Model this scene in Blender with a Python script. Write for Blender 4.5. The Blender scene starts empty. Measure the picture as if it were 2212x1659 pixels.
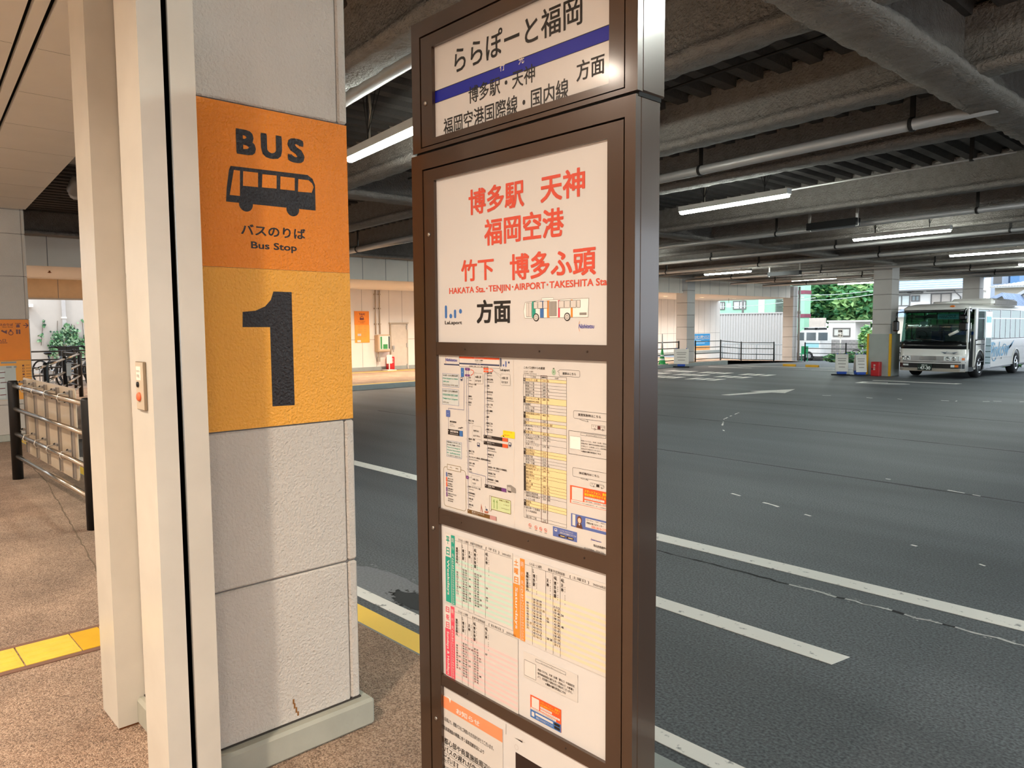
# A bus stop under a shopping-centre terminal: sign column and tiled pillar on a warm-lit
# pavement, dark beamed roof over the asphalt, a coach and houses in daylight beyond.
import bpy, bmesh, math, random
from mathutils import Vector, Matrix, Euler, noise

S = bpy.context.scene
COL = S.collection
random.seed(7)
PI = math.pi
R = math.radians

# ------------------------------------------------------------------ camera
W_PX, H_PX, F_PX = 2212, 1659, 1618.8
EYE = Vector((0, 0, 1.7))
PITCH, YAW, ROLL = 0.0776, 0.8211, -0.00662
fwd = Vector((-math.sin(YAW) * math.cos(PITCH), math.cos(YAW) * math.cos(PITCH), -math.sin(PITCH)))
rgt = Vector((math.cos(YAW), math.sin(YAW), 0))
upv = rgt.cross(fwd)
rgt, upv = math.cos(ROLL) * rgt + math.sin(ROLL) * upv, -math.sin(ROLL) * rgt + math.cos(ROLL) * upv
cam = bpy.data.cameras.new('camera')
cam.sensor_fit = 'HORIZONTAL'
cam.sensor_width = 36.0
cam.lens = 36.0 * F_PX / W_PX
cam.clip_start = 0.05
cam.clip_end = 500
camo = bpy.data.objects.new('camera', cam)
camo.matrix_world = Matrix(((rgt.x, upv.x, -fwd.x, EYE.x), (rgt.y, upv.y, -fwd.y, EYE.y), (rgt.z, upv.z, -fwd.z, EYE.z), (0, 0, 0, 1)))
COL.objects.link(camo)
S.camera = camo

# ------------------------------------------------------------------ sky, sun, exposure
wd = bpy.data.worlds.new('sky')
S.world = wd
wd.use_nodes = True
bg = wd.node_tree.nodes['Background']
bg.inputs[0].default_value = (0.80, 0.90, 1.0, 1)
bg.inputs[1].default_value = 2.1
sun = bpy.data.lights.new('sun', 'SUN')
sun.energy = 0.9
sun.angle = R(3)
sun.color = (1, 0.96, 0.9)
suno = bpy.data.objects.new('sun', sun)
suno.rotation_euler = Vector((-0.35, 0.62, -1.0)).to_track_quat('-Z', 'Y').to_euler()
suno.location = (8, -10, 30)
COL.objects.link(suno)
vs = S.view_settings
vs.view_transform = 'Standard'
vs.look = 'None'
vs.gamma = 1
vs.use_curve_mapping = False
vs.exposure = 0.55
S.cycles.max_bounces = 7
S.cycles.diffuse_bounces = 4
S.cycles.glossy_bounces = 3
S.cycles.transmission_bounces = 4
S.cycles.transparent_max_bounces = 12
S.cycles.use_denoising = True
S.cycles.sample_clamp_indirect = 6
S.cycles.caustics_reflective = False
S.cycles.caustics_refractive = False

ROAD = -0.14          # asphalt level; the pavement is z = 0
SKEW = 0.119          # beams and lamps run this many radians off the kerb line
U = Vector((-math.cos(SKEW), math.sin(SKEW), 0))

# ------------------------------------------------------------------ materials
def lin(h):
    h = h.lstrip('#')
    c = [int(h[i:i + 2], 16) / 255 for i in (0, 2, 4)]
    return tuple(v / 12.92 if v <= 0.04045 else ((v + 0.055) / 1.055) ** 2.4 for v in c) + (1,)

MATS = {}
def mat(name, col, rough=0.6, metal=0.0, var=0.06, vscale=6.0, bump=0.0, bscale=60.0, bdist=0.01, coat=0.0, detail=4.0, spec=0.5, dark=None, alpha=1.0):
    """Principled surface whose colour drifts a little with a noise and which may carry a noise bump."""
    if name in MATS: return MATS[name]
    m = bpy.data.materials.new(name)
    m.use_nodes = True
    nt = m.node_tree
    N, L = nt.nodes, nt.links
    p = N['Principled BSDF']
    c = lin(col) if isinstance(col, str) else col
    p.inputs['Roughness'].default_value = rough
    p.inputs['Metallic'].default_value = metal
    p.inputs['Coat Weight'].default_value = coat
    p.inputs['Coat Roughness'].default_value = 0.12
    p.inputs['Specular IOR Level'].default_value = spec
    p.inputs['Base Color'].default_value = c
    tc = N.new('ShaderNodeTexCoord')
    if var > 0:
        n = N.new('ShaderNodeTexNoise')
        n.inputs['Scale'].default_value = vscale
        n.inputs['Detail'].default_value = detail
        L.new(tc.outputs['Object'], n.inputs['Vector'])
        mx = N.new('ShaderNodeMix')
        mx.data_type = 'RGBA'
        d = lin(dark) if dark else tuple(v * (1 - 2 * var) for v in c[:3]) + (1,)
        b = c if dark else tuple(min(1, v * (1 + 2 * var)) for v in c[:3]) + (1,)
        mx.inputs['A'].default_value = d
        mx.inputs['B'].default_value = b
        L.new(n.outputs['Fac'], mx.inputs['Factor'])
        L.new(mx.outputs['Result'], p.inputs['Base Color'])
    if bump > 0:
        n2 = N.new('ShaderNodeTexNoise')
        n2.inputs['Scale'].default_value = bscale
        n2.inputs['Detail'].default_value = 3
        L.new(tc.outputs['Object'], n2.inputs['Vector'])
        bp = N.new('ShaderNodeBump')
        bp.inputs['Strength'].default_value = bump
        bp.inputs['Distance'].default_value = bdist
        L.new(n2.outputs['Fac'], bp.inputs['Height'])
        L.new(bp.outputs['Normal'], p.inputs['Normal'])
    MATS[name] = m
    return m

def emit(name, col, strength):
    if name in MATS: return MATS[name]
    m = bpy.data.materials.new(name)
    m.use_nodes = True
    N, L = m.node_tree.nodes, m.node_tree.links
    N.clear()
    e = N.new('ShaderNodeEmission')
    e.inputs[0].default_value = lin(col)
    e.inputs[1].default_value = strength
    o = N.new('ShaderNodeOutputMaterial')
    L.new(e.outputs[0], o.inputs[0])
    MATS[name] = m
    return m

def glass(name, tint, clear=0.75, rough=0.02):
    """Thin pane: part clear, part mirror, so what stands behind it stays visible."""
    if name in MATS: return MATS[name]
    m = bpy.data.materials.new(name)
    m.use_nodes = True
    N, L = m.node_tree.nodes, m.node_tree.links
    N.clear()
    t = N.new('ShaderNodeBsdfTransparent'); t.inputs[0].default_value = lin(tint)
    g = N.new('ShaderNodeBsdfGlossy'); g.inputs['Roughness'].default_value = rough; g.inputs[0].default_value = (0.9, 0.95, 0.95, 1)
    x = N.new('ShaderNodeMixShader'); x.inputs[0].default_value = 1 - clear
    o = N.new('ShaderNodeOutputMaterial')
    L.new(t.outputs[0], x.inputs[1]); L.new(g.outputs[0], x.inputs[2]); L.new(x.outputs[0], o.inputs[0])
    MATS[name] = m
    return m

def ink(h):
    return mat('ink_' + h.lstrip('#'), h, rough=0.35, var=0.02, vscale=20)

# ------------------------------------------------------------------ mesh builder
class MB:
    def __init__(s):
        s.v, s.f, s.m, s.mats, s.sm = [], [], [], [], []
    def mi(s, m):
        if m not in s.mats: s.mats.append(m)
        return s.mats.index(m)
    def add(s, vs, fs, m, smooth=False):
        b = len(s.v)
        s.v += [tuple(v) for v in vs]
        k = s.mi(m)
        for f in fs:
            s.f.append(tuple(i + b for i in f)); s.m.append(k); s.sm.append(smooth)
        return s
    def poly(s, pts, m):
        return s.add(pts, [tuple(range(len(pts)))], m)
    def box(s, x0, x1, y0, y1, z0, z1, m, fm=None):
        """fm: other materials for some faces, keyed -x +x -y +y -z +z"""
        x0, x1 = min(x0, x1), max(x0, x1); y0, y1 = min(y0, y1), max(y0, y1); z0, z1 = min(z0, z1), max(z0, z1)
        V = [(x0, y0, z0), (x1, y0, z0), (x1, y1, z0), (x0, y1, z0), (x0, y0, z1), (x1, y0, z1), (x1, y1, z1), (x0, y1, z1)]
        F = {'-z': (0, 3, 2, 1), '+z': (4, 5, 6, 7), '-y': (0, 1, 5, 4), '+x': (1, 2, 6, 5), '+y': (2, 3, 7, 6), '-x': (3, 0, 4, 7)}
        b = len(s.v); s.v += V
        for k, f in F.items():
            s.f.append(tuple(i + b for i in f)); s.m.append(s.mi((fm or {}).get(k, m))); s.sm.append(False)
        return s
    def cbox(s, x0, x1, y0, y1, z0, z1, c, m, fm=None):
        """box whose edges are chamfered by c"""
        x0, x1 = min(x0, x1), max(x0, x1); y0, y1 = min(y0, y1), max(y0, y1); z0, z1 = min(z0, z1), max(z0, z1)
        bm = bmesh.new()
        bmesh.ops.create_cube(bm, size=1)
        for v in bm.verts:
            v.co = Vector((x0 if v.co.x < 0 else x1, y0 if v.co.y < 0 else y1, z0 if v.co.z < 0 else z1))
        bmesh.ops.bevel(bm, geom=bm.edges[:], offset=c, segments=1, affect='EDGES')
        bm.normal_update()
        b = len(s.v)
        bm.verts.index_update()
        s.v += [tuple(v.co) for v in bm.verts]
        for f in bm.faces:
            key = None
            n = f.normal
            for k, d in (('-x', (-1, 0, 0)), ('+x', (1, 0, 0)), ('-y', (0, -1, 0)), ('+y', (0, 1, 0)), ('-z', (0, 0, -1)), ('+z', (0, 0, 1))):
                if n.dot(Vector(d)) > 0.99: key = k
            s.f.append(tuple(v.index + b for v in f.verts)); s.m.append(s.mi((fm or {}).get(key, m))); s.sm.append(False)
        bm.free()
        return s
    def obox(s, c, ax, hx, hy, hz, m):
        """box about c with half sizes along the three axes ax"""
        c = Vector(c); a, b, d = (Vector(v) for v in ax)
        V = [c + a * (i * hx) + b * (j * hy) + d * (k * hz) for k in (-1, 1) for j in (-1, 1) for i in (-1, 1)]
        return s.add(V, [(0, 2, 3, 1), (4, 5, 7, 6), (0, 1, 5, 4), (1, 3, 7, 5), (3, 2, 6, 7), (2, 0, 4, 6)], m)
    def bar(s, p0, p1, w, h, m):
        p0, p1 = Vector(p0), Vector(p1)
        d = (p1 - p0); L_ = d.length; d.normalize()
        side = d.cross(Vector((0, 0, 1)))
        if side.length < 1e-4: side = Vector((1, 0, 0))
        side.normalize()
        return s.obox((p0 + p1) / 2, (d, side, side.cross(d)), L_ / 2, w / 2, h / 2, m)
    def tube(s, p0, p1, r, m, n=12, r1=None, caps=True):
        p0, p1 = Vector(p0), Vector(p1)
        d = (p1 - p0).normalized()
        a = d.orthogonal().normalized(); b = d.cross(a)
        r1 = r if r1 is None else r1
        V, F = [], []
        for p, q in ((p0, r), (p1, r1)):
            for i in range(n):
                t = 2 * PI * i / n
                V.append(p + (a * math.cos(t) + b * math.sin(t)) * q)
        for i in range(n):
            j = (i + 1) % n
            F.append((i, j, n + j, n + i))
        s.add(V, F, m, True)
        if caps:
            s.add(V[:n], [tuple(range(n - 1, -1, -1))], m); s.add(V[n:], [tuple(range(n))], m)
        return s
    def path(s, pts, r, m, n=8, closed=False):
        pts = [Vector(p) for p in pts]
        V, F = [], []
        k = len(pts)
        up = None
        for i, p in enumerate(pts):
            if closed: d = pts[(i + 1) % k] - pts[i - 1]
            else: d = pts[min(i + 1, k - 1)] - pts[max(i - 1, 0)]
            d.normalize()
            if up is None: up = d.orthogonal().normalized()
            a = (up - d * up.dot(d)).normalized(); up = a
            b = d.cross(a)
            for j in range(n):
                t = 2 * PI * j / n
                V.append(p + (a * math.cos(t) + b * math.sin(t)) * r)
        for i in range(k if closed else k - 1):
            i2 = (i + 1) % k
            for j in range(n):
                j2 = (j + 1) % n
                F.append((i * n + j, i * n + j2, i2 * n + j2, i2 * n + j))
        s.add(V, F, m, True)
        if not closed:
            s.add(V[:n], [tuple(range(n - 1, -1, -1))], m); s.add(V[-n:], [tuple(range(n))], m)
        return s
    def prism(s, prof, p0, p1, ea, eb, m, smooth=False, caps=True):
        """2-D profile (a,b) swept straight from p0 to p1"""
        p0, p1, ea, eb = Vector(p0), Vector(p1), Vector(ea), Vector(eb)
        n = len(prof)
        V = [p + ea * a + eb * b for p in (p0, p1) for a, b in prof]
        s.add(V, [(i, (i + 1) % n, n + (i + 1) % n, n + i) for i in range(n)], m, smooth)
        if caps:
            s.add(V[:n], [tuple(range(n - 1, -1, -1))], m); s.add(V[n:], [tuple(range(n))], m)
        return s
    def lathe(s, prof, c, m, axis=(0, 0, 1), n=20, smooth=True):
        c = Vector(c); d = Vector(axis).normalized(); a = d.orthogonal().normalized(); b = d.cross(a)
        V, F = [], []
        for r, h in prof:
            for i in range(n):
                t = 2 * PI * i / n
                V.append(c + d * h + (a * math.cos(t) + b * math.sin(t)) * r)
        for k in range(len(prof) - 1):
            for i in range(n):
                j = (i + 1) % n
                F.append((k * n + i, k * n + j, (k + 1) * n + j, (k + 1) * n + i))
        return s.add(V, F, m, smooth)
    def ball(s, c, r, m, n=12, k=8, sx=1, sy=1, sz=1):
        c = Vector(c)
        V, F = [], []
        for i in range(k + 1):
            t = PI * i / k
            for j in range(n):
                q = 2 * PI * j / n
                V.append(c + Vector((r * sx * math.sin(t) * math.cos(q), r * sy * math.sin(t) * math.sin(q), r * sz * math.cos(t))))
        for i in range(k):
            for j in range(n):
                F.append((i * n + j, (i + 1) * n + j, (i + 1) * n + (j + 1) % n, i * n + (j + 1) % n))
        return s.add(V, F, m, True)
    def build(s, name, parent=None, base=None, fix=True):
        """one mesh object; a top-level one gets its origin at the middle of its foot"""
        me = bpy.data.meshes.new(name)
        if base is None and parent is None and s.v:
            xs, ys, zs = zip(*s.v)
            base = ((min(xs) + max(xs)) / 2, (min(ys) + max(ys)) / 2, min(zs))
        o_ = Vector(base) if base is not None else Vector((0, 0, 0))
        me.from_pydata([tuple(Vector(v) - o_) for v in s.v], [], s.f)
        for m in s.mats: me.materials.append(m)
        me.polygons.foreach_set('material_index', s.m)
        me.polygons.foreach_set('use_smooth', s.sm)
        if fix:
            bm = bmesh.new(); bm.from_mesh(me)
            bmesh.ops.remove_doubles(bm, verts=bm.verts[:], dist=1e-6) if len(bm.verts) < 4000 else None
            bmesh.ops.recalc_face_normals(bm, faces=bm.faces[:]) if len(bm.faces) < 20000 else None
            bm.to_mesh(me); bm.free()
        me.update()
        o = bpy.data.objects.new(name, me)
        COL.objects.link(o)
        if parent is None:
            o.location = o_
        else:
            put(o, parent, o_)
        return o

LOCALS = set()
def put(o, parent, off=Vector((0, 0, 0))):
    """parent o, whose mesh is given in scene coordinates (or local ones where the parent is flagged so)"""
    o.parent = parent
    root = parent
    while root.parent: root = root.parent
    if root.name in LOCALS or parent is not root:
        o.location = off
    else:
        o.location = off - Vector(root.location)

def tag(o, label, cat, group=None, kind=None):
    o['label'] = label; o['category'] = cat
    if group: o['group'] = group
    if kind: o['kind'] = kind
    return o

def struct(o, label=None, cat=None):
    o['kind'] = 'structure'
    if label: o['label'] = label
    if cat: o['category'] = cat
    return o


def thing(name, label, cat, loc, group=None, rot=0.0, local=False):
    o = bpy.data.objects.new(name, None)
    o.empty_display_size = 0.1
    COL.objects.link(o)
    o.location = loc
    o.rotation_euler = (0, 0, rot)
    if local: LOCALS.add(o.name)
    return tag(o, label, cat, group)

def copy_thing(o, loc=None, rot=None, label=None, group=None):
    def rec(q, par):
        c = q.copy(); COL.objects.link(c)
        if par is not None: c.parent = par
        for ch in list(q.children): rec(ch, c)
        return c
    c = rec(o, None)
    if loc is not None: c.location = loc
    if rot is not None: c.rotation_euler = (0, 0, rot)
    if label: c['label'] = label
    if group: c['group'] = group
    return c

# ------------------------------------------------------------------ flat graphics on a face
_TXT = {}
def text_mesh(s, off):
    k = (s, off)
    if k not in _TXT:
        cu = bpy.data.curves.new('lettering', 'FONT')
        cu.body = s; cu.size = 1; cu.offset = off; cu.resolution_u = 3
        o = bpy.data.objects.new('lettering', cu)
        me = bpy.data.meshes.new_from_object(o)
        V = [(v.co.x, v.co.y) for v in me.vertices]
        F = [tuple(p.vertices) for p in me.polygons]
        bpy.data.objects.remove(o); bpy.data.curves.remove(cu); bpy.data.meshes.remove(me)
        _TXT[k] = (V, F)
    return _TXT[k]

class Sheet:
    """draws on the plane P = o + eu*u + ev*v, each layer a hair's breadth above the last"""
    def __init__(s, o, eu, ev, lift=0.00025, mb=None):
        s.o, s.eu, s.ev = Vector(o), Vector(eu), Vector(ev)
        s.n = s.eu.cross(s.ev); s.lift = lift; s.mb = mb or MB()
    def P(s, u, v, k=0): return s.o + s.eu * u + s.ev * v + s.n * (k * s.lift)
    def rect(s, u0, v0, u1, v1, m, k=1):
        if u0 > u1: u0, u1 = u1, u0
        if v0 > v1: v0, v1 = v1, v0
        s.mb.poly([s.P(u0, v0, k), s.P(u1, v0, k), s.P(u1, v1, k), s.P(u0, v1, k)], m); return s
    def poly(s, pts, m, k=1):
        s.mb.poly([s.P(u, v, k) for u, v in pts], m); return s
    def line(s, u0, v0, u1, v1, w, m, k=2):
        d = Vector((u1 - u0, v1 - v0)); d.normalize(); n = Vector((-d.y, d.x)) * (w / 2)
        return s.poly([(u0 - n.x, v0 - n.y), (u1 - n.x, v1 - n.y), (u1 + n.x, v1 + n.y), (u0 + n.x, v0 + n.y)], m, k)
    def pline(s, pts, w, m, k=2, closed=False):
        n = len(pts)
        for i in range(n if closed else n - 1):
            a, b = pts[i], pts[(i + 1) % n]
            s.line(a[0], a[1], b[0], b[1], w, m, k)
        return s
    def frame(s, u0, v0, u1, v1, w, m, k=2):
        return s.pline([(u0, v0), (u1, v0), (u1, v1), (u0, v1)], w, m, k, True)
    def round(s, u0, v0, u1, v1, r):
        if u0 > u1: u0, u1 = u1, u0
        if v0 > v1: v0, v1 = v1, v0
        pts = []
        for cx_, cy_, a in ((u1 - r, v1 - r, 0), (u0 + r, v1 - r, 90), (u0 + r, v0 + r, 180), (u1 - r, v0 + r, 270)):
            for i in range(5):
                t = R(a + i * 22.5); pts.append((cx_ + r * math.cos(t), cy_ + r * math.sin(t)))
        return pts
    def disc(s, u, v, r, m, k=2, n=20, ry=None):
        ry = r if ry is None else ry
        return s.poly([(u + r * math.cos(2 * PI * i / n), v + ry * math.sin(2 * PI * i / n)) for i in range(n)], m, k)
    def ring(s, u, v, r, w, m, k=2, n=20, ry=None):
        ry = r if ry is None else ry
        return s.pline([(u + r * math.cos(2 * PI * i / n), v + ry * math.sin(2 * PI * i / n)) for i in range(n)], w, m, k, True)
    def text(s, t, u0, v0, u1, v1, m, k=3, off=0.0, rot=0, shear=0.0):
        """fits the lettering into the box (u0,v0)-(u1,v1); rot=-90 reads downwards"""
        if u0 > u1: u0, u1 = u1, u0
        if v0 > v1: v0, v1 = v1, v0
        d = off * 0.85
        V, F = text_mesh(t, 0.0)
        if not V: return s
        V = [(x + shear * y, y) for x, y in V]
        if rot == -90: V = [(y, -x) for x, y in V]
        if rot == 90: V = [(-y, x) for x, y in V]
        xs = [a for a, b in V]; ys = [b for a, b in V]
        ax, bx, ay, by = min(xs) - d, max(xs) + d, min(ys) - d, max(ys) + d
        sx = (u1 - u0) / max(bx - ax, 1e-6); sy = (v1 - v0) / max(by - ay, 1e-6)
        for i, (p, q) in enumerate(((0, 0), (d, d), (-d, -d), (d, -d), (-d, d), (d * 1.2, 0), (-d * 1.2, 0), (0, d), (0, -d)) if d > 0 else ((0, 0),)):
            s.mb.add([s.P(u0 + (a - ax + p) * sx, v0 + (b - ay + q) * sy, k + 0.08 * i) for a, b in V], F, m)
        return s
    def htext(s, t, u, v, h, m, k=3, off=0.0, sx=1.0, centre=False):
        """lettering h tall, starting at (u, v)"""
        V, F = text_mesh(t, 0.0)
        if not V: return s
        xs = [a for a, b in V]
        ax, bx = min(xs), max(xs)
        q = (ax + bx) / 2 if centre else ax
        for i, e in enumerate((off, -off) if off else (0.0,)):
            s.mb.add([s.P(u + (a - q + e) * h * sx, v + (b + e) * h, k + 0.12 * i) for a, b in V], F, m)
        return s

# ================================================================== surfaces
def asphalt_mat():
    m = bpy.data.materials.new('asphalt'); m.use_nodes = True
    N, L = m.node_tree.nodes, m.node_tree.links
    p = N['Principled BSDF']
    tc = N.new('ShaderNodeTexCoord')
    def nz(scale, det, vec=None):
        n = N.new('ShaderNodeTexNoise'); n.inputs['Scale'].default_value = scale; n.inputs['Detail'].default_value = det
        L.new(vec or tc.outputs['Object'], n.inputs['Vector']); return n
    mp = N.new('ShaderNodeMapping'); mp.inputs['Scale'].default_value = (0.16, 1.0, 1.0); mp.inputs['Rotation'].default_value = (0, 0, 0.03)
    L.new(tc.outputs['Object'], mp.inputs['Vector'])
    big = nz(0.9, 5, mp.outputs['Vector'])
    r1 = N.new('ShaderNodeValToRGB')
    r1.color_ramp.elements[0].position = 0.3; r1.color_ramp.elements[0].color = lin('42464a')
    r1.color_ramp.elements[1].position = 0.75; r1.color_ramp.elements[1].color = lin('62676b')
    L.new(big.outputs['Fac'], r1.inputs[0])
    sp = nz(70, 4)
    r2 = N.new('ShaderNodeValToRGB')
    r2.color_ramp.elements[0].position = 0.34; r2.color_ramp.elements[0].color = (0.35, 0.35, 0.36, 1)
    r2.color_ramp.elements[1].position = 0.7; r2.color_ramp.elements[1].color = (1.5, 1.5, 1.48, 1)
    L.new(sp.outputs['Fac'], r2.inputs[0])
    mx = N.new('ShaderNodeMix'); mx.data_type = 'RGBA'; mx.blend_type = 'MULTIPLY'; mx.inputs['Factor'].default_value = 1
    L.new(r1.outputs[0], mx.inputs['A']); L.new(r2.outputs[0], mx.inputs['B'])
    L.new(mx.outputs['Result'], p.inputs['Base Color'])
    p.inputs['Roughness'].default_value = 0.62
    b = N.new('ShaderNodeBump'); b.inputs['Strength'].default_value = 0.5; b.inputs['Distance'].default_value = 0.004
    L.new(sp.outputs['Fac'], b.inputs['Height']); L.new(b.outputs['Normal'], p.inputs['Normal'])
    MATS['asphalt'] = m
    return m

def pavement_mat():
    m = bpy.data.materials.new('washed_aggregate'); m.use_nodes = True
    N, L = m.node_tree.nodes, m.node_tree.links
    p = N['Principled BSDF']
    tc = N.new('ShaderNodeTexCoord')
    v = N.new('ShaderNodeTexVoronoi'); v.inputs['Scale'].default_value = 170
    L.new(tc.outputs['Object'], v.inputs['Vector'])
    r1 = N.new('ShaderNodeValToRGB')
    e = r1.color_ramp.elements
    e[0].position = 0.05; e[0].color = lin('7a6351'); e[1].position = 0.95; e[1].color = lin('c8ae96')
    k = e.new(0.45); k.color = lin('a98c75')
    sx = N.new('ShaderNodeSeparateColor'); L.new(v.outputs['Color'], sx.inputs[0])
    L.new(sx.outputs[0], r1.inputs[0])
    n = N.new('ShaderNodeTexNoise'); n.inputs['Scale'].default_value = 1.6; n.inputs['Detail'].default_value = 6; n.inputs['Roughness'].default_value = 0.65
    L.new(tc.outputs['Object'], n.inputs['Vector'])
    r2 = N.new('ShaderNodeValToRGB')
    r2.color_ramp.elements[0].position = 0.32; r2.color_ramp.elements[0].color = (0.62, 0.6, 0.58, 1)
    r2.color_ramp.elements[1].position = 0.68; r2.color_ramp.elements[1].color = (1.1, 1.08, 1.05, 1)
    L.new(n.outputs['Fac'], r2.inputs[0])
    mx = N.new('ShaderNodeMix'); mx.data_type = 'RGBA'; mx.blend_type = 'MULTIPLY'; mx.inputs['Factor'].default_value = 1
    L.new(r1.outputs[0], mx.inputs['A']); L.new(r2.outputs[0], mx.inputs['B'])
    L.new(mx.outputs['Result'], p.inputs['Base Color'])
    p.inputs['Roughness'].default_value = 0.72
    b = N.new('ShaderNodeBump'); b.inputs['Strength'].default_value = 0.9; b.inputs['Distance'].default_value = 0.006; b.invert = True
    L.new(v.outputs['Distance'], b.inputs['Height']); L.new(b.outputs['Normal'], p.inputs['Normal'])
    MATS['washed_aggregate'] = m
    return m

def ribbed_paint(name, base, worn, thr=0.36, scale=14):
    """road paint with worn-through patches"""
    m = bpy.data.materials.new(name); m.use_nodes = True
    N, L = m.node_tree.nodes, m.node_tree.links
    p = N['Principled BSDF']; p.inputs['Roughness'].default_value = 0.6
    tc = N.new('ShaderNodeTexCoord')
    n = N.new('ShaderNodeTexNoise'); n.inputs['Scale'].default_value = scale; n.inputs['Detail'].default_value = 8; n.inputs['Roughness'].default_value = 0.6
    L.new(tc.outputs['Object'], n.inputs['Vector'])
    r = N.new('ShaderNodeValToRGB')
    r.color_ramp.elements[0].position = thr - 0.03; r.color_ramp.elements[0].color = lin(worn)
    r.color_ramp.elements[1].position = thr + 0.04; r.color_ramp.elements[1].color = lin(base)
    L.new(n.outputs['Fac'], r.inputs[0]); L.new(r.outputs[0], p.inputs['Base Color'])
    MATS[name] = m
    return m

ASPH = asphalt_mat()
PAVE = pavement_mat()
WPAINT = ribbed_paint('white_road_paint', 'e6e3dc', '92918e')
YPAINT = ribbed_paint('yellow_kerb_paint', 'f6cc48', 'c9a94a', 0.3)
CONC = mat('kerb_concrete', '9aa09c', 0.8, bump=0.3, bscale=90, bdist=0.003)
SPRAY = mat('sprayed_fireproofing', '8f8881', 0.95, var=0.16, vscale=9, bump=1.0, bscale=34, bdist=0.03, detail=8)
DECKM = mat('ribbed_steel_deck', '57524f', 0.9, var=0.14, vscale=5, bump=0.5, bscale=30, bdist=0.02)
SOFFM = mat('soffit_board', 'f1ece3', 0.75, var=0.02, vscale=3)
VOID = mat('dark_void', '0c0b0a', 0.95, var=0)
TILE = mat('stucco_tile', 'cbc1b5', 0.75, var=0.05, vscale=4, bump=0.9, bscale=95, bdist=0.008)
SEAM = mat('tile_seam', '7e7873', 0.85)
STEELW = mat('painted_steel_post', 'cbc6b9', 0.35, var=0.07, vscale=5, detail=8)
PANELW = mat('far_wall_panel', 'e6e0d8', 0.7, var=0.03, vscale=2)
FASC = mat('far_fascia_panel', 'e4d9cb', 0.65, var=0.03, vscale=2)
GROOVE = mat('panel_joint', '8d8780', 0.8)

# ------------------------------------------------------------------ ground
def road_z(y):
    pts = [(-60, ROAD), (29, ROAD), (39, -0.33), (46, -0.66), (52, -0.75), (140, -0.75)]
    for (a, za), (b, zb) in zip(pts, pts[1:]):
        if a <= y <= b: return za + (zb - za) * (y - a) / (b - a)
    return -0.75
g = MB()
ys = [2.36, 8, 16, 24, 29, 34, 39, 46, 52, 140]
for a, b in zip(ys, ys[1:]):
    g.poly([(-90, a, road_z(a)), (60, a, road_z(a)), (60, b, road_z(b)), (-90, b, road_z(b))], ASPH)
struct(g.build('road', base=(0, 0, ROAD)), 'dark grey asphalt of the bus terminal', 'road')

g = MB()   # near pavement, its bay to the left, and the far pavement past the fascia
g.box(-14.0, 14, -7, 2.205, -0.4, 0, PAVE)
g.box(-40, -14.0, -7, 5.2, -0.4, 0, PAVE)
g.box(-40, -19.05, 5.2, 31.5, -0.4, 0, PAVE)
g.poly([(-40, 31.5, 0), (-19.05, 31.5, 0), (-18.6, 39, road_z(39) + 0.02), (-40, 40.5, road_z(40.5) + 0.02)], PAVE)
struct(g.build('pavement', base=(0, 0, 0)), 'brown washed-aggregate pavement', 'pavement')

def kerb(name, x0, x1, top, label):
    k = MB()
    k.cbox(x0, x1, 2.205, 2.365, -0.3, 0.004, 0.008, CONC, {'+z': top})
    struct(k.build(name), label, 'kerb')
kerb('kerb', -13.9, -1.72, YPAINT, 'kerb stone with a yellow painted top')
kerb('kerb', -1.72, 14, CONC, 'bare grey kerb stone')
k = MB()
k.box(-19.05, -18.9, 5.2, 31.5, -0.3, 0.003, CONC, {'+z': CONC})
k.box(-19.2, -19.06, 8, 24, 0.001, 0.006, YPAINT)
k.box(-24.2, -24.05, 12, 20, 0.001, 0.006, YPAINT)
struct(k.build('kerb'), 'grey kerb along the far pavement', 'kerb')

# road markings: each stripe a thin painted film
def film(name, pts, label, m=None, z=None, cat='road marking', h=0.004, group=None):
    q = MB()
    P0 = [(x, y, (road_z(y) if z is None else z) + 0.0005) for x, y in pts]
    P1 = [(x, y, (road_z(y) if z is None else z) + h) for x, y in pts]
    n = len(pts)
    m = m or WPAINT
    q.add(P0 + P1, [tuple(range(n - 1, -1, -1)), tuple(range(n, 2 * n))] + [(i, (i + 1) % n, n + (i + 1) % n, n + i) for i in range(n)], m)
    o = q.build(name)
    return tag(o, label, cat, group)
film('road_line', [(-12, 2.63), (6, 2.63), (6, 2.73), (-12, 2.73)], 'white line painted along the foot of the kerb')
film('road_line', [(-4.4, 3.95), (-1.70, 3.93), (-1.67, 4.09), (-4.4, 4.09)], 'short white line ending on the asphalt right of the sign column')
film('road_line', [(-12.5, 5.19), (6, 5.19), (6, 5.37), (-12.5, 5.37)], 'long white lane line, second beyond the kerb')
cr = MB()
random.seed(3)
CRK = mat('crack_filler', 'b9b9b6', 0.7, var=0.3, vscale=40)
CRKD = mat('open_crack', '151515', 0.9)
px, py = -3.6, 4.96
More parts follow.
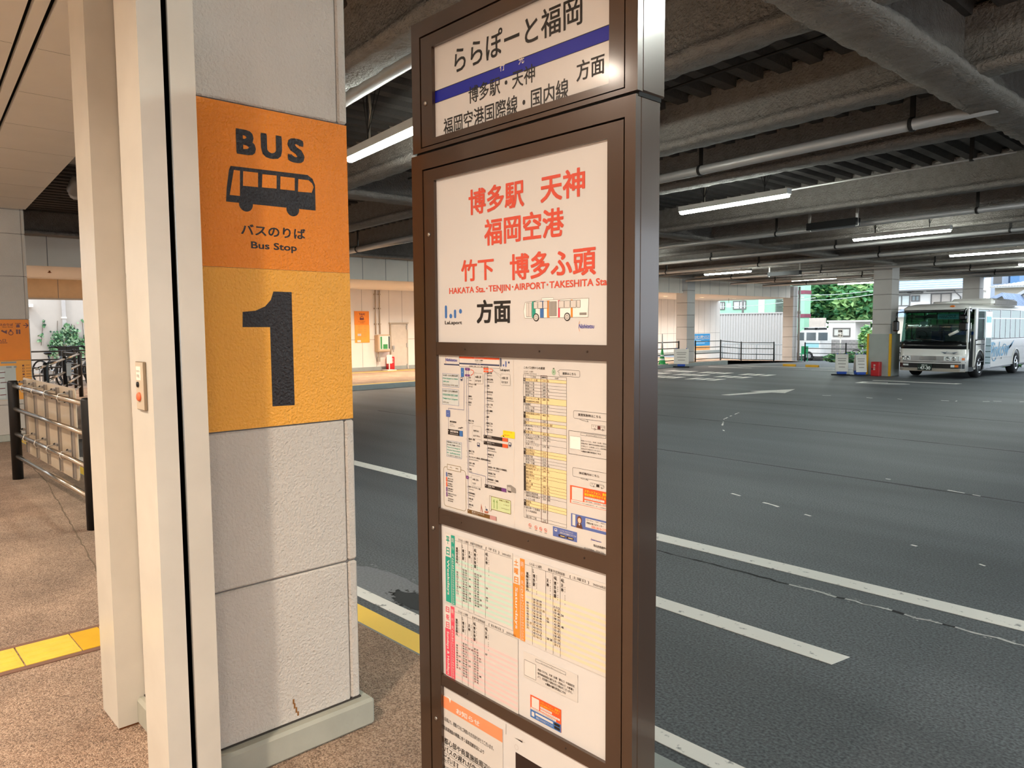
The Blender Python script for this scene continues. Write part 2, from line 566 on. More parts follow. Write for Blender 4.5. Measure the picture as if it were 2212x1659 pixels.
while px < 1.5:
    w = 0.012 + random.random() * 0.018
    nx, ny = px + 0.05 + random.random() * 0.05, 4.96 + (random.random() - 0.5) * 0.03
    m_ = CRKD if px < -2.5 or random.random() < 0.15 else CRK
    cr.poly([(px, py - w / 2, ROAD + 0.0012), (nx, ny - w / 2, ROAD + 0.0012), (nx, ny + w / 2, ROAD + 0.0012), (px, py + w / 2, ROAD + 0.0012)], m_)
    if m_ is CRK:
        for _ in range(2):
            qx, qy = px + random.random() * 0.08, py + (random.random() - 0.5) * 0.08
            cr.poly([(qx, qy, ROAD + 0.0012), (qx + 0.02, qy, ROAD + 0.0012), (qx + 0.015, qy + 0.01, ROAD + 0.0012)], m_)
    px, py = nx, ny
tag(cr.build('asphalt_crack', fix=False), 'ragged crack with pale filler between the two white lines', 'crack')
# stains by the kerb, left of the sign
def blotch(name, cx_, cy_, rx, ry, m, label, seed, z=ROAD + 0.001):
    random.seed(seed)
    q = MB()
    n = 40
    pts = []
    for i in range(n):
        t = 2 * PI * i / n
        k_ = 1 + 0.22 * noise.noise(Vector((math.cos(t) * 2 + seed, math.sin(t) * 2, 0))) + random.uniform(-0.05, 0.05)
        pts.append((cx_ + rx * k_ * math.cos(t), cy_ + ry * k_ * math.sin(t), z))
    q.poly(pts, m)
    for i in range(60):
        t = random.random() * 2 * PI; d = 1.0 + random.random() * 0.3
        a, b = cx_ + rx * d * math.cos(t), cy_ + ry * d * math.sin(t)
        s_ = random.uniform(0.004, 0.012)
        q.poly([(a - s_, b - s_, z), (a + s_, b - s_, z), (a + s_, b + s_, z), (a - s_, b + s_, z)], m)
    return tag(q.build(name, fix=False), label, 'stain')
OILM = mat('oil_stain', '0e0e10', 0.7, var=0.2, vscale=60)
PATCHM = mat('asphalt_patch', '74767a', 0.7, var=0.25, vscale=60, bump=0.4, bscale=120)
blotch('asphalt_patch', -4.45, 2.90, 0.62, 0.17, PATCHM, 'pale rough asphalt patch beside the kerb behind the tiled pillar', 5, ROAD + 0.0012)
blotch('oil_stain', -4.0, 2.86, 0.27, 0.10, OILM, 'black oil stain on the asphalt behind the sign column', 9, ROAD + 0.0024)

SEAMM = mat('asphalt_seam', '2c2d2f', 0.8, var=0.3, vscale=3)
def ragged(name, pts, w, m, label, cat, z, step=0.25, seed=1, gap=0.0, jit=0.3):
    rnd = random.Random(seed); q = MB()
    for (xa, ya), (xb, yb) in zip(pts, pts[1:]):
        a, b = Vector((xa, ya)), Vector((xb, yb)); L_ = (b - a).length; d = (b - a) / L_; n_ = Vector((-d.y, d.x)); t = 0
        o0 = 0
        while t < L_:
            u = min(L_, t + step * (0.6 + 0.8 * rnd.random())); o1 = (rnd.random() - 0.5) * w * jit; w2 = w * (0.6 + 0.7 * rnd.random()) / 2
            if rnd.random() >= gap:
                P = [a + d * t + n_ * (o0 - w2), a + d * u + n_ * (o1 - w2), a + d * u + n_ * (o1 + w2), a + d * t + n_ * (o0 + w2)]
                q.poly([(p.x, p.y, z) for p in P], m)
                if gap: tag(q.build(name, fix=False), label, cat, label.replace('worn white dot in', 'dots of')); q = MB()
            t, o0 = u, o1
    return None if gap else tag(q.build(name, fix=False), label, cat)
for i, (y, lb) in enumerate(((9.1, 'dark paving seam across the asphalt just beyond the long lane line'), (12.6, 'dark paving seam in the middle of the asphalt'), (16.3, 'dark paving seam just before the white arrow'))):
    ragged('asphalt_seam', [(-14, y - 0.1), (-6, y), (3, y - 0.3)], 0.05, SEAMM, lb, 'seam', ROAD + 0.001, 0.5, 50 + i)
ragged('worn_dot', [(-3.75, 9.3), (-2.2, 8.95)], 0.028, WPAINT, 'worn white dot in the short row nearest the first dark seam', 'road marking', ROAD + 0.0022, 0.07, 61, 0.66)
ragged('worn_dot', [(-4.95, 7.45), (-3.2, 6.9), (-1.3, 6.3)], 0.028, WPAINT, 'worn white dot in the long row beyond the long lane line', 'road marking', ROAD + 0.0022, 0.07, 62, 0.78)
ragged('worn_dot', [(-8.2, 14.2), (-7.8, 12.9), (-7.15, 11.75), (-6.5, 10.9)], 0.03, WPAINT, 'worn white dot in the curved arc on the asphalt', 'road marking', ROAD + 0.0022, 0.10, 63, 0.5)
ragged('worn_dot', [(-8.6, 18.9), (-6.2, 19.3), (-4.5, 20.6)], 0.05, WPAINT, 'worn white dot in the scattered row before the coach', 'road marking', ROAD + 0.0022, 0.12, 64, 0.75, 3)
PJ = mat('pavement_joint', '75624f', 0.9, var=0.2, vscale=9)
ragged('pavement_joint', [(-12.5, 2.0), (-9.6, 1.82), (-6.0, 1.40), (-3.72, 1.10), (-3.2, 1.05)], 0.011, PJ, 'dark hairline joint in the pavement from the rail to the rear shutter post', 'joint', 0.0009, 0.12, 71, 0.0, 1.2)
ar = [(-10.56, 17.31), (-10.28, 18.80), (-10.55, 18.78), (-9.98, 20.2), (-9.62, 18.9), (-9.95, 18.82), (-10.34, 17.33)]
film('arrow_marking', ar, 'white arrow painted on the asphalt before the far pillar')
film('bay_line', [(-9.75, 25.0), (-7.45, 25.1), (-7.42, 25.24), (-9.75, 25.14)], 'white bay line across the asphalt before the coach')
film('bay_line', [(-7.5, 25.1), (-5.2, 36), (-5.05, 36), (-7.34, 25.1)], 'white bay line running alongside the coach')
film('bay_line', [(-9.72, 23.6), (-8.9, 23.75), (-8.3, 24.1), (-8.5, 24.2), (-9.0, 23.9), (-9.6, 23.78), (-9.55, 24.15), (-9.0, 24.3), (-9.05, 24.4), (-9.75, 24.25)], 'white curved letter painted on the asphalt before the coach', cat='road marking')
random.seed(11)
k_ = 0
for i in range(9):
    y0 = 21.5 + (i % 3) * 1.55; x0 = -17.8 + (i // 3) * 1.7 + random.uniform(-0.2, 0.2)
    for j in range(3):
        xx = x0 + j * 0.42
        film('worn_lettering', [(xx, y0), (xx + 0.26, y0 + 0.1), (xx + 0.2, y0 + 0.9), (xx - 0.05, y0 + 0.8)],
             'worn white lettering stroke on the asphalt before the far columns', group='worn road lettering')
film('bay_line', [(-18.0, 28.4), (-11.5, 29.6), (-11.5, 29.75), (-18.0, 28.55)], 'white line on the asphalt beyond the worn lettering')
film('bay_line', [(-17.6, 30.2), (-12.0, 32.4), (-12.0, 32.6), (-17.6, 30.4)], 'white line on the asphalt just before the yellow wheel stops')

# ------------------------------------------------------------------ roof over the terminal
dk = MB()
prof = []
x = -25.0
while x < 9.8:
    prof += [(x, 4.24), (x + 0.14, 4.24), (x + 0.18, 4.33), (x + 0.29, 4.33)]
    x += 0.33
V = [(a, yy, b) for yy in (-6.5, 39.4) for a, b in prof]
n = len(prof)
dk.add(V, [(i, i + 1, n + i + 1, n + i) for i in range(n - 1)], DECKM)
dk.box(-25.2, 10.0, -6.5, 39.5, 4.36, 4.6, DECKM)
struct(dk.build('ceiling', base=(0, 0, 4.24), fix=False), 'ribbed dark steel deck over the terminal', 'ceiling')

def rough_beam(name, p0, p1, w, zb, zt, seg, label, amp=0.014):
    """I-beam under a lumpy sprayed coat: profile swept along p0-p1, knocked about with noise"""
    p0, p1 = Vector((p0[0], p0[1], 0)), Vector((p1[0], p1[1], 0))
    d = (p1 - p0); L_ = d.length; d.normalize()
    sd = Vector((-d.y, d.x, 0))
    h = w / 2; t = 0.07; q = 0.085
    ring = [(-h, zb), (-h * 0.35, zb - 0.004), (h * 0.35, zb - 0.004), (h, zb), (h + 0.01, zb + t * 0.5), (h, zb + t), (q + 0.03, zb + t + 0.015), (q, zb + t + 0.06),
            (q, zb + (zt - zb) * 0.5), (q, zt - 0.05), (q + 0.04, zt), (-q - 0.04, zt), (-q, zt - 0.05), (-q, zb + (zt - zb) * 0.5), (-q, zb + t + 0.06), (-q - 0.03, zb + t + 0.015), (-h, zb + t), (-h - 0.01, zb + t * 0.5)]
    k = max(2, int(L_ / seg))
    V, F = [], []
    m_ = len(ring)
    for i in range(k + 1):
        c = p0 + d * (L_ * i / k)
        for a, z in ring:
            P = Vector((c.x + sd.x * a, c.y + sd.y * a, z))
            if z < zt - 0.01:
                P += Vector((sd.x, sd.y, 0)) * (amp * noise.noise(P * 7)) + Vector((0, 0, amp * noise.noise(P * 9 + Vector((9, 3, 1)))))
            V.append(P)
    for i in range(k):
        for j in range(m_):
            j2 = (j + 1) % m_
            F.append((i * m_ + j, i * m_ + j2, (i + 1) * m_ + j2, (i + 1) * m_ + j))
    b = MB().add(V, F, SPRAY, True)
    b.add(V[:m_], [tuple(range(m_ - 1, -1, -1))], SPRAY); b.add(V[-m_:], [tuple(range(m_))], SPRAY)
    struct(b.build(name, fix=False), label, 'beam')
GY = 0.02
def gx(x0, y): return x0 + GY * (y - 6) * 0.8
rough_beam('girder', (gx(-2.25, -6), -6), (gx(-2.25, 39), 39), 0.42, 3.72, 4.3, 0.10, 'grey sprayed girder nearest the sign column', 0.02)
rough_beam('girder', (-10.5, -6), (-10.3, 39), 0.46, 3.74, 4.3, 0.3, 'grey sprayed girder over the far pillar')
rough_beam('girder', (-19.15, 1), (-19.15, 39), 0.40, 3.74, 4.3, 0.5, 'dark girder above the far fascia')
rough_beam('girder', (6.2, -6), (6.4, 39), 0.42, 3.72, 4.3, 0.5, 'grey sprayed girder over the open side')
by = [0.9, 3.02, 5.1, 7.28, 9.35, 13.25, 15.6, 17.9, 20.2, 22.5, 24.8, 27.1, 29.4, 31.7, 34.0, 36.3]
for i, y0 in enumerate(by):
    for (xa, xb) in ((-2.28, -10.4), (-10.4, -19.15), (6.2, -2.28)):
        ya = y0 + (-2.28 - xa) * 0.105; yb = y0 + (-2.28 - xb) * 0.105
        if ya > 38.5 or yb > 39: continue
        near = xa < 0 and xa > -5 and y0 < 14
        rough_beam('beam', (xa, ya), (xb, yb), 0.30 if i != 5 else 0.34, 3.76, 4.3, 0.08 if near else 0.6, 'grey sprayed beam under the roof deck', 0.016 if near else 0.01)
ENDM = mat('end_beam_paint', 'b7b4ae', 0.7)
e = MB(); e.box(-19.4, 9.9, 38.6, 38.95, 3.74, 4.5, ENDM)
struct(e.build('beam'), 'pale beam closing the far end of the roof', 'beam')

# soffit over the near pavement, split by two narrow light slots
def sline(c, x): return c - 0.077 * (x + 8.9)
cuts = [(-5.2, None), (None, 1.294), (1.294, 1.394), (1.394, 2.12)]
sf = MB()
def slab(yfun0, yfun1, x0, x1, z0, z1, m):
    V = []
    for z in (z0, z1):
        V += [(x0, yfun0(x0), z), (x1, yfun0(x1), z), (x1, yfun1(x1), z), (x0, yfun1(x0), z)]
    sf.add(V, [(3, 2, 1, 0), (4, 5, 6, 7), (0, 1, 5, 4), (1, 2, 6, 5), (2, 3, 7, 6), (3, 0, 4, 7)], m)
X0, X1 = -13.42, 9.0
slab(lambda x: -5.0, lambda x: sline(1.294, x) - 0.014, X0, X1, 3.5, 3.54, SOFFM)
slab(lambda x: sline(1.294, x) + 0.014, lambda x: sline(1.394, x) - 0.016, X0, X1, 3.5, 3.54, SOFFM)
slab(lambda x: sline(1.394, x) + 0.016, lambda x: sline(2.12, x), X0, X1, 3.5, 3.54, SOFFM)
slab(lambda x: sline(1.25, x), lambda x: sline(1.45, x), X0, X1, 3.60, 3.64, VOID)
slab(lambda x: sline(2.10, x), lambda x: sline(2.12, x), X0, X1, 3.54, 3.75, SOFFM)
for x in [X0 + 1.1 * i for i in range(1, 20)]:       # board joints
    sf.box(x - 0.002, x + 0.002, -5, sline(1.294, x) - 0.02, 3.4992, 3.5005, GROOVE)
    sf.box(x - 0.002, x + 0.002, sline(1.394, x) + 0.02, sline(2.12, x), 3.4992, 3.5005, GROOVE)
struct(sf.build('ceiling', base=(0, 0, 3.5)), 'pale board soffit over the near pavement', 'ceiling')

# building behind the photographer
bw = MB()
bw.box(-40, 9, -5.3, -5.0, 0, 4.3, PANELW)
struct(bw.build('wall_back'), 'pale wall of the building behind the stop', 'wall')

# ------------------------------------------------------------------ far side: fascia, soffit, wall
fs = MB()
fs.box(-19.6, -19.5, 2.6, 28.6, 3.10, 3.80, FASC)
fs.box(-19.6, -19.5, 29.5, 38.7, 3.10, 3.80, FASC)
y = 3.14
while y < 38.5:
    if not 28.5 < y < 29.6: fs.box(-19.51, -19.497, y - 0.008, y + 0.008, 3.10, 3.80, GROOVE)
    y += 0.815
struct(fs.build('trim_1'), 'grey panelled fascia band along the far side', 'fascia')
fc = MB()
fc.box(-25.2, -19.6, 2.6, 40.5, 3.12, 3.2, SOFFM)
struct(fc.build('ceiling'), 'white soffit over the far pavement', 'ceiling')
fw = MB()
fw.box(-25.3, -25.0, 7.5, 36.6, 0, 3.12, PANELW, None)
fw.box(-25.3, -25.0, 37.2, 40.7, -0.4, 3.12, PANELW)
fw.box(-25.3, -25.0, 36.6, 37.2, 0, 3.12, PANELW)
y = 8.0
while y < 40.5:
    fw.box(-25.01, -24.998, y - 0.006, y + 0.006, 0.0, 3.12, GROOVE)
    y += 0.62
fw.box(-25.01, -24.998, 7.5, 40.7, 1.19, 1.205, GROOVE)
bs = MB(); bs.box(-24.999, -24.96, 7.5, 40.7, 0.0, 0.14, CONC); struct(bs.build('baseboard_left'), 'grey concrete skirting along the far wall', 'skirting')
struct(fw.build('wall_left'), 'white panelled wall across the terminal', 'wall')
ob = MB()
LINT = mat('lintel_board', 'd9b98e', 0.7)
ob.box(-25.1, -24.9, 2.6, 7.5, 2.58, 3.12, LINT)
ob.box(-25.13, -24.87, 2.6, 7.5, 2.54, 2.58, mat('lintel_edge', 'b8b2a8', 0.6))
ob.box(-24.9, -24.895, 5.27, 5.285, 2.58, 3.12, GROOVE)
struct(ob.build('wall_lintel'), 'tan board lintel above the opening at the left', 'wall')

# ------------------------------------------------------------------ tiled pillars
def tiled_pillar(name, x0, x1, y0, y1, zs, label, seamy=None, top=4.24):
    p = MB()
    p.box(x0 + 0.012, x1 - 0.012, y0 + 0.012, y1 - 0.012, zs[0], top, SEAM)
    zz = list(zs) + ([top] if zs[-1] < top - 0.02 else [])
    for a, b in zip(zz, zz[1:]):
        if seamy:
            p.cbox(x0, x1, y0, seamy - 0.002, a + 0.003, b - 0.003, 0.006, TILE)
            p.cbox(x0 + 0.002, x1, seamy + 0.002, y1, a + 0.003, b - 0.003, 0.008, TILE)
        else:
            p.cbox(x0, x1, y0, y1, a + 0.004, b - 0.004, 0.008, TILE)
    return p
pz = [0.118, 0.720, 1.318, 1.916, 2.512, 3.108, 3.49]
p = tiled_pillar('pillar', -3.37, -2.72, 0.96, 1.632, pz, '', 1.588, 3.49)
PLN = mat('plinth_concrete', 'a7a596', 0.75, var=0.1, vscale=8, bump=0.3, bscale=50, bdist=0.003, detail=8)
p.cbox(-3.40, -2.672, 0.93, 1.675, 0.0, 0.118, 0.012, PLN)
p.box(-3.372, -2.7185, 0.958, 1.634, 0.1175, 0.124, mat('grime_line', '3b352e', 0.9))
RUST = mat('rust_streak', '8a5c2c', 0.9)
for a, b, c in ((1.322, 0.215, 0.195), (1.326, 0.197, 0.175), (1.333, 0.178, 0.155), (1.340, 0.158, 0.140)): p.box(-2.7205, -2.7192, a, a + 0.007, c, b, RUST)
struct(p.build('pillar', base=(-3.04, 1.3, 0)), 'grey stucco-tiled pillar nearest, carrying the orange bus panels', 'pillar')
p = tiled_pillar('pillar', -14.1, -13.45, 1.79, 2.445, [0.1, 0.554, 1.222, 1.845, 2.493, 3.13, 3.49], '', 2.40, 3.56)
p.cbox(-14.13, -13.42, 1.76, 2.475, 0.0, 0.1, 0.01, PLN)
struct(p.build('pillar', base=(-13.8, 2.1, 0)), 'grey tiled pillar at the left, carrying the orange direction panel', 'pillar')
TILE2 = mat('far_tile', 'c4bfba', 0.7, var=0.04, vscale=3)
def far_pillar(x0, x1, y0, y1, z0, z1, step, label, low=None):
    p = MB()
    p.box(x0 + 0.015, x1 - 0.015, y0 + 0.015, y1 - 0.015, z0, z1, SEAM)
    z = z1
    while z > z0 + 0.01:
        b = max(z0, z - step)
        p.cbox(x0, x1, y0, y1, b + 0.008, z - 0.008, 0.01, TILE2)
        z = b
    o = p.build('pillar')
    return struct(o, label, 'pillar')
far_pillar(-10.75, -10.12, 27.4, 28.05, -0.14, 3.74, 0.52, 'grey tiled pillar with yellow guard strips beside the coach')
far_pillar(-11.10, -10.42, 38.3, 38.9, -0.4, 3.74, 0.52, 'grey tiled pillar behind the coach roof')
far_pillar(-19.95, -19.36, 28.8, 29.42, 0, 3.78, 0.55, 'tiled column in the far fascia by the blue notice')
far_pillar(-19.98, -19.4, 38.85, 39.4, -0.4, 3.74, 0.55, 'tiled corner column with a drainpipe')
far_pillar(-11.10, -10.42, -3.0, -2.4, 0, 3.5, 0.6, 'tiled pillar on the near pavement behind')

# steel shutter posts on either side of the near pillar
st = MB()
st.box(-2.72, -2.5, 0.777, 0.849, 0, 3.5, STEELW)
st.box(-2.72, -2.5, 0.868, 0.947, 0, 3.5, STEELW)
SLOT = mat('slot_black', '050505', 0.9, var=0, spec=0.05)
st.box(-2.72, -2.62, 0.849, 0.868, 0, 3.5, SLOT)
st.box(-2.62, -2.5035, 0.8485, 0.8500, 0, 3.5, SLOT); st.box(-2.62, -2.5035, 0.8665, 0.8685, 0, 3.5, SLOT)
st.box(-2.506, -2.4995, 0.866, 0.8685, 0, 3.5, mat('slot_edge_steel', 'b9b4aa', 0.25, metal=0.6))
o = st.build('shutter_post'); tag(o, 'pale steel shutter post with black slot against the near pillar', 'post')
st = MB()
st.box(-3.6, -3.374, 0.853, 0.995, 0.01, 3.5, STEELW)
st.box(-3.59, -3.38, 0.86, 0.985, 0, 0.012, mat('rust', '7c4a22', 0.9))
o = st.build('shutter_post'); tag(o, 'plain pale steel post at the rear of the near pillar, rusty foot', 'post')

# ================================================================== BUS panels on the near pillar
def decal_mat(name, h, rough=0.42):
    return mat(name, h, rough, var=0.03, vscale=5, bump=0.9, bscale=95, bdist=0.008)
ORANGE = decal_mat('orange_vinyl', 'f08708')
YELLOW = decal_mat('amber_vinyl', 'f2a838')
DINK = decal_mat('dark_vinyl', '1d1110')
s_ = Sheet((-2.7188, 0, 0), (0, 1, 0), (0, 0, 1), 0.0003)
s_.mb.box(-2.7215, -2.7188, 0.98, 1.6265, 1.9195, 2.509, ORANGE)
s_.text('B', 1.1690,2.4221, 1.2411,2.3319, DINK, 2, off=0.05); s_.text('U', 1.2630,2.4219, 1.3447,2.3318, DINK, 2, off=0.05); s_.text('S', 1.3691,2.4228, 1.4372,2.3309, DINK, 2, off=0.05)
def dpoly(pts, m, k): s_.poly(pts, m, k)
dpoly([(1.1445,2.2845), (1.4490,2.2913), (1.4703,2.2784), (1.4802,2.2560), (1.4799,2.1574), (1.1234,2.1551), (1.1273,2.2027), (1.1380,2.2692)][::-1], DINK, 1)
for w_ in ([(1.1560,2.2716), (1.1787,2.2717), (1.1755,2.1805), (1.1377,2.1799)],
           [(1.1910,2.2719), (1.2477,2.2734), (1.2459,2.2204), (1.1883,2.2187)],
           [(1.2642,2.2704), (1.3206,2.2724), (1.3190,2.2237), (1.2610,2.2214)],
           [(1.3361,2.2714), (1.3945,2.2727), (1.3930,2.2247), (1.3337,2.2232)],
           [(1.4097,2.2708), (1.4527,2.2715), (1.4672,2.2615), (1.4738,2.2474), (1.4644,2.2251), (1.4065,2.2224)]):
    dpoly(w_[::-1], ORANGE, 2)
a_, b_ = 1.1975,2.1526; s_.disc(a_, b_, 0.0265, DINK, 0.5)
a_, b_ = 1.3831,2.1525; s_.disc(a_, b_, 0.0265, DINK, 0.5)
s_.text('バスのりば', 1.1750,2.0811, 1.4327,2.0413, DINK, 2, off=0.022)
s_.text('Bus Stop', 1.2115,2.0193, 1.3949,1.9854, DINK, 2, off=0.022)
o = s_.mb.build('bus_sign', fix=False)
tag(o, 'orange BUS pictogram panel with black bus symbol on the near pillar', 'sign')
s_ = Sheet((-2.7188, 0, 0), (0, 1, 0), (0, 0, 1), 0.0003)
s_.mb.box(-2.7215, -2.7188, 0.98, 1.6265, 1.321, 1.9185, YELLOW)
dpoly([(1.2932,1.8359), (1.3680,1.8355), (1.3670,1.3954), (1.2754,1.3978), (1.2756,1.7007), (1.1685,1.7014), (1.1705,1.7578), (1.2207,1.7627), (1.2588,1.7792), (1.2823,1.8041)][::-1], DINK, 1)
o = s_.mb.build('stop_number_sign', fix=False)
tag(o, 'amber stop number sign reading 1 below the orange bus panel', 'sign')

# ================================================================== sign column
BROWN = mat('brown_enamel', '412e20', 0.28, metal=0.2, var=0.04, vscale=3, coat=0.7)
BROWND = mat('brown_enamel_dark', '33241a', 0.4, metal=0.2)
GAP = mat('black_gap', '060505', 0.8, var=0)
BOARD = mat('white_board', 'd1ceca', 0.3, var=0.015, vscale=3, coat=0.4)
PAPER = mat('sheet_paper', 'cfcac3', 0.35, var=0.015, vscale=5, coat=0.3)
SCREW = mat('steel_screw', 'a8a29a', 0.3, metal=0.9)
K = ink('1c1815'); KB = ink('2a211c'); RED = ink('d4503a'); NAVY = ink('0c1a98'); WHT = ink('d6d0c8'); GRY = ink('8c867e')
BLUE = ink('3d6fae'); PURP = ink('6b3a7a'); ORG = ink('e2572b'); AMB = ink('e8cf9a'); TEAL = ink('1f9a84'); MINT = ink('bcd6c6'); PINK = ink('e3bfbb')
PKR = ink('dd4a5e'); OR2 = ink('e08a34'); PEA = ink('e5cfae'); YEL = ink('f0d020'); OLIV = ink('7a6420'); GRN = ink('c2cf9c'); LEAF = ink('6f9a34'); SLATE = ink('38405e')
DBLU = ink('5568a4'); SALM = ink('ec8f62')
SKIN = ink('e6b996'); HAIR = ink('6a3d28')

col = thing('bus_stop_sign', 'tall brown bus stop column with timetable panels at the kerb', 'bus stop sign', (-1.63, 1.55, 0))
def bars(mb, x0, z0, x1, z1, wl, wr, wb, wt, y0, y1, m):
    """rectangular ring of four flat bars"""
    mb.box(x0, x0 + wl, y0, y1, z0, z1, m); mb.box(x1 - wr, x1, y0, y1, z0, z1, m)
    mb.box(x0 + wl, x1 - wr, y0, y1, z0, z0 + wb, m); mb.box(x0 + wl, x1 - wr, y0, y1, z1 - wt, z1, m)
# lower cabinet and head
DX0, DX1, DZ0, DZ1 = -2.0335, -1.2005, 0.105, 2.208     # door of the cabinet
q = MB()
q.cbox(-2.097, -1.162, 1.520, 1.603, 0.02, 2.262, 0.004, BROWN, {'-y': GAP})
bars(q, -2.097, 0.02, -1.162, 2.262, DX0 - 0.005 + 2.097, -1.162 - DX1 - 0.005, DZ0 - 0.025, 2.262 - DZ1 - 0.005, 1.5, 1.5205, BROWN)
q.box(-2.05, -1.21, 1.53, 1.595, 0, 0.02, BROWND)
q.build('cabinet', col)
HX0, HX1, HZ0, HZ1 = -2.036, -1.1985, 2.285, 2.630
q = MB()
q.cbox(-2.085, -1.1555, 1.518, 1.611, 2.269, 2.684, 0.004, BROWN, {'-y': GAP})
bars(q, -2.085, 2.269, -1.1555, 2.684, HX0 - 0.005 + 2.085, -1.1555 - HX1 - 0.005, HZ0 - 0.004 - 2.269, 2.684 - HZ1 - 0.005, 1.498, 1.5185, BROWN)
q.box(-2.08, -1.16, 1.51, 1.60, 2.258, 2.270, GAP)
q.build('sign_head', col)
q = MB()
bars(q, HX0, HZ0, HX1, HZ1, 0.058, 0.048, 0.020, 0.040, 1.4995, 1.517, BROWN)
hd = q.build('head_door', col)
q = MB(); q.lathe([(0, 0), (0.007, 0), (0.007, 0.004), (0.004, 0.006), (0, 0.006)], (-2.012, 1.4998, 2.42), SCREW, (0, -1, 0), 12)
q.build('door_lock', hd)
q = MB()
W0, W1 = -1.9785, -1.2525
bars(q, DX0, DZ0, DX1, DZ1, W0 - DX0, DX1 - W1, 0.03, DZ1 - 2.172, 1.5015, 1.517, BROWN)
for z0, z1 in ((1.606, 1.648), (1.041, 1.092), (0.479, 0.517)):
    q.box(W0, W1, 1.503, 1.517, z0, z1, BROWN)
dr = q.build('cabinet_door', col)
for z in (2.0, 1.02, 0.35):
    MB().lathe([(0, 0), (0.007, 0), (0.007, 0.003), (0.004, 0.005), (0, 0.005)], (-2.007, 1.5015, z), SCREW, (0, -1, 0), 12).build('door_lock', dr)
for x, z in ((-1.83, 1.627), (-1.50, 1.627), (-1.32, 1.63), (-1.86, 1.065), (-1.55, 1.07), (-1.33, 1.068), (-1.84, 0.498), (-1.4, 0.498)):
    MB().lathe([(0, 0), (0.003, 0), (0.003, 0.001), (0, 0.0015)], (x, 1.503, z), BROWND, (0, -1, 0), 8).build('rail_screw', dr)

def sheet_on(x0, z0, x1, z1, base, y=1.512, thick=0.002):
    sh = Sheet((0, y, 0), (1, 0, 0), (0, 0, 1))
    sh.mb.box(x0, x1, y, y + thick, z0, z1, base)
    return sh

# ---- head: destination plate
h = sheet_on(W0 - 0.004, 2.298, W1 + 0.011, 2.595, BOARD)
h.text('ららぽーと福岡', -1.8763,2.5621, -1.3463,2.4818, K, 3, off=0.012)
a_, b_ = -1.9901,2.4583; c_, d_ = -1.2559,2.4402
h.rect(W0 - 0.004, 2.4165, W1 + 0.011, 2.4535, NAVY, 1)
h.rect(W0 - 0.004, 2.4525, W1 + 0.011, 2.4545, K, 2); h.rect(W0 - 0.004, 2.4155, W1 + 0.011, 2.4170, K, 2)
h.text('行', -1.6669,2.4637, -1.6451,2.4385, WHT, 3, off=0.015)
h.text('先', -1.5869,2.4640, -1.5646,2.4379, WHT, 3, off=0.015)
h.text('博多駅・天神', -1.8096,2.4274, -1.5216,2.3766, K, 3, off=0.008)
h.text('福岡空港国際線・国内線', -1.9355,2.3590, -1.3952,2.3012, K, 3, off=0.008)
h.text('方面', -1.3663,2.3905, -1.2707,2.3385, K, 3, off=0.012)
h.mb.build('destination_plate', col, fix=False)

# ---- first cabinet window: red route poster
h = sheet_on(W0 - 0.004, 1.645, W1 + 0.004, 2.178, BOARD)
h.text('博多駅', -1.8149,2.1188, -1.5676,2.0409, RED, 3, off=0.024)
h.text('天神', -1.5014,2.1169, -1.3362,2.0409, RED, 3, off=0.024)
h.text('福岡空港', -1.7422,2.0218, -1.4128,1.9417, RED, 3, off=0.024)
h.text('竹下', -1.8552,1.9064, -1.7009,1.8390, RED, 3, off=0.024)
h.text('博多ふ頭', -1.6288,1.9084, -1.2976,1.8325, RED, 3, off=0.024)
h.text('HAKATA Sta.･TENJIN･AIRPORT･TAKESHITA Sta', -1.9174,1.8225, -1.2601,1.7972, RED, 3, off=0.022)
h.text('方面', -1.7818,1.7798, -1.6271,1.7079, K, 3, off=0.03)
# mall mark: bars and dots with its wordmark
def lala(h, u, v, w, hh, c1, c2, c3):
    h.poly(h.round(u, v + hh * 0.30, u + w * 0.13, v + hh, w * 0.06), c1, 2)
    h.disc(u + w * 0.35, v + hh * 0.42, w * 0.085, c2, 2, 14)
    h.poly(h.round(u + w * 0.54, v + hh * 0.30, u + w * 0.67, v + hh * 0.76, w * 0.06), c2, 2)
    h.disc(u + w * 0.92, v + hh * 0.66, w * 0.085, c3, 2, 14)
    h.text('LaLaport', u + w * 0.0, v - hh * 0.08, u + w * 1.0, v + hh * 0.16, K, 3, off=0.02)
a_, b_ = -1.9422,1.7033; c_, d_ = -1.8547,1.7672
lala(h, a_, b_ + 0.004, c_ - a_, d_ - b_ - 0.004, BLUE, BLUE, BLUE)
def nishi(h, u0, v0, u1, v1):
    h.text('Nishitetsu', u0, v0, u1, v1, NAVY, 3, off=0.01, shear=0.2)
    w = u1 - u0; q = abs(v1 - v0); lo = min(v0, v1)
    for k_ in (-1, 1):
        pts = [(u0 + w * 0.02 + w * 0.10 * (1 - math.cos(R(t))) * 0.6, lo + q * 0.5 + k_ * q * (0.45 + 0.75 * t / 90)) for t in range(0, 91, 15)]
        h.pline(pts, w * 0.018, OR2, 4)
nishi(h, -1.3586,1.7032, -1.3031,1.6917)
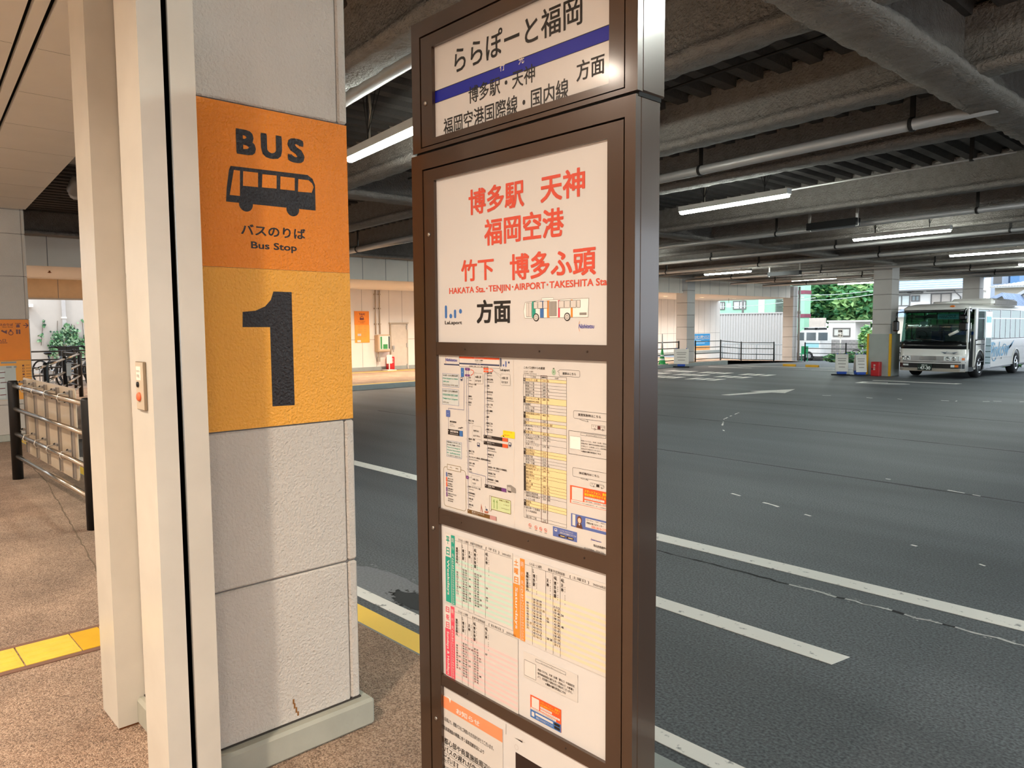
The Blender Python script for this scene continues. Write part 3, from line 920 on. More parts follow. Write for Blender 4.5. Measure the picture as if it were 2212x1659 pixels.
# line drawing of a bus
BW = ink('f4efe8'); LG = ink('b9b2aa')
a_, b_ = -1.5728,1.7186; c_, d_ = -1.3225,1.7775
bw_, bh = c_ - a_, d_ - b_
def P_(u, v): return (a_ + bw_ * u, b_ + bh * v)
def prect(u0, v0, u1, v1, m, k): x0, y0 = P_(u0, v0); x1, y1 = P_(u1, v1); h.rect(x0, y0, x1, y1, m, k)
def pframe(u0, v0, u1, v1, m, k, w=0.0008): x0, y0 = P_(u0, v0); x1, y1 = P_(u1, v1); h.frame(x0, y0, x1, y1, w, m, k)
h.poly([P_(0.02, 0.05), P_(0.99, 0.05), P_(1.0, 0.9), P_(0.3, 0.9), P_(0.03, 0.82), P_(0.0, 0.4)], BW, 1)
h.pline([P_(0.02, 0.05), P_(0.99, 0.05), P_(1.0, 0.9), P_(0.3, 0.9), P_(0.03, 0.82), P_(0.0, 0.4)], 0.0009, GRY, 4, True)
for u0, u1, c in ((0.14, 0.20, TEAL), (0.27, 0.33, BLUE), (0.38, 0.42, OR2), (0.55, 0.58, PKR), (0.74, 0.77, OR2)):
    prect(u0, 0.06, u1, 0.86, c, 2)
for u0, u1 in ((0.17, 0.23), (0.24, 0.31), (0.32, 0.39), (0.56, 0.64), (0.65, 0.73), (0.74, 0.82), (0.83, 0.88)):
    prect(u0, 0.5, u1, 0.83, WHT, 3); pframe(u0, 0.5, u1, 0.83, K, 4)
prect(0.05, 0.12, 0.135, 0.78, WHT, 3); pframe(0.05, 0.12, 0.135, 0.78, K, 4); pframe(0.05, 0.12, 0.092, 0.78, K, 4)
prect(0.41, 0.12, 0.53, 0.82, GRY, 3)
for i in range(5): x0, y0 = P_(0.42 + 0.022 * i, 0.14); x1, y1 = P_(0.42 + 0.022 * i, 0.8); h.line(x0, y0, x1, y1, 0.0011, WHT, 4)
prect(0.87, 0.15, 0.97, 0.26, GRY, 4)
prect(0.3, 0.9, 0.48, 1.0, BW, 2); pframe(0.3, 0.9, 0.48, 1.0, GRY, 3)
for u in (0.21, 0.69):
    x0, y0 = P_(u, 0.08); h.disc(x0, y0, 0.0115, K, 5); h.disc(x0, y0, 0.0085, WHT, 6); h.ring(x0, y0, 0.0045, 0.001, K, 7)
h.mb.build('route_poster', col, fix=False)

# ---- second window: route map (left) and fare table (right)
h = sheet_on(W0 - 0.004, 1.086, -1.617, 1.614, PAPER)
nishi(h, -1.9427,1.5955, -1.8813,1.5860)
h.rect(-1.9505,1.5777, -1.8710,1.5735, SLATE, 1)
h.rect(-1.8704,1.6035, -1.6784,1.5715, WHT, 1); h.frame(-1.8704,1.6035, -1.6784,1.5715, 0.0007, K, 3)
h.rect(-1.8704,1.6032, -1.6781,1.5973, ORG, 2); h.rect(-1.8708,1.5831, -1.6788,1.5784, SLATE, 2)
h.text('福岡市内 LaLaport', -1.7976,1.6017, -1.7495,1.5990, WHT, 4)
h.text('ららぽーと福岡', -1.7923,1.5952, -1.7549,1.5914, KB, 4, off=0.02)
h.text('LaLaport Fukuoka', -1.7915,1.5891, -1.7571,1.5864, KB, 4)
h.text('行 先', -1.7844,1.5827, -1.7644,1.5801, WHT, 4)
h.text('博多駅・天神・竹下・博多ふ頭 方面', -1.8198,1.5756, -1.7300,1.5728, KB, 4, off=0.02)
a_, b_ = -1.6750,1.5657; c_, d_ = -1.6335,1.6039
lala(h, a_, b_, c_ - a_, d_ - b_, SLATE, DBLU, SLATE)
# trunk lines
def vline(p0, p1, m=None, w=0.0014): h.line(p0[0], p0[1], p1[0], p1[1], w, m or DBLU, 2)
LN = ink('555c86')
vline((-1.8364,1.5612), (-1.8326,1.1108), LN); vline((-1.8256,1.5616), (-1.8285,1.2340), LN)
vline((-1.7468,1.5551), (-1.7509,1.3600), LN); vline((-1.7345,1.5557), (-1.7377,1.2071), LN)
h.pline([(-1.8469,1.5376), (-1.8502,1.4319), (-1.9303,1.4320), (-1.9304,1.4256)], 0.0014, LN, 2)
vline((-1.9309,1.4025), (-1.9317,1.3628), LN, 0.001)
h.pline([(-1.8285,1.2340), (-1.7474,1.2321), (-1.7467,1.2058)], 0.0014, LN, 2)
LEFTS = [((-1.8316,1.5355), '竹下', 'Takeshita'), ((-1.8325,1.5159), 'アサヒビール前', 'Asahi brewery'), ((-1.8343,1.4767), '諸岡町', 'Morookamachi'), ((-1.8352,1.4573), '春住町', 'Haruzumi'),
         ((-1.8368,1.3992), '駅東二丁目', 'Ekihigashi 2 Chome'), ((-1.8364,1.3404), '博多駅・駅前', 'Hakata Sta'), ((-1.8357,1.3017), '駅前三丁目', 'Ekimae 3 Chome'), ((-1.8349,1.2829), 'キャナルシティ博多前（祇園神社前駅）', 'Canal City Hakata (Kushida Shrine)'),
         ((-1.8341,1.2635), '中洲・川端', 'Nakasu-Kawabata'), ((-1.8334,1.2433), '春吉', 'Haruyoshi')]
for (u, v), a, b in LEFTS:
    for du in (-0.0022, 0.0022): h.disc(u + du, v, 0.0016, WHT, 3, 8); h.ring(u + du, v, 0.0017, 0.0005, GRY, 4, 8)
    h.htext(a, u + 0.0085, v - 0.001, 0.0062, KB, 4, off=0.03, sx=0.86); h.htext(b, u + 0.0085, v - 0.0075, 0.0045, KB, 4, off=0.01, sx=0.72)
for (u, v), a, b in [((-1.8355,1.1859), '天神ソラリアステージ前', 'Tenjin Solaria Stage'), ((-1.8353,1.1659), '市役所前南口', 'Oyafuko-dori Entrance'), ((-1.8345,1.1473), '対馬小路', 'Tsumashoji'), ((-1.8340,1.1279), '蔵本小路', 'Kuramoto')]:
    h.disc(u, v, 0.0016, WHT, 3, 8); h.ring(u, v, 0.0017, 0.0005, GRY, 4, 8)
    h.htext(a, u + 0.0045, v - 0.001, 0.0062, KB, 4, off=0.03, sx=0.86); h.htext(b, u + 0.0045, v - 0.0075, 0.0045, KB, 4, off=0.01, sx=0.72)
RIGHTS = [((-1.7405,1.5542), '那珂下原', 'Naka Shimobaru'), ((-1.7410,1.5347), '那珂小学校', 'Naka Elementary Sch'), ((-1.7418,1.5153), '宮島', 'Miyajima'), ((-1.7426,1.4959), '東光寺本町', 'Tokoji Honmachi'), ((-1.7432,1.4767), '東光寺北口', 'Tokoji North Entrance'),
          ((-1.7437,1.4572), '山王一丁目', 'Sanno 1 Chome'), ((-1.7445,1.4377), '山王公園前', 'Sanno Park'), ((-1.7450,1.4182), '美野', 'Mino'), ((-1.7453,1.3988), '駅東三丁目', 'Ekihigashi 3 Chome'), ((-1.7456,1.3792), '駅東二丁目', 'Ekihigashi 2 Chome')]
for (u, v), a, b in RIGHTS:
    for du in (-0.0026, 0.0026): h.disc(u + du, v, 0.0016, WHT, 3, 8); h.ring(u + du, v, 0.0017, 0.0005, GRY, 4, 8)
    h.htext(a, u + 0.0055, v - 0.001, 0.0062, KB, 4, off=0.03, sx=0.9); h.htext(b, u + 0.0055, v - 0.0075, 0.0045, KB, 4, off=0.01, sx=0.76)
for (u, v), a, b in [((-1.7388,1.3211), '博多駅博多口', 'Hakata Sta (Hakata Entrance)'), ((-1.7385,1.3019), '駅前四丁目', 'Ekimae 4 Chome'), ((-1.7385,1.2822), '住吉', 'Sumiyoshi'), ((-1.7383,1.2624), '渡辺通一丁目（電気ビル共創館前）', 'Watanabe-dori 1 Chome (Denki Bldg)'), ((-1.7380,1.2432), '渡辺通二丁目', 'Watanabe-dori 2 Chome'), ((-1.7417,1.2238), '天神高速BT・三越前', 'Tenjin Express Bus Terminal')]:
    h.disc(u, v, 0.0016, WHT, 3, 8); h.ring(u, v, 0.0017, 0.0005, GRY, 4, 8)
    h.htext(a, u + 0.004, v - 0.001, 0.0062, KB, 4, off=0.03, sx=0.9); h.htext(b, u + 0.004, v - 0.0075, 0.0045, KB, 4, off=0.01, sx=0.74)
for p0, p1, c, a, b, c2 in [((-1.7543,1.3623), (-1.6429,1.3517), KB, '博多駅筑紫口', 'Hakata Sta (Chikushi Entrance)', ORG), ((-1.7546,1.3438), (-1.6426,1.3326), KB, '博多バスターミナル', 'Hakata Bus Terminal', ORG),
                           ((-1.7512,1.2077), (-1.6515,1.1963), KB, '天神地区（蔵本前）', 'Tenjin Kuramoto', PURP), ((-1.9338,1.3635), (-1.8566,1.3454), KB, '福岡空港国内線', 'Fukuoka Airport Domestic', BLUE), ((-1.8376,1.1127), (-1.6973,1.0998), ink('6a4a1c'), '博多ふ頭（ベイサイドプレイス）', 'Hakata Wharf Bayside Place', ink('b98a86'))]:
    u0, v0 = p0; u1, v1 = p1; w = u1 - u0; q = v0 - v1
    h.rect(u0, v1, u1, v0, c, 3); h.rect(u1 - w * 0.22, v1, u1 - w * 0.01, v0, c2, 4)
    h.htext(a, u0 + w * 0.16, v1 + q * 0.52, q * 0.38, WHT, 5, off=0.02, sx=0.86); h.htext(b, u0 + w * 0.16, v1 + q * 0.16, q * 0.26, WHT, 5, sx=0.8)
    h.disc(u0 + w * 0.05, v1 + q * 0.7, 0.0014, WHT, 5, 8)
for p0, p1, c in [((-1.8626,1.5673), (-1.8471,1.5385), BLUE), ((-1.8413,1.5681), (-1.8179,1.5598), PURP), ((-1.8419,1.5475), (-1.8177,1.5411), PURP), ((-1.7518,1.5710), (-1.7278,1.5654), ORG), ((-1.7514,1.5627), (-1.7279,1.5576), ORG), ((-1.9422,1.4256), (-1.9209,1.4034), DBLU), ((-1.8422,1.2212), (-1.8294,1.2113), PURP)]:
    h.poly(h.round(p0[0], p0[1], p1[0], p1[1], 0.0016), c, 5)
    h.line((p0[0] + p1[0]) / 2 - 0.002, (p0[1] + p1[1]) / 2, (p0[0] + p1[0]) / 2 + 0.002, (p0[1] + p1[1]) / 2, 0.0012, WHT, 6)
for pts in ([(-1.8140,1.5629), (-1.8023,1.5607), (-1.7988,1.5565), (-1.8025,1.5502), (-1.8143,1.5444)], [(-1.7239,1.5689), (-1.7123,1.5685), (-1.7072,1.5648), (-1.7124,1.5608), (-1.7235,1.5601)]):
    h.pline(pts, 0.002, ORG, 4)
def bubble(h, p0, p1, tip, a, b, sz=0.0088, fill=None, c=None):
    h.poly(h.round(p0[0], p0[1], p1[0], p1[1], 0.004), fill or PAPER, 2)
    h.pline(h.round(p0[0], p0[1], p1[0], p1[1], 0.004), 0.0006, c or GRY, 4, True)
    if tip: h.poly(tip, fill or PAPER, 3); h.pline([tip[0], tip[1], tip[2]], 0.0006, c or GRY, 4)
    w = p1[0] - p0[0]; q = p0[1] - p1[1]
    h.htext(a, p0[0] + w * 0.12, p1[1] + q * 0.56, sz, KB, 5, off=0.02, sx=0.9); 
    if b: h.htext(b, p0[0] + w * 0.12, p1[1] + q * 0.18, sz, KB, 5, off=0.02, sx=0.9)
bubble(h, (-1.7965,1.5531), (-1.7547,1.5202), [(-1.7930,1.5506), (-1.7983,1.5565), (-1.7822,1.5524)], '46番に変', 'わります', 0.0078)
bubble(h, (-1.6736,1.5557), (-1.6309,1.5217), [(-1.6727,1.5422), (-1.7034,1.5629), (-1.6706,1.5507)], '45番に変', 'わります', 0.0078)
bubble(h, (-1.8093,1.3862), (-1.7652,1.3453), [(-1.7800,1.3464), (-1.7592,1.3398), (-1.7679,1.3459)], '天神行はに', '止まりません', 0.0064)
bubble(h, (-1.8155,1.2268), (-1.7675,1.1928), [(-1.8134,1.2208), (-1.8288,1.2168), (-1.8135,1.2172)], '60番に変わ', 'ります', 0.0066)
h.poly(h.round(-1.6642,1.3853, -1.6122,1.3643, 0.002), YEL, 5); h.poly([(-1.6639,1.3715), (-1.6778,1.3650), (-1.6577,1.3654)], YEL, 5)
h.text('引上り先', -1.6587,1.3831, -1.6230,1.3799, ORG, 6); h.text('始発以降は', -1.6588,1.3737, -1.6341,1.3695, ORG, 6)
for p0, p1, lines in [((-1.9593,1.5450), (-1.8732,1.5031), [('ららぽーとから博多240円', KB), ('From LaLaport to Hakata', TEAL), ('240 yen', TEAL), ('라라포트에서 하카타 240엔', GRY)]),
                      ((-1.9616,1.4951), (-1.8755,1.4435), [('ららぽーとから天神270円', KB), ('라라포트에서 텐진 270엔', TEAL), ('Tenjin from LaLaport', TEAL), ('270 yen', GRY)]),
                      ((-1.9426,1.3249), (-1.8645,1.2719), [('料金は先払いとなります。あら', KB), ('かじめご用意ください', KB), ('There is no change for', TEAL), ('the price. Please prepare', TEAL), ('in advance.', TEAL), ('거스름돈이 없습니다', GRY)])]:
    h.rect(p0[0], p0[1], p1[0], p1[1], ink('c6cac6'), 2); h.frame(p0[0], p0[1], p1[0], p1[1], 0.0008, DBLU, 3)
    n = len(lines); q = (p0[1] - p1[1]) / n; w = p1[0] - p0[0]
    for i, (t, c) in enumerate(lines):
        full = len(t) > 8
        h.text(t, p0[0] + w * 0.04, p0[1] - q * (i + 0.22), p0[0] + w * (0.94 if full else 0.4), p0[1] - q * (i + 0.78), c, 4, off=0.012)
# legend scroll
h.pline(h.round(-1.9605,1.2353, -1.8448,1.1032, 0.011), 0.0014, OLIV, 2, True)
h.rect(-1.9399,1.2452, -1.8696,1.2283, PAPER, 3); h.frame(-1.9399,1.2452, -1.8696,1.2283, 0.0014, OLIV, 4)
h.text('凡　例', -1.9275,1.2388, -1.8823,1.2348, OLIV, 5, off=0.01)
leg = [('・福岡空港国内線行', 'Fukuoka Airport', DBLU), ('・博多バスターミナル行', 'Hakata Bus Terminal', ORG), ('・日赤・筑紫口止り', '駅まで乗りつぎ出来ます', ORG), ('・天神地区（蔵本前）行', 'Tenjin Kuramoto', PURP), ('・博多ふ頭（ベイサイドプレイス）行', 'Hakata Wharf Bayside', PURP), ('竹下より先にまわります', '春吉より先にまわります', None)]
u0, v0 = -1.9384,1.2187; u1, v1 = -1.8531,1.1182
q = (v0 - v1) / 6
for i, (a, b, c) in enumerate(leg):
    vv = v0 - q * i
    h.text(a, u0, vv - q * 0.08, u0 + 0.0042 * len(a) * 0.62, vv - q * 0.4, KB, 4, off=0.02); h.text(b, u0, vv - q * 0.5, u0 + 0.026, vv - q * 0.8, KB, 4, off=0.012)
    if c: h.poly(h.round(u0 - 0.0085, vv - q * 0.92, u0 - 0.0025, vv - q * 0.02, 0.001), c, 5)
# green scroll, tower and boat, coach sketch, trains, plane
h.rect(-1.7240,1.1732, -1.6328,1.1326, GRN, 2); h.frame(-1.7240,1.1732, -1.6328,1.1326, 0.0014, OLIV, 3); h.poly(h.round(-1.7292,1.1741, -1.7214,1.1270, 0.002), PAPER, 4); h.frame(-1.7292,1.1741, -1.7214,1.1270, 0.001, OLIV, 5)
h.text('西鉄のご案内', -1.6839,1.1699, -1.6404,1.1655, OLIV, 4, off=0.01); h.text('guide of', -1.6650,1.1579, -1.6395,1.1550, OLIV, 4); h.text('destination', -1.6753,1.1457, -1.6401,1.1436, OLIV, 4)
for p0, p1 in (((-1.7089,1.1661), (-1.7072,1.1375)), ((-1.6950,1.1658), (-1.6933,1.1376))):
    h.rect(p0[0], p0[1], p1[0], p1[1], LEAF, 4)
    for k_ in (-1, 1): h.line(p0[0], p0[1] - 0.004, p0[0] + k_ * 0.0035, p0[1] - 0.008, 0.0012, LEAF, 4)
TW = ink('b06a54')
h.poly([(-1.7691,1.1426), (-1.7619,1.1153), (-1.7652,1.1142), (-1.7684,1.1294), (-1.7714,1.1154), (-1.7732,1.1160)][::-1], TW, 3)
h.poly([(-1.7551,1.1210), (-1.7338,1.1230), (-1.7379,1.1161), (-1.7526,1.1147)][::-1], TW, 3); h.rect(-1.7483,1.1293, -1.7391,1.1239, SLATE, 3); h.line(-1.7457,1.1298, -1.7504,1.1370, 0.0012, SLATE, 3)
h.poly([(-1.6493,1.2197), (-1.6319,1.2224), (-1.6099,1.2148), (-1.6088,1.2006), (-1.6470,1.2004)][::-1], GRY, 3); h.poly([(-1.6456,1.2143), (-1.6319,1.2147), (-1.6296,1.2040), (-1.6457,1.2049)][::-1], LG, 4); h.rect(-1.6432,1.2027, -1.6296,1.1989, KB, 5)
for p0, p1 in (((-1.8651,1.5377), (-1.8547,1.5221)), ((-1.7861,1.3342), (-1.7734,1.3188)), ((-1.6397,1.3512), (-1.6283,1.3352))):
    w = p1[0] - p0[0]; q = p0[1] - p1[1]
    h.poly(h.round(p0[0], p1[1] + q * 0.25, p1[0], p0[1], 0.0015), SLATE, 4); h.rect(p0[0] + w * 0.18, p1[1] + q * 0.6, p1[0] - w * 0.18, p0[1] - q * 0.12, WHT, 5)
    for k_ in (0.1, 0.9): h.line(p0[0] + w * k_, p1[1], p0[0] + w * 0.5, p1[1] + q * 0.3, 0.0006, SLATE, 4)
h.line(-1.8797,1.3714, -1.8555,1.3747, 0.0022, KB, 3); h.line(-1.8683,1.3698, -1.8625,1.3764, 0.0016, KB, 3)
h.htext('福岡空港国際線', -1.9236,1.3866, 0.0062, KB, 4, off=0.03, sx=0.8); h.htext('Fukuoka Airport', -1.9237,1.3798, 0.0042, KB, 4, sx=0.7); h.htext('International Terminal', -1.9238,1.3742, 0.0042, KB, 4, sx=0.7)
h.mb.build('route_map_sheet', col, fix=False)

# fare sheet
h = sheet_on(-1.6175, 1.086, W1 + 0.004, 1.614, PAPER, 1.5118)
h.rect(-1.6185, 1.087, -1.6165, 1.613, ink('d9cfc4'), 2)
h.text('このバス停からの運賃', -1.5720,1.5824, -1.4866,1.5751, KB, 3, off=0.006)
h.text('ららぽーと福岡', -1.5724,1.5695, -1.5339,1.5655, KB, 3); h.text('FK00001 2024/03/16', -1.5724,1.5629, -1.5200,1.5605, KB, 3)
u0, v0 = -1.5745,1.5572; u1, _v = -1.4032,1.5567; _u, v1 = -1.5707,1.1349
c1 = -1.5661,1.5528; c1 = c1[0]; c2 = -1.5024,1.5556; c2 = c2[0]; c3 = -1.4775,1.5567; c3 = c3[0]
rows = [('あ', 1, 'アサヒビール前', '210', '45L', 1), ('え', 0, '駅東三丁目', '210', 'L', 1), ('', 0, '駅東二丁目', '240', 'L', 1), ('', 0, '駅前三丁目', '280', '45L', 1), ('', 0, '駅前四丁目', '220', 'L', 1), ('', 0, '駅東一丁目', '240', '45L', 1),
        ('き', 1, 'キャナルシティ博', '280', '45L', 2), ('さ', 0, '塩原町', '210', '45L', 1), ('', 0, '山王一丁目', '210', 'L', 1), ('', 0, '山王公園前', '210', 'L', 1), ('し', 1, '市民会館南口(中央', '400', '45L', 2), ('す', 0, '住吉', '220', 'L', 1),
        ('た', 1, '竹下', '210', '45L 普通', 1), ('ち', 0, '築港本町(ベイサイ', '400', '45L', 2), ('つ', 1, '対馬小路', '400', '45L', 1), ('て', 0, '天神コンプラザ前', '270', '45L L', 1), ('', 0, '天神高速バスター', '270', '45L L', 2), ('', 0, '天神ソラリアステ', '270', '45L', 2),
        ('と', 1, '東光寺北口', '210', 'L', 1), ('', 1, '東光寺本町', '210', 'L', 1), ('な', 0, '那珂下原', '210', 'L', 1), ('', 0, '那珂小学校', '210', 'L', 1), ('', 0, '中洲・川端', '270', '45L', 1), ('は', 1, '博多駅筑紫口', '240', 'L', 1),
        ('', 1, '博多駅西日本シティ', '240', '45L', 2), ('', 1, '博多駅前A', '240', 'L', 1), ('', 1, '博多バスターミナ', '240', 'L', 2), ('', 1, '博多ふ頭', '400', '45L', 1), ('', 1, '春住町', '210', '45L', 1), ('', 1, '春吉', '270', '45L', 1), ('ふ', 0, '福岡空港国際線', '330', '普通', 1), ('', 0, '福岡空港国内線タ', '330', '普通', 2),
        ('み', 1, '美野島', '210', 'L', 1), ('', 1, '宮島', '210', 'L', 1), ('わ', 0, '渡辺通一丁目電気', '320', 'L', 3), ('', 0, '渡辺通二丁目', '270', 'L', 1)]
tot = sum(r[5] for r in rows) + 1
rh = (v0 - v1) / tot
h.text('バス停名', c1 + 0.02, v0 - rh * 0.8, c2 - 0.02, v0 - rh * 0.2, KB, 3); h.text('運賃(円)', c2 + 0.003, v0 - rh * 0.8, c3 - 0.003, v0 - rh * 0.2, KB, 3, off=0.02); h.text('行先番号', c3 + 0.03, v0 - rh * 0.8, u1 - 0.03, v0 - rh * 0.2, KB, 3)
vv = v0 - rh
XTRA = {'キャナルシティ博': '多前(櫛田神社前駅)', '市民会館南口(中央': '区)', '築港本町(ベイサイ': 'ド通り)', '天神高速バスター': 'ミナル前①', '天神ソラリアステ': 'ージ前②', '博多駅西日本シティ': '銀行前F', '博多バスターミナ': 'ル3F', '福岡空港国内線タ': 'ーミナル南', '渡辺通一丁目電気': 'ビル共創館前'}
for k, hi, nm, fare, no, hh in rows:
    b = vv - rh * hh
    if hi: h.rect(c1, b, u1, vv, AMB, 1); h.rect(u0, b, c1, vv, KB, 1)
    if k: h.text(k, u0 + 0.001, vv - rh * 0.85, c1 - 0.001, vv - rh * 0.15, WHT if hi else KB, 3)
    t_ = min(0.97, 0.118 * len(nm)) * (c2 - c1 - 0.004)
    h.text(nm, c1 + 0.001, vv - rh * 0.86, c1 + 0.001 + t_, vv - rh * 0.14, KB, 3)
    if nm in XTRA: t_ = min(0.9, 0.118 * len(XTRA[nm])) * (c2 - c1); h.text(XTRA[nm], c1 + 0.001, vv - rh * 1.86, c1 + t_, vv - rh * 1.14, KB, 3)
    h.text(fare, c2 + 0.006, vv - rh * 0.84, c3 - 0.006, vv - rh * 0.2, KB, 3)
    h.htext(no, c3 + 0.001, vv - rh * 0.8, rh * 0.8, KB, 3, sx=0.7)
    h.line(c1 if not k else u0, vv, u1, vv, 0.0006, KB, 2)
    vv = b
h.frame(u0, v1, u1, v0, 0.0007, KB, 3); h.line(c1, v1, c1, v0, 0.0006, KB, 3)
h.frame(c2, v1 - 0.0006, c3, v0 + 0.0006, 0.0015, ink('5a2a20'), 4)
# purse, bubbles, notices
pu, pv = -1.4518,1.5699
h.disc(pu, pv, 0.0078, ink('9db79a'), 2, 18, 0.0090); h.rect(pu - 0.003, pv + 0.0085, pu + 0.003, pv + 0.0115, ink('55604f'), 3); h.disc(pu, pv, 0.0022, ink('6f8a6c'), 3, 10)
def sbub(p0, p1, tip, t, p2, p3):
    h.pline(h.round(p0[0], p0[1], p1[0], p1[1], 0.004), 0.0008, KB, 2, True)
    h.poly(tip, PAPER, 3); h.pline(tip, 0.0008, KB, 4)
    h.text(t, p2[0], p2[1], p3[0], p3[1], KB, 4, off=0.008)
sbub((-1.4310,1.5776), (-1.3540,1.5598), [(-1.4305,1.5759), (-1.4367,1.5726), (-1.4306,1.5691)], '運賃はこちら', (-1.4182,1.5713), (-1.3680,1.5642))
sbub((-1.3771,1.4679), (W1 + 0.002, (-1.3771,1.4471)[1]), [(-1.3546,1.4453), (-1.3237,1.4414), (-1.3292,1.4467)], '異常気象時はこちら', (-1.3597,1.4617), (-1.2798,1.4543))
sbub((-1.3805,1.3100), (W1 + 0.002, (-1.3792,1.2855)[1]), [(-1.3509,1.2838), (-1.3238,1.2820), (-1.3320,1.2856)], '接近案内はこちら', (-1.3566,1.3017), (-1.2852,1.2953))
def minibus(p0, p1, two):
    w = p1[0] - p0[0]; q = p0[1] - p1[1]
    h.rect(p0[0], p1[1] + q * 0.2, p1[0], p0[1], WHT, 2); h.frame(p0[0], p1[1] + q * 0.2, p1[0], p0[1], 0.0008, GRY, 4)
    h.rect(p0[0] + w * 0.45, p1[1] + q * 0.22, p0[0] + w * 0.68, p0[1] - q * 0.1, two, 3)
    for k_ in (0.08, 0.26, 0.72, 0.86): h.rect(p0[0] + w * k_, p1[1] + q * 0.55, p0[0] + w * (k_ + 0.11), p0[1] - q * 0.1, LG, 3)
    for k_ in (0.25, 0.85): h.disc(p0[0] + w * k_, p1[1] + q * 0.2, q * 0.2, KB, 5, 12); h.disc(p0[0] + w * k_, p1[1] + q * 0.2, q * 0.1, WHT, 6, 10)
minibus((-1.3118,1.4350), (-1.2660,1.4213), ink('5b2a26')); minibus((-1.3158,1.2769), (-1.2690,1.2667), KB)
h.frame((-1.3949,1.4111)[0], (-1.3948,1.3468)[1], W1 + 0.002, (-1.3949,1.4111)[1], 0.001, KB, 2)
h.frame(-1.3512,1.4087, -1.2628,1.4026, 0.0007, KB, 2); h.text('運行状況のご案内について', -1.3313,1.4065, -1.2771,1.4039, KB, 3)
h.rect(-1.3908,1.3970, -1.3512,1.3615, ink('f0ebe2'), 2); h.frame(-1.3908,1.3970, -1.3512,1.3615, 0.0006, GRY, 3)
for i, t in enumerate(('西鉄バスでは、天候（台風・雪など）', '道路状況（都市高速道路の通行止め・', '渋滞など）の影響により、迂回運行や', '運休を行う場合がございます。', '⇒最新の運行状況はこちら')):
    a_, b_ = -1.3490,1.3913; c_, d_ = -1.2651,1.3553
    q = (b_ - d_) / 5
    h.text(t, a_, b_ - q * (i + 0.2), a_ + (W1 - a_) * (1.0 if i < 3 else 0.72), b_ - q * (i + 0.78), KB, 3, off=0.02 if i == 4 else 0)
# orange app notice, blue help desk notice, app banner
a_, b_ = -1.3901,1.2595; c_, d_ = -1.3844,1.2099
q = b_ - d_; w = W1 + 0.003 - a_
h.rect(a_, d_, W1 + 0.003, b_, ORG, 2); h.rect(a_ + w * 0.05, d_ + q * 0.22, a_ + w * 0.34, b_ - q * 0.06, WHT, 3); h.rect(a_ + w * 0.03, d_ + q * 0.02, W1 + 0.003, d_ + q * 0.2, WHT, 3)
h.text('スマートフォン、携帯で', a_ + w * 0.38, b_ - q * 0.08, W1 + 0.003, b_ - q * 0.25, YEL, 4, off=0.02); h.text('接近情報が分かります！', a_ + w * 0.38, b_ - q * 0.27, W1 + 0.003, b_ - q * 0.42, YEL, 4, off=0.02)
h.rect(a_ + w * 0.38, b_ - q * 0.6, a_ + w * 0.88, b_ - q * 0.48, WHT, 4); h.rect(a_ + w * 0.38, b_ - q * 0.78, W1 + 0.003, b_ - q * 0.66, WHT, 4)
h.text('にしてつバスナビ', a_ + w * 0.41, b_ - q * 0.57, a_ + w * 0.8, b_ - q * 0.51, KB, 5); h.text('運行情報・接近案内・時刻表', a_ + w * 0.41, b_ - q * 0.75, a_ + w * 0.97, b_ - q * 0.69, KB, 5)
h.text('こちらのQRコードから接続出来ます。詳しくは係員まで', a_ + w * 0.05, d_ + q * 0.14, a_ + w * 0.95, d_ + q * 0.07, KB, 4)
a_, b_ = -1.3865,1.1810; c_, d_ = -1.3819,1.1441
q = b_ - d_; w = W1 + 0.003 - a_
h.rect(a_, d_, W1 + 0.003, b_, DBLU, 2); h.rect(a_ + w * 0.04, d_ + q * 0.1, a_ + w * 0.12, b_ - q * 0.05, WHT, 3); h.rect(a_ + w * 0.39, d_ + q * 0.22, W1 + 0.003, b_ - q * 0.12, WHT, 3)
ha, hb = a_ + w * 0.23, d_ + q * 0.62
h.disc(ha, hb, q * 0.24, HAIR, 3, 16, q * 0.3); h.disc(ha, hb - q * 0.03, q * 0.16, SKIN, 4, 14, q * 0.2)
h.poly([(ha - q * 0.33, d_), (ha + q * 0.33, d_), (ha + q * 0.2, d_ + q * 0.36), (ha - q * 0.2, d_ + q * 0.36)], ink('5a3526'), 4); h.poly([(ha - q * 0.08, d_ + q * 0.36), (ha, d_ + q * 0.18), (ha + q * 0.08, d_ + q * 0.36)], WHT, 5)
h.text('西鉄お客さまセンター', a_ + w * 0.42, b_ - q * 0.36, a_ + w * 0.86, b_ - q * 0.52, KB, 4, off=0.012); h.text('050-3616-2150', a_ + w * 0.55, b_ - q * 0.57, a_ + w * 0.96, b_ - q * 0.74, ORG, 4, off=0.012)
h.text('お問い合わせ、ご意見・ご要望はこちら', a_ + w * 0.41, b_ - q * 0.17, a_ + w * 0.98, b_ - q * 0.27, KB, 4)
a_, b_ = -1.4564,1.1306; c_, d_ = -1.3642,1.1011
b2 = (-1.4557,1.1024)[1]
q = b_ - b2; w = c_ - a_
h.rect(a_, b2, c_, b_, DBLU, 2)
h.text('バスもつながるナビ！', a_ + w * 0.3, b_ - q * 0.12, a_ + w * 0.85, b_ - q * 0.3, WHT, 3); h.text('西鉄公式の無料アプリです', a_ + w * 0.3, b_ - q * 0.36, a_ + w * 0.97, b_ - q * 0.55, WHT, 3, off=0.012)
for k_ in (0.24, 0.57): h.rect(a_ + w * k_, b_ - q * 0.9, a_ + w * (k_ + 0.29), b_ - q * 0.65, ink('3c2c24'), 3); h.rect(a_ + w * (k_ + 0.08), b_ - q * 0.81, a_ + w * (k_ + 0.26), b_ - q * 0.74, AMB, 4)
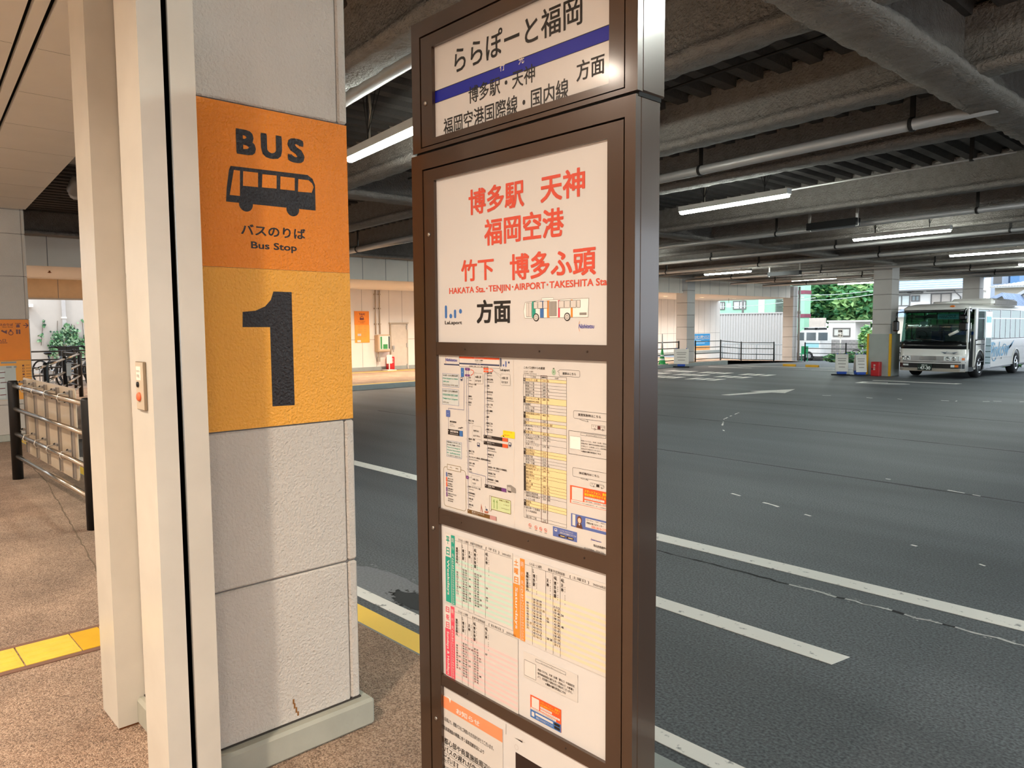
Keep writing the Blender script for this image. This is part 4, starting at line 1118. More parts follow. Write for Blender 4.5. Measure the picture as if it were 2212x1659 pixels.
h.poly(h.round(a_ + w * 0.07, b_ - q * 0.45, a_ + w * 0.18, b_ - q * 0.15, 0.002), WHT, 3); h.rect(a_ + w * 0.09, b_ - q * 0.33, a_ + w * 0.16, b_ - q * 0.2, DBLU, 4)
for p in ((-1.5494,1.1147), (-1.5247,1.1128), (-1.5052,1.1125), (-1.4854,1.1123)):
    h.ring(p[0], p[1], 0.0052, 0.0012, ORG, 3, 18); h.line(p[0] - 0.0035, p[1] + 0.0035, p[0] + 0.0035, p[1] - 0.0035, 0.001, ORG, 4); h.rect(p[0] - 0.002, p[1] - 0.002, p[0] + 0.002, p[1] + 0.001, GRY, 2)
    h.rect(p[0] - 0.005, p[1] - 0.0095, p[0] + 0.005, p[1] - 0.0075, GRY, 2)
nishi(h, -1.3135,1.1237, -1.2766,1.1199)
h.text('西日本鉄道株式会社', -1.3043,1.1106, (W1 + 0.01), (-1.3043,1.1054)[1], KB, 3, off=0.012); h.text('Nishi-Nippon Railroad', -1.3035,1.1027, -1.2688,1.1064, KB, 3)
h.text('竹下営業所', -1.3381,1.0953, -1.3018,1.0906, KB, 3); h.text('2024.3/16', -1.2961,1.0963, -1.2673,1.0906, KB, 3)
h.mb.build('fare_sheet', col, fix=False)

# ---- third window: backing board, three timetables, two notices
h = sheet_on(W0 - 0.004, 0.508, W1 + 0.004, 1.050, BOARD, 1.5135)
h.mb.build('timetable_board', col, fix=False)
random.seed(5)
def timetable(name, x0, z0, x1, z1, jp, en, c, tint, cols, y=1.5115):
    h = sheet_on(x0, z0, x1, z1, PAPER, y, 0.0008)
    w, q = x1 - x0, z1 - z0
    a = 0.030; b = 0.052                       # title strip, hour strip
    h.rect(x0 + 0.001, z1 - q * 0.33, x0 + a, z1 - 0.006, WHT, 1)
    h.rect(x0 + 0.001, z0 + 0.004, x0 + a, z1 - q * 0.34, c, 2)
    n = len(jp)
    for i, ch in enumerate(jp):
        t = z1 - 0.012 - (q * 0.31) * i / n
        h.text(ch, x0 + 0.006, t - (q * 0.31) / n * 0.72, x0 + a - 0.006, t, c, 3, off=0.025)
    h.text(en, x0 + 0.007, z0 + q * (0.12 if len(en) < 12 else 0.03), x0 + a - 0.008, z1 - q * 0.38, WHT, 4, off=0.02, rot=-90)
    h.rect(x0 + a + 0.002, z0 + 0.002, x0 + b, z1 - 0.004, c, 2)
    h.text('時', x0 + a + 0.006, z1 - 0.030, x0 + b - 0.004, z1 - 0.012, WHT, 4)
    h.text('行', x0 + a + 0.006, z1 - q * 0.22, x0 + b - 0.004, z1 - q * 0.17, WHT, 4); h.text('先', x0 + a + 0.006, z1 - q * 0.32, x0 + b - 0.004, z1 - q * 0.27, WHT, 4)
    top = z1 - q * 0.33
    rows = 20
    rh = (top - z0 - 0.003) / rows
    for i in range(rows):
        zt = top - rh * i
        if i % 2 == 0: h.rect(x0 + b, zt - rh, x1 - 0.001, zt, tint, 1)
        h.text(str(5 + i), x0 + a + 0.006, zt - rh * 0.85, x0 + b - 0.006, zt - rh * 0.15, WHT, 4)
    cu = [x0 + b + 0.003] + [x0 + w * k for k in cols]
    for u in cu[1:]: h.line(u, z0 + 0.003, u, z1 - 0.018, 0.0009, KB, 3)
    h.line(x0 + b, z1 - 0.018, x1, z1 - 0.018, 0.0006, KB, 3)
    h.text('ららぽーと福岡', x0 + b + 0.02, z1 - 0.0155, x0 + b + 0.07, z1 - 0.007, KB, 3); h.text('発車予定時刻表', x0 + w * 0.40, z1 - 0.0155, x0 + w * 0.58, z1 - 0.0065, KB, 3)
    h.text('[ ' + jp + ' ]', x0 + w * 0.63, z1 - 0.0155, x0 + w * 0.82, z1 - 0.006, KB, 3); h.text('24/03/16改正', x0 + w * 0.86, z1 - 0.015, x0 + w * 0.98, z1 - 0.0075, KB, 3)
    heads = ['福岡空港国内', '博多駅', '天神', '博多埠頭', '天神']
    nums = ['', 'L', '', '46L', '46L']
    for i, u in enumerate(cu[:5]):
        t = z1 - 0.034
        if nums[i]: h.text(nums[i], u + 0.003, t - 0.001, u + (0.008 if nums[i] == 'L' else 0.016), t + 0.010, KB, 3, off=0.012)
        s_h = q * 0.2 * len(heads[i]) / 6 + 0.012
        for j, ch in enumerate(heads[i]):
            st_ = min(0.0125, q * 0.23 / len(heads[i]))
            h.text(ch, u + 0.003, t - 0.005 - st_ * (j + 0.9), u + 0.0125, t - 0.005 - st_ * j, KB, 3, off=0.02)
        for j in range(10): h.rect(u + 0.017, t - 0.006 - 0.006 * j, u + 0.0195, t - 0.0095 - 0.006 * j, GRY, 2) if (i + j) % 4 else None
        per = (1, 3, 1, 2, 1)[i]
        for r_ in range(3, rows - 3):
            n = per if random.random() < 0.8 else per + 1
            if i in (2, 4) and random.random() < 0.7: continue
            if i == 0 and not (4 < r_ < 15): continue
            for k_ in range(n):
                uu = u + 0.004 + 0.0128 * k_
                lim = cu[i + 1] if i + 1 < len(cu) else x1
                if uu + 0.009 > lim and i < len(cu) - 1: break
                zt = top - rh * r_
                h.text('%02d' % random.randint(2, 57), uu, zt - rh * 0.86, uu + 0.0088, zt - rh * 0.12, KB, 3, off=0.012)
    h.mb.build(name, col, fix=False)
a_, b_ = -1.9574,1.0140; c_, _d = -1.6268,1.0119; _c, d_ = -1.9627,0.7728
timetable('weekday_timetable', a_, d_, c_, b_, '平日', 'Weekdays', TEAL, MINT, (0.265, 0.36, 0.445, 0.615), 1.5117)
a_, b_ = -1.6255,1.0108; _c, d_ = -1.5993,0.7527
timetable('saturday_timetable', a_ + 0.001, d_, W1 - 0.001, b_, '土曜日', 'Saturdays', OR2, PEA, (0.225, 0.375, 0.455, 0.53), 1.5113)
a_, b_ = -1.9627,0.7712; c_, d_ = -1.6046,0.5161
timetable('sunday_timetable', a_, d_, c_, b_, '日祝日', 'Sundays & Holidays', PKR, PINK, (0.25, 0.335, 0.41, 0.57), 1.5109)
a_, b_ = -1.5811,0.7238; c_, d_ = -1.3624,0.6439
h = sheet_on(a_, d_, c_, b_, PAPER, 1.5115, 0.0012)
h.rect(-1.5767,0.6990, -1.5276,0.6512, WHT, 1); h.frame(-1.5767,0.6990, -1.5276,0.6512, 0.0008, K, 2)
h.frame(-1.5285,0.7168, -1.4072,0.7083, 0.0008, K, 2); h.text('運行状況のご案内について', -1.5066,0.7104, -1.4259,0.7124, KB, 3)
for i, (t, p0, p1) in enumerate((('西鉄バスでは、天候（台風・雪など）や道路状況', (-1.5192,0.6910), (-1.3738,0.6849)), ('（都市高速道路の通行止め・渋滞など）の影響に', (-1.5205,0.6800), (-1.3749,0.6739)), ('より、迂回運行や運休を行う場合がございます。', (-1.5199,0.6700), (-1.3818,0.6626)), ('⇒最新の運行状況はこちら', (-1.4882,0.6592), (-1.4073,0.6537)))):
    vt = p0[1]; h.text(t, p0[0], vt, p1[0], vt - 0.0075, KB, 3, off=0.02 if i == 3 else 0.005)
h.mb.build('service_notice', col, fix=False)
a_, b_ = -1.5522,0.5983; c_, d_ = -1.4263,0.5300
h = sheet_on(a_, d_, c_, b_, ORG, 1.5115, 0.0012)
w, q = c_ - a_, b_ - d_
h.rect(a_, d_, c_, d_ + q * 0.36, BLUE, 1); h.rect(a_ + w * 0.05, d_ + q * 0.48, a_ + w * 0.3, b_ - q * 0.05, WHT, 2)
h.text('スマートフォン、携帯で', a_ + w * 0.34, b_ - q * 0.05, c_ - w * 0.02, b_ - q * 0.15, YEL, 3); h.text('接近情報が分かります', a_ + w * 0.34, b_ - q * 0.17, c_ - w * 0.06, b_ - q * 0.27, YEL, 3)
for k_, e_ in ((0.30, 0.72), (0.42, 0.97)): h.rect(a_ + w * 0.34, b_ - q * (k_ + 0.09), a_ + w * e_, b_ - q * k_, WHT, 3); h.text('にしてつバスナビ', a_ + w * 0.36, b_ - q * (k_ + 0.07), a_ + w * (e_ - 0.04), b_ - q * (k_ + 0.02), KB, 4)
h.rect(a_ + w * 0.02, d_ + q * 0.37, c_ - w * 0.15, d_ + q * 0.46, WHT, 3); h.text('こちらのQRコードから接続出来ます', a_ + w * 0.04, d_ + q * 0.39, c_ - w * 0.18, d_ + q * 0.44, KB, 4)
h.poly(h.round(a_ + w * 0.05, d_ + q * 0.08, a_ + w * 0.14, d_ + q * 0.28, 0.002), WHT, 3)
h.rect(a_ + w * 0.18, d_ + q * 0.2, c_ - w * 0.25, d_ + q * 0.3, WHT, 3); h.text('西鉄バスの公式アプリです', a_ + w * 0.2, d_ + q * 0.05, c_ - w * 0.26, d_ + q * 0.15, WHT, 3)
for k_ in (0.05, 0.2): h.rect(c_ - w * 0.21, d_ + q * k_, c_ - w * 0.03, d_ + q * (k_ + 0.12), K, 3)
h.mb.build('app_sticker', col, fix=False)

# ---- bottom window: orange-headed notice, white board with a dark window
h = sheet_on(W0 - 0.004, 0.13, W1 + 0.004, 0.486, BOARD, 1.5140)
a_, b_ = -1.6211,0.3886
h.rect(a_, 0.15, -1.30, b_, ink('241512'), 1)
h.line(-1.6635,0.4616, -1.6639,0.4275, 0.002, GRY, 2)
h.ring(-1.6165,0.4054, 0.008, 0.0012, LG, 2); h.poly([(-1.6245,0.4329), (-1.5761,0.4370), (-1.5909,0.4308), (-1.5871,0.4404)][::-1], LG, 2)
h.mb.build('display_board', col, fix=False)
a_, b_ = -1.6782,0.4340
_c, t_ = -2.0011,0.4367; _c, e_ = -2.0021,0.3950
h = sheet_on(W0 - 0.003, 0.132, a_, t_ + 0.001, PAPER, 1.5118, 0.001)
h.rect(W0 - 0.003, e_, a_, t_ + 0.001, SALM, 1)
h.poly([(-1.9649,0.4440), (-1.9374,0.4409), (-1.9424,0.4244), (-1.9480,0.4385)][::-1], ink('f3ece2'), 2)
h.text('お知らせ', -1.9094,0.4213, -1.7876,0.4023, WHT, 3, off=0.03)
h.text('6月1日頃より、西鉄バスをご利用いただきありがとうございます。', W0 - 0.012, (-2.0027,0.3656)[1], (-1.7208,0.3515)[0], (-2.0031,0.3504)[1], KB, 3, off=0.008)
h.text('大型商業施設の開業に伴う道路混雑状況により', W0 - 0.012, (-2.0035,0.3322)[1], (-1.7680,0.3229)[0], (-2.0038,0.3179)[1], KB, 3, off=0.008)
a_, b_ = -1.9776,0.2915; _c, d_ = -1.9781,0.2688
e_ = (-1.6782,0.4340)[0] - 0.004
h.text('都心部や商業施設周辺におい', a_, b_, e_, d_, K, 3, off=0.012)
h.line(a_, d_ - 0.004, e_, d_ - 0.004, 0.001, K, 3)
a_, b_ = -1.9783,0.2603; _c, d_ = -1.9787,0.2385
h.text('バスの遅れが生じる場合が', a_, b_, e_, d_, K, 3, off=0.012); h.line(a_, d_ - 0.004, e_, d_ - 0.004, 0.001, K, 3)
a_, b_ = -1.9789,0.2299; _c, d_ = -1.9794,0.2080; c_ = (-1.8923,0.2181)[0]
h.text('ございます。', a_, b_, c_, d_, K, 3, off=0.012); h.line(a_, d_ - 0.004, c_, d_ - 0.004, 0.001, K, 3)
a_, b_ = -1.9822,0.1902; _c, d_ = -1.9824,0.1780
h.text('お客さまにはご迷惑をおかけします', a_, b_, e_, d_, K, 3, off=0.008)
h.mb.build('orange_notice', col, fix=False)

# ================================================================== lamps, pipes and lights under the roof
TUBE = emit('lamp_tube', 'f4fff8', 95)
HOUS = mat('lamp_housing', 'cfcdc8', 0.5)
WIRE = mat('steel_wire', '3a3735', 0.5, metal=0.6)
CABLE = mat('lamp_cable', 'b7ab96', 0.7)
PIPEM = mat('galvanised_pipe', 'c4c0bc', 0.4, metal=0.3, var=0.05)
ROD = mat('hanger_rod', '2e2b29', 0.6, metal=0.4)

lamp = thing('tube_lamp', 'lit tube lamp nearest the sign column, hung right of it', 'lamp', (-6.43, 10.74, 3.6), 'tube lamps under the roof', rot=-SKEW - 0.015, local=True)
q = MB(); q.box(-1.05, 1.05, -0.055, 0.055, 0.0, 0.085, HOUS); q.build('housing', lamp)
q = MB(); q.prism([(-0.045, 0), (-0.04, -0.03), (-0.02, -0.045), (0.02, -0.045), (0.04, -0.03), (0.045, 0)], (-1.03, 0, 0), (1.03, 0, 0), (0, 1, 0), (0, 0, 1), TUBE, True); q.build('diffuser', lamp)
for x in (-0.55, 0.62):
    q = MB()
    q.tube((x, 0, 0.08), (x, 0, 0.66), 0.008, ROD, 6)
    for dx in (-0.22, -0.1, 0.13, 0.27): q.tube((x, 0, 0.16), (x + dx, 0.05, 0.66), 0.004, WIRE, 5)
    q.build('hanger', lamp)
q = MB(); q.path([(-0.55, 0.02, 0.09), (-0.57, 0.03, 0.25), (-0.52, 0.03, 0.4), (-0.55, 0.02, 0.66)], 0.014, CABLE, 6); q.build('cable', lamp)
LAMPS = [(-6.25, 17.25, 'lit tube lamp, second of the row beyond the sign column'), (-6.17, 23.5, 'lit tube lamp above and before the coach'), (-5.75, 28.85, 'lit tube lamp over the coach at the frame edge'),
         (-6.55, 4.43, 'lit tube lamp seen between the near pillar and the sign column'), (-14.95, 24.78, 'lit tube lamp before the far fascia band'), (-14.75, 31.3, 'lit tube lamp over the yellow wheel stops'),
         (-14.8, 36.05, 'lit tube lamp just left of the far pillar, before the trees'), (-14.95, 18.3, 'lit tube lamp hidden behind the sign column'), (-14.95, 12.0, 'lit tube lamp over the far kerb'),
         (1.2, 3.75, 'lit tube lamp on the open side by the kerb'), (2.3, 9.6, 'lit tube lamp on the open side'), (2.3, 16.0, 'lit tube lamp further along the open side'), (2.3, 22.4, 'lit tube lamp at the far open side')]
for x, y, lb in LAMPS:
    copy_thing(lamp, (x, y, 3.6), None, lb)

def along(x0, x1, y1, z):       # a run parallel to the beams, passing (x1, y1)
    return (x0, y1 + (x1 - x0) * 0.125, z), (x1, y1, z)
def pipe(name, p0, p1, r, m, label, hangers=(), cat='pipe'):
    t = thing(name, label, cat, ((p0[0] + p1[0]) / 2, (p0[1] + p1[1]) / 2, p0[2] - r))
    q = MB(); q.tube(p0, p1, r, m, 14); q.build('run', t)
    for k_ in hangers:
        c = Vector(p0).lerp(Vector(p1), k_)
        h_ = MB(); h_.bar((c.x, c.y, c.z - r - 0.01), (c.x, c.y, 4.28), 0.05, 0.02, ROD); h_.lathe([(r + 0.004, -0.02), (r + 0.012, -0.02), (r + 0.012, 0.02), (r + 0.004, 0.02)], c, ROD, Vector(p1) - Vector(p0), 14)
        h_.build('hanger', t)
    return t
a, b = along(-10.1, -2.2, 8.40, 3.76); pipe('drain_pipe', a, b, 0.062, PIPEM, 'thick bright steel pipe slung under the beams right of the sign column', (0.12, 0.55, 0.9))
a, b = along(-6.2, -2.6, 10.80, 3.76); pipe('conduit', a, b, 0.012, PIPEM, 'thin steel conduit behind the first tube lamp', (0.86,))
a, b = along(-9.9, -2.6, 6.1, 4.02); pipe('conduit', a, b, 0.014, WIRE, 'thin dark conduit across the ribbed deck', ())
a, b = along(-18.6, -11.2, 9.40, 3.62); pipe('drain_pipe', a, b, 0.075, PIPEM, 'pale pipe seen low in the gap left of the sign column', (0.3, 0.8))
a, b = along(-10.1, -2.4, 3.5, 3.98); pipe('drain_pipe', a, b, 0.07, PIPEM, 'pipe under the deck behind the lamp left of the sign column', (0.3, 0.7))
for i, (y, z, r) in enumerate(((15.0, 3.68, 0.05), (18.6, 3.66, 0.045), (21.4, 3.62, 0.06), (25.9, 3.6, 0.05), (29.5, 3.58, 0.04), (32.5, 3.58, 0.05))):
    a, b = along(-18.8, -3.0 if i else -2.6, y, z)
    pipe('drain_pipe', a, b, r, PIPEM, ('grey pipe run across the far bays, first beyond the deep beam', 'grey pipe run before the second tube lamp row', 'grey pipe run over the lane arrow', 'grey pipe run before the far pillar top', 'thin grey pipe run behind the far pillar top', 'grey pipe run nearest the open end')[i], (0.15, 0.4, 0.65, 0.9))
BLK = mat('black_metal', '121213', 0.45, metal=0.3)
GALV = mat('bracket_zinc', 'b6b4b0', 0.4, metal=0.6)
def guide_bar(p0, p1, label):
    t = thing('hanging_bar', label, 'bar', ((p0[0] + p1[0]) / 2, (p0[1] + p1[1]) / 2, p0[2] - 0.08))
    MB().bar(p0, p1, 0.16, 0.14, BLK).build('panel', t)
    for k_ in (0.02, 0.98):
        c = Vector(p0).lerp(Vector(p1), k_)
        MB().bar((c.x, c.y, c.z - 0.09), (c.x, c.y, 4.26), 0.05, 0.02, GALV).build('bracket', t)
    return t
guide_bar((-7.2, 15.0, 3.66), (-6.15, 14.86, 3.66), 'black bar on zinc brackets under the deep beam')
guide_bar((-13.9, 25.9, 3.52), (-12.6, 25.72, 3.52), 'black bar hung near the lamp before the far fascia')
# zinc struts holding the deck pipes
for x, y, dx, dy, lb in ((-5.6, 7.7, 0.35, 0.6, 'short zinc strut under the deck left of the thick pipe'), (-5.15, 18.7, 0.3, 0.7, 'short zinc strut above the second tube lamp'), (-4.7, 21.6, 0.3, 0.7, 'short zinc strut before the third tube lamp')):
    o = MB().bar((x, y, 4.1), (x + dx, y - dy, 4.1), 0.05, 0.03, GALV).build('zinc_strut'); tag(o, lb, 'strut')
# elbow duct tucked behind the soffit edge, at the left
q = MB(); q.path([(-14.9, 3.5, 4.05), (-14.2, 3.35, 3.98), (-13.9, 3.25, 3.95), (-13.75, 3.28, 4.06), (-13.72, 3.3, 4.12)], 0.11, PIPEM, 12)
tag(q.build('elbow_duct'), 'grey elbow duct above the soffit edge at the left', 'duct')
DUCTG = mat('duct_grey', '77726c', 0.6)
q = MB(); q.path([(-9.9, 9.1, 4.05), (-9.0, 8.95, 4.0), (-7.6, 8.75, 4.0)], 0.10, SPRAY, 12)
# brown painted wall panel high behind the far beam
# ---- warm downlights in the near soffit, and in the far one
LENS = emit('downlight_lens', 'ffdcae', 14)
RIM = mat('downlight_rim', 'e8e2d8', 0.4)
def downlight(name, x, y, z, watts, label, r=0.075, col_=(1.0, 0.87, 0.74), group=None, spread=150):
    t = thing(name, label, 'lamp', (x, y, z - 0.012), group, local=True)
    q = MB(); q.lathe([(r, 0.012), (r + 0.02, 0.012), (r + 0.02, 0.0), (r, 0.0), (r, 0.012)], (0, 0, 0), RIM, (0, 0, 1), 20); q.build('rim', t)
    q = MB(); q.lathe([(0, 0.008), (r, 0.008)], (0, 0, 0), LENS, (0, 0, 1), 20); q.build('lens', t)
    if watts:
        L_ = bpy.data.lights.new(name, 'AREA'); L_.shape = 'DISK'; L_.size = 2 * r; L_.energy = watts; L_.color = col_; L_.spread = R(spread)
        lo = bpy.data.objects.new(name + '_light', L_); COL.objects.link(lo); lo.parent = t; lo.location = (0, 0, -0.004)
    return t
WATT = 40
for y, xs in ((-1.2, (-11.0, -8.5, -6.0, -3.5, -1.0, 1.5, 4.0)), (-3.6, (-12, -8.0, -4.0, 0.0, 4.0))):
    for x in xs:
        downlight('downlight', x, y, 3.5, 100 if (x, y) == (-1.0, -1.2) else WATT, 'warm downlight in the soffit over the near pavement', group='downlights of the near soffit')
for i, y in enumerate((3.1, 8.4, 12.72, 15.9, 19.1, 22.3, 25.5, 28.0, 31.0, 34.2, 37.4)):
    downlight('downlight', -22.1, y, 3.12, 110, 'round warm downlight in the far soffit', r=0.10, col_=(1.0, 0.82, 0.63) if y < 20 else (1.0, 0.92, 0.84), group='downlights of the far soffit')

for x, y, lb in ((-21.3, 4.35, 'small brown sprinkler head in the far soffit, nearer the fascia'), (-23.6, 4.25, 'small brown sprinkler head in the far soffit, nearer the tan lintel')):
    q = MB(); q.lathe([(0.02, 0.06), (0.02, 0.03), (0.045, 0.02), (0.045, 0.01), (0.0, 0.0)], (x, y, 3.06), mat('sprinkler_brass', '8a5a34', 0.4, metal=0.6), (0, 0, 1), 12)
    tag(q.build('sprinkler_head'), lb, 'sprinkler')

# ================================================================== left: shutter button, tactile strip, rails
BTNM = mat('button_plate', '8d7a62', 0.35, metal=0.5)
t = thing('shutter_switch', 'small steel switch box with red button on the shutter post', 'switch', (-2.593, 0.769, 1.435))
q = MB(); q.cbox(-2.632, -2.553, 0.7665, 0.7769, 1.435, 1.592, 0.002, BTNM, {'-y': mat('switch_face', 'cfc0a8', 0.4, metal=0.2)}); q.build('box', t)
q = MB(); q.box(-2.622, -2.580, 0.7655, 0.7665, 1.532, 1.576, mat('switch_label', 'ece4d4', 0.5)); lb_ = q.build('name_plate', t)
sh = Sheet((0, 0.7653, 0), (1, 0, 0), (0, 0, 1)); sh.text('シャッター', -2.618, 1.556, -2.585, 1.566, K, 1); sh.text('非常', -2.616, 1.540, -2.590, 1.551, GRY, 1); sh.mb.build('lettering', lb_, fix=False)
q = MB(); q.lathe([(0, 0), (0.0095, 0), (0.009, 0.004), (0, 0.005)], (-2.608, 0.7665, 1.5175), BLK, (0, -1, 0), 16); q.build('key_lock', t)
q = MB(); q.lathe([(0, 0), (0.015, 0), (0.015, 0.004), (0.011, 0.008), (0, 0.009)], (-2.597, 0.7665, 1.478), mat('red_button', 'dd6a40', 0.35), (0, -1, 0), 20); q.build('button', t)

TAC = mat('tactile_yellow', 'e8c34a', 0.55, var=0.08, vscale=12, detail=7)
TACD = mat('tactile_yellow_plain', 'd8a61c', 0.6, var=0.06, vscale=10)
TBORD = mat('tactile_border', '7d5a48', 0.7)
def tac_tile(y0, y1, ribs, label):
    q = MB(); m_ = TAC if ribs else TACD
    x0, x1 = -4.648, -4.360
    q.cbox(x0, x1, y0 + 0.002, y1 - 0.002, 0.0005, 0.008, 0.0015, m_)
    if ribs:
        for i in range(4):
            c = x0 + (x1 - x0) * (i + 0.5) / 4
            q.prism([(-0.022, 0.0), (-0.016, 0.006), (0.016, 0.006), (0.022, 0.0)], (c, y0 + 0.02, 0.0078), (c, y1 - 0.02, 0.0078), (1, 0, 0), (0, 0, 1), m_)
    return tag(q.build('tactile_tile'), label, 'tactile tile', 'yellow tactile strip')
for y0, y1, rb, lb in ((-0.17, 0.115, 1, 'ribbed yellow tactile tile nearest the mall wall'), (0.117, 0.402, 1, 'ribbed yellow tactile tile just out at the left'), (0.404, 0.690, 1, 'ribbed yellow tactile tile at the left frame edge'), (0.694, 0.948, 1, 'ribbed yellow tactile tile ending at the plain yellow one'),
                       (0.950, 1.094, 0, 'plain darker yellow tactile tile beside the rear shutter post'), (1.096, 1.38, 1, 'ribbed yellow tactile tile mostly behind the rear shutter post')):
    tac_tile(y0, y1, rb, lb)
q = MB(); q.box(-4.690, -4.651, -0.3, 1.40, 0.0005, 0.005, TBORD); q.box(-4.357, -4.318, -0.3, 1.40, 0.0005, 0.005, TBORD)
tag(q.build('tactile_border'), 'thin brown edging on both sides of the tactile strip', 'edging')

BPOST = mat('black_post', '161515', 0.4, metal=0.2)
STAIN = mat('stainless_rail', 'c9c0b2', 0.22, metal=0.95, var=0.04)
def guard_rail(name, label, posts, zs, rr=0.021, pr=0.042, ph=1.12, railm=None, group=None, postm=None, zoff=None):
    t = thing(name, label, 'railing', posts[0] + (0,), group)
    zo = zoff or (lambda p: 0.0)
    for p in posts:
        q = MB(); z0 = zo(p)
        q.lathe([(0, z0), (pr, z0), (pr, z0 + ph - 0.02), (pr * 0.8, z0 + ph), (0, z0 + ph)], (p[0], p[1], 0), postm or BPOST, (0, 0, 1), 14)
        q.build('post', t)
    for a, b in zip(posts, posts[1:]):
        for z in zs:
            MB().tube((a[0], a[1], zo(a) + z), (b[0], b[1], zo(b) + z), rr, railm or STAIN, 10).build('rail', t)
    return t
gr = guard_rail('guard_rail', 'black posted guard rail with four stainless bars and a board tied on', [(-7.01, 1.66), (-9.99, 1.62)], (1.063, 0.805, 0.522, 0.264), 0.024, 0.055)
ACR = mat('back_of_board', 'd8c6aa', 0.3, var=0.05, vscale=3, coat=0.5)
CHAN = mat('aluminium_channel', 'b3aaa0', 0.35, metal=0.6)
CLAMP = mat('clamp_wire', 'ded6ca', 0.3, metal=0.5)
bd = thing('notice_board', 'cream board seen from behind, clamped to the guard rail', 'board', (-8.87, 1.735, 0.28))
sh = Sheet((0, 1.73, 0), (1, 0, 0), (0, 0, 1))
pf = sh.round(-10.05, 0.29, -7.72, 1.15, 0.06)
q = MB(); q.prism([(u, v) for u, v in pf], (0, 1.728, 0), (0, 1.736, 0), (1, 0, 0), (0, 0, 1), ACR); q.build('panel', bd)
for i in range(5):
    x = -9.90 + i * 0.515
    q = MB(); q.box(x - 0.035, x + 0.035, 1.708, 1.728, 0.31, 1.13, CHAN); q.box(x - 0.012, x + 0.012, 1.703, 1.709, 0.31, 1.13, mat('channel_slot', '8d857b', 0.5, metal=0.5)); q.build('channel', bd)
    for zc in (1.063, 0.522):
        yr = 1.66 - (x + 7.01) * (0.04 / 2.98) * -1 if False else 1.66 + (x + 7.01) * 0.0134
        q = MB()
        q.path([(x - 0.06, 1.712, zc + 0.035), (x - 0.06, yr - 0.02, zc + 0.036), (x - 0.06, yr - 0.034, zc), (x - 0.06, yr - 0.02, zc - 0.036), (x - 0.06, 1.712, zc - 0.035)], 0.006, CLAMP, 6)
        for dz in (0.04, -0.04): q.box(x - 0.10, x - 0.02, 1.690, 1.71, zc + dz - 0.012, zc + dz + 0.012, CHAN); q.ball((x - 0.10, 1.69, zc + dz), 0.014, BLK, 8, 6)
        q.build('clamp', bd)

g2 = guard_rail('guard_rail', 'black posted stainless rail beyond the board, climbing towards the bicycles', [(-14.85, 2.90), (-17.8, 3.82), (-21.0, 4.83)], (1.07, 0.80, 0.53, 0.27), 0.022, 0.042)
for z in (1.07, 0.80, 0.53, 0.27): MB().tube((-13.75, 2.56, z), (-14.85, 2.90, z), 0.022, STAIN, 10).build('rail', g2)
g3 = guard_rail('guard_rail', 'all black guard rail across the opening before the bicycles', [(-21.1, 4.86), (-22.8, 4.88)], (1.07, 0.80, 0.53, 0.27), 0.02, 0.05, railm=BPOST)
g4 = guard_rail('guard_rail', 'black four-bar rail in front of the bicycle rack', [(-24.2, 4.2), (-24.2, 5.45), (-24.2, 6.75)], (1.07, 0.84, 0.62, 0.40), 0.022, 0.04, railm=BPOST)
o = MB().box(-17.74, -17.72, 3.83, 3.92, 0.72, 0.98, mat('tag_white', 'e6e2da', 0.5)).build('rail_tag'); tag(o, 'small white notice hung on the stainless rail', 'notice')

# direction panel on the left pillar
s_ = Sheet((-13.4475, 0, 0), (0, 1, 0), (0, 0, 1), 0.0012)
ORF = mat('orange_vinyl_far', 'f08708', 0.5); AMF = mat('amber_vinyl_far', 'f0a23a', 0.5)
s_.mb.box(-13.452, -13.4475, 1.80, 2.432, 1.228, 1.842, ORF)
DK2 = ink('6a2410')
def mtext(t, p0, p1, m=DK2, off=0.02): s_.text(t, p0[0], p0[1], p1[0], p1[1], m, 2, off=off)
a_ = [(2.3573,1.7536), (2.4233,1.7533)]; s_.line(a_[0][0], a_[0][1], a_[1][0], a_[1][1], 0.012, DK2, 2)
s_.pline([(2.3890,1.7865), (2.4233,1.7533), (2.3856,1.7170)], 0.012, DK2, 2)
mtext('バスのりば', (2.0108,1.7843), (2.2282,1.7476)); mtext('Bus Stop', (2.0945,1.7374), (2.2250,1.7192)); mtext('TAXI', (2.2534,1.7891), (2.3273,1.7735))
s_.poly([(2.2674,1.7507), (2.2776,1.7693), (2.3055,1.7692), (2.3140,1.7505), (2.3126,1.7230), (2.2660,1.7233)][::-1], DK2, 2)
s_.poly([(2.0686,1.6726), (2.0876,1.6898), (2.1139,1.6678), (2.1469,1.6860), (2.1439,1.6262), (2.0950,1.6539)][::-1], DK2, 2)
u, v = 2.1951,1.6386; s_.ring(u, v, 0.028, 0.01, DK2, 2); u, v = 2.1926,1.6802; s_.disc(u, v, 0.014, DK2, 2)
for xx in (232, 268):
    pass
for p0, p1 in (((2.2633,1.6686), (2.2835,1.6244)), ((2.2950,1.6682), (2.3172,1.6240))):
    s_.rect(p0[0], p1[1], p1[0], p0[1], DK2, 2); s_.disc((p0[0] + p1[0]) / 2, p0[1] + 0.012, 0.013, DK2, 2)
mtext('入口', (2.0263,1.5519), (2.1262,1.5088)); mtext('Entrance', (2.0331,1.5063), (2.1416,1.4867))
tag(s_.mb.build('direction_sign', fix=False), 'orange direction sign with arrow and pictograms on the left pillar', 'sign')
s_ = Sheet((-13.4475, 0, 0), (0, 1, 0), (0, 0, 1), 0.0012)
s_.mb.box(-13.452, -13.4475, 1.80, 2.432, 0.63, 1.224, AMF)
MAPG = ink('b9bdb4'); MAPD = ink('8d8f8a')
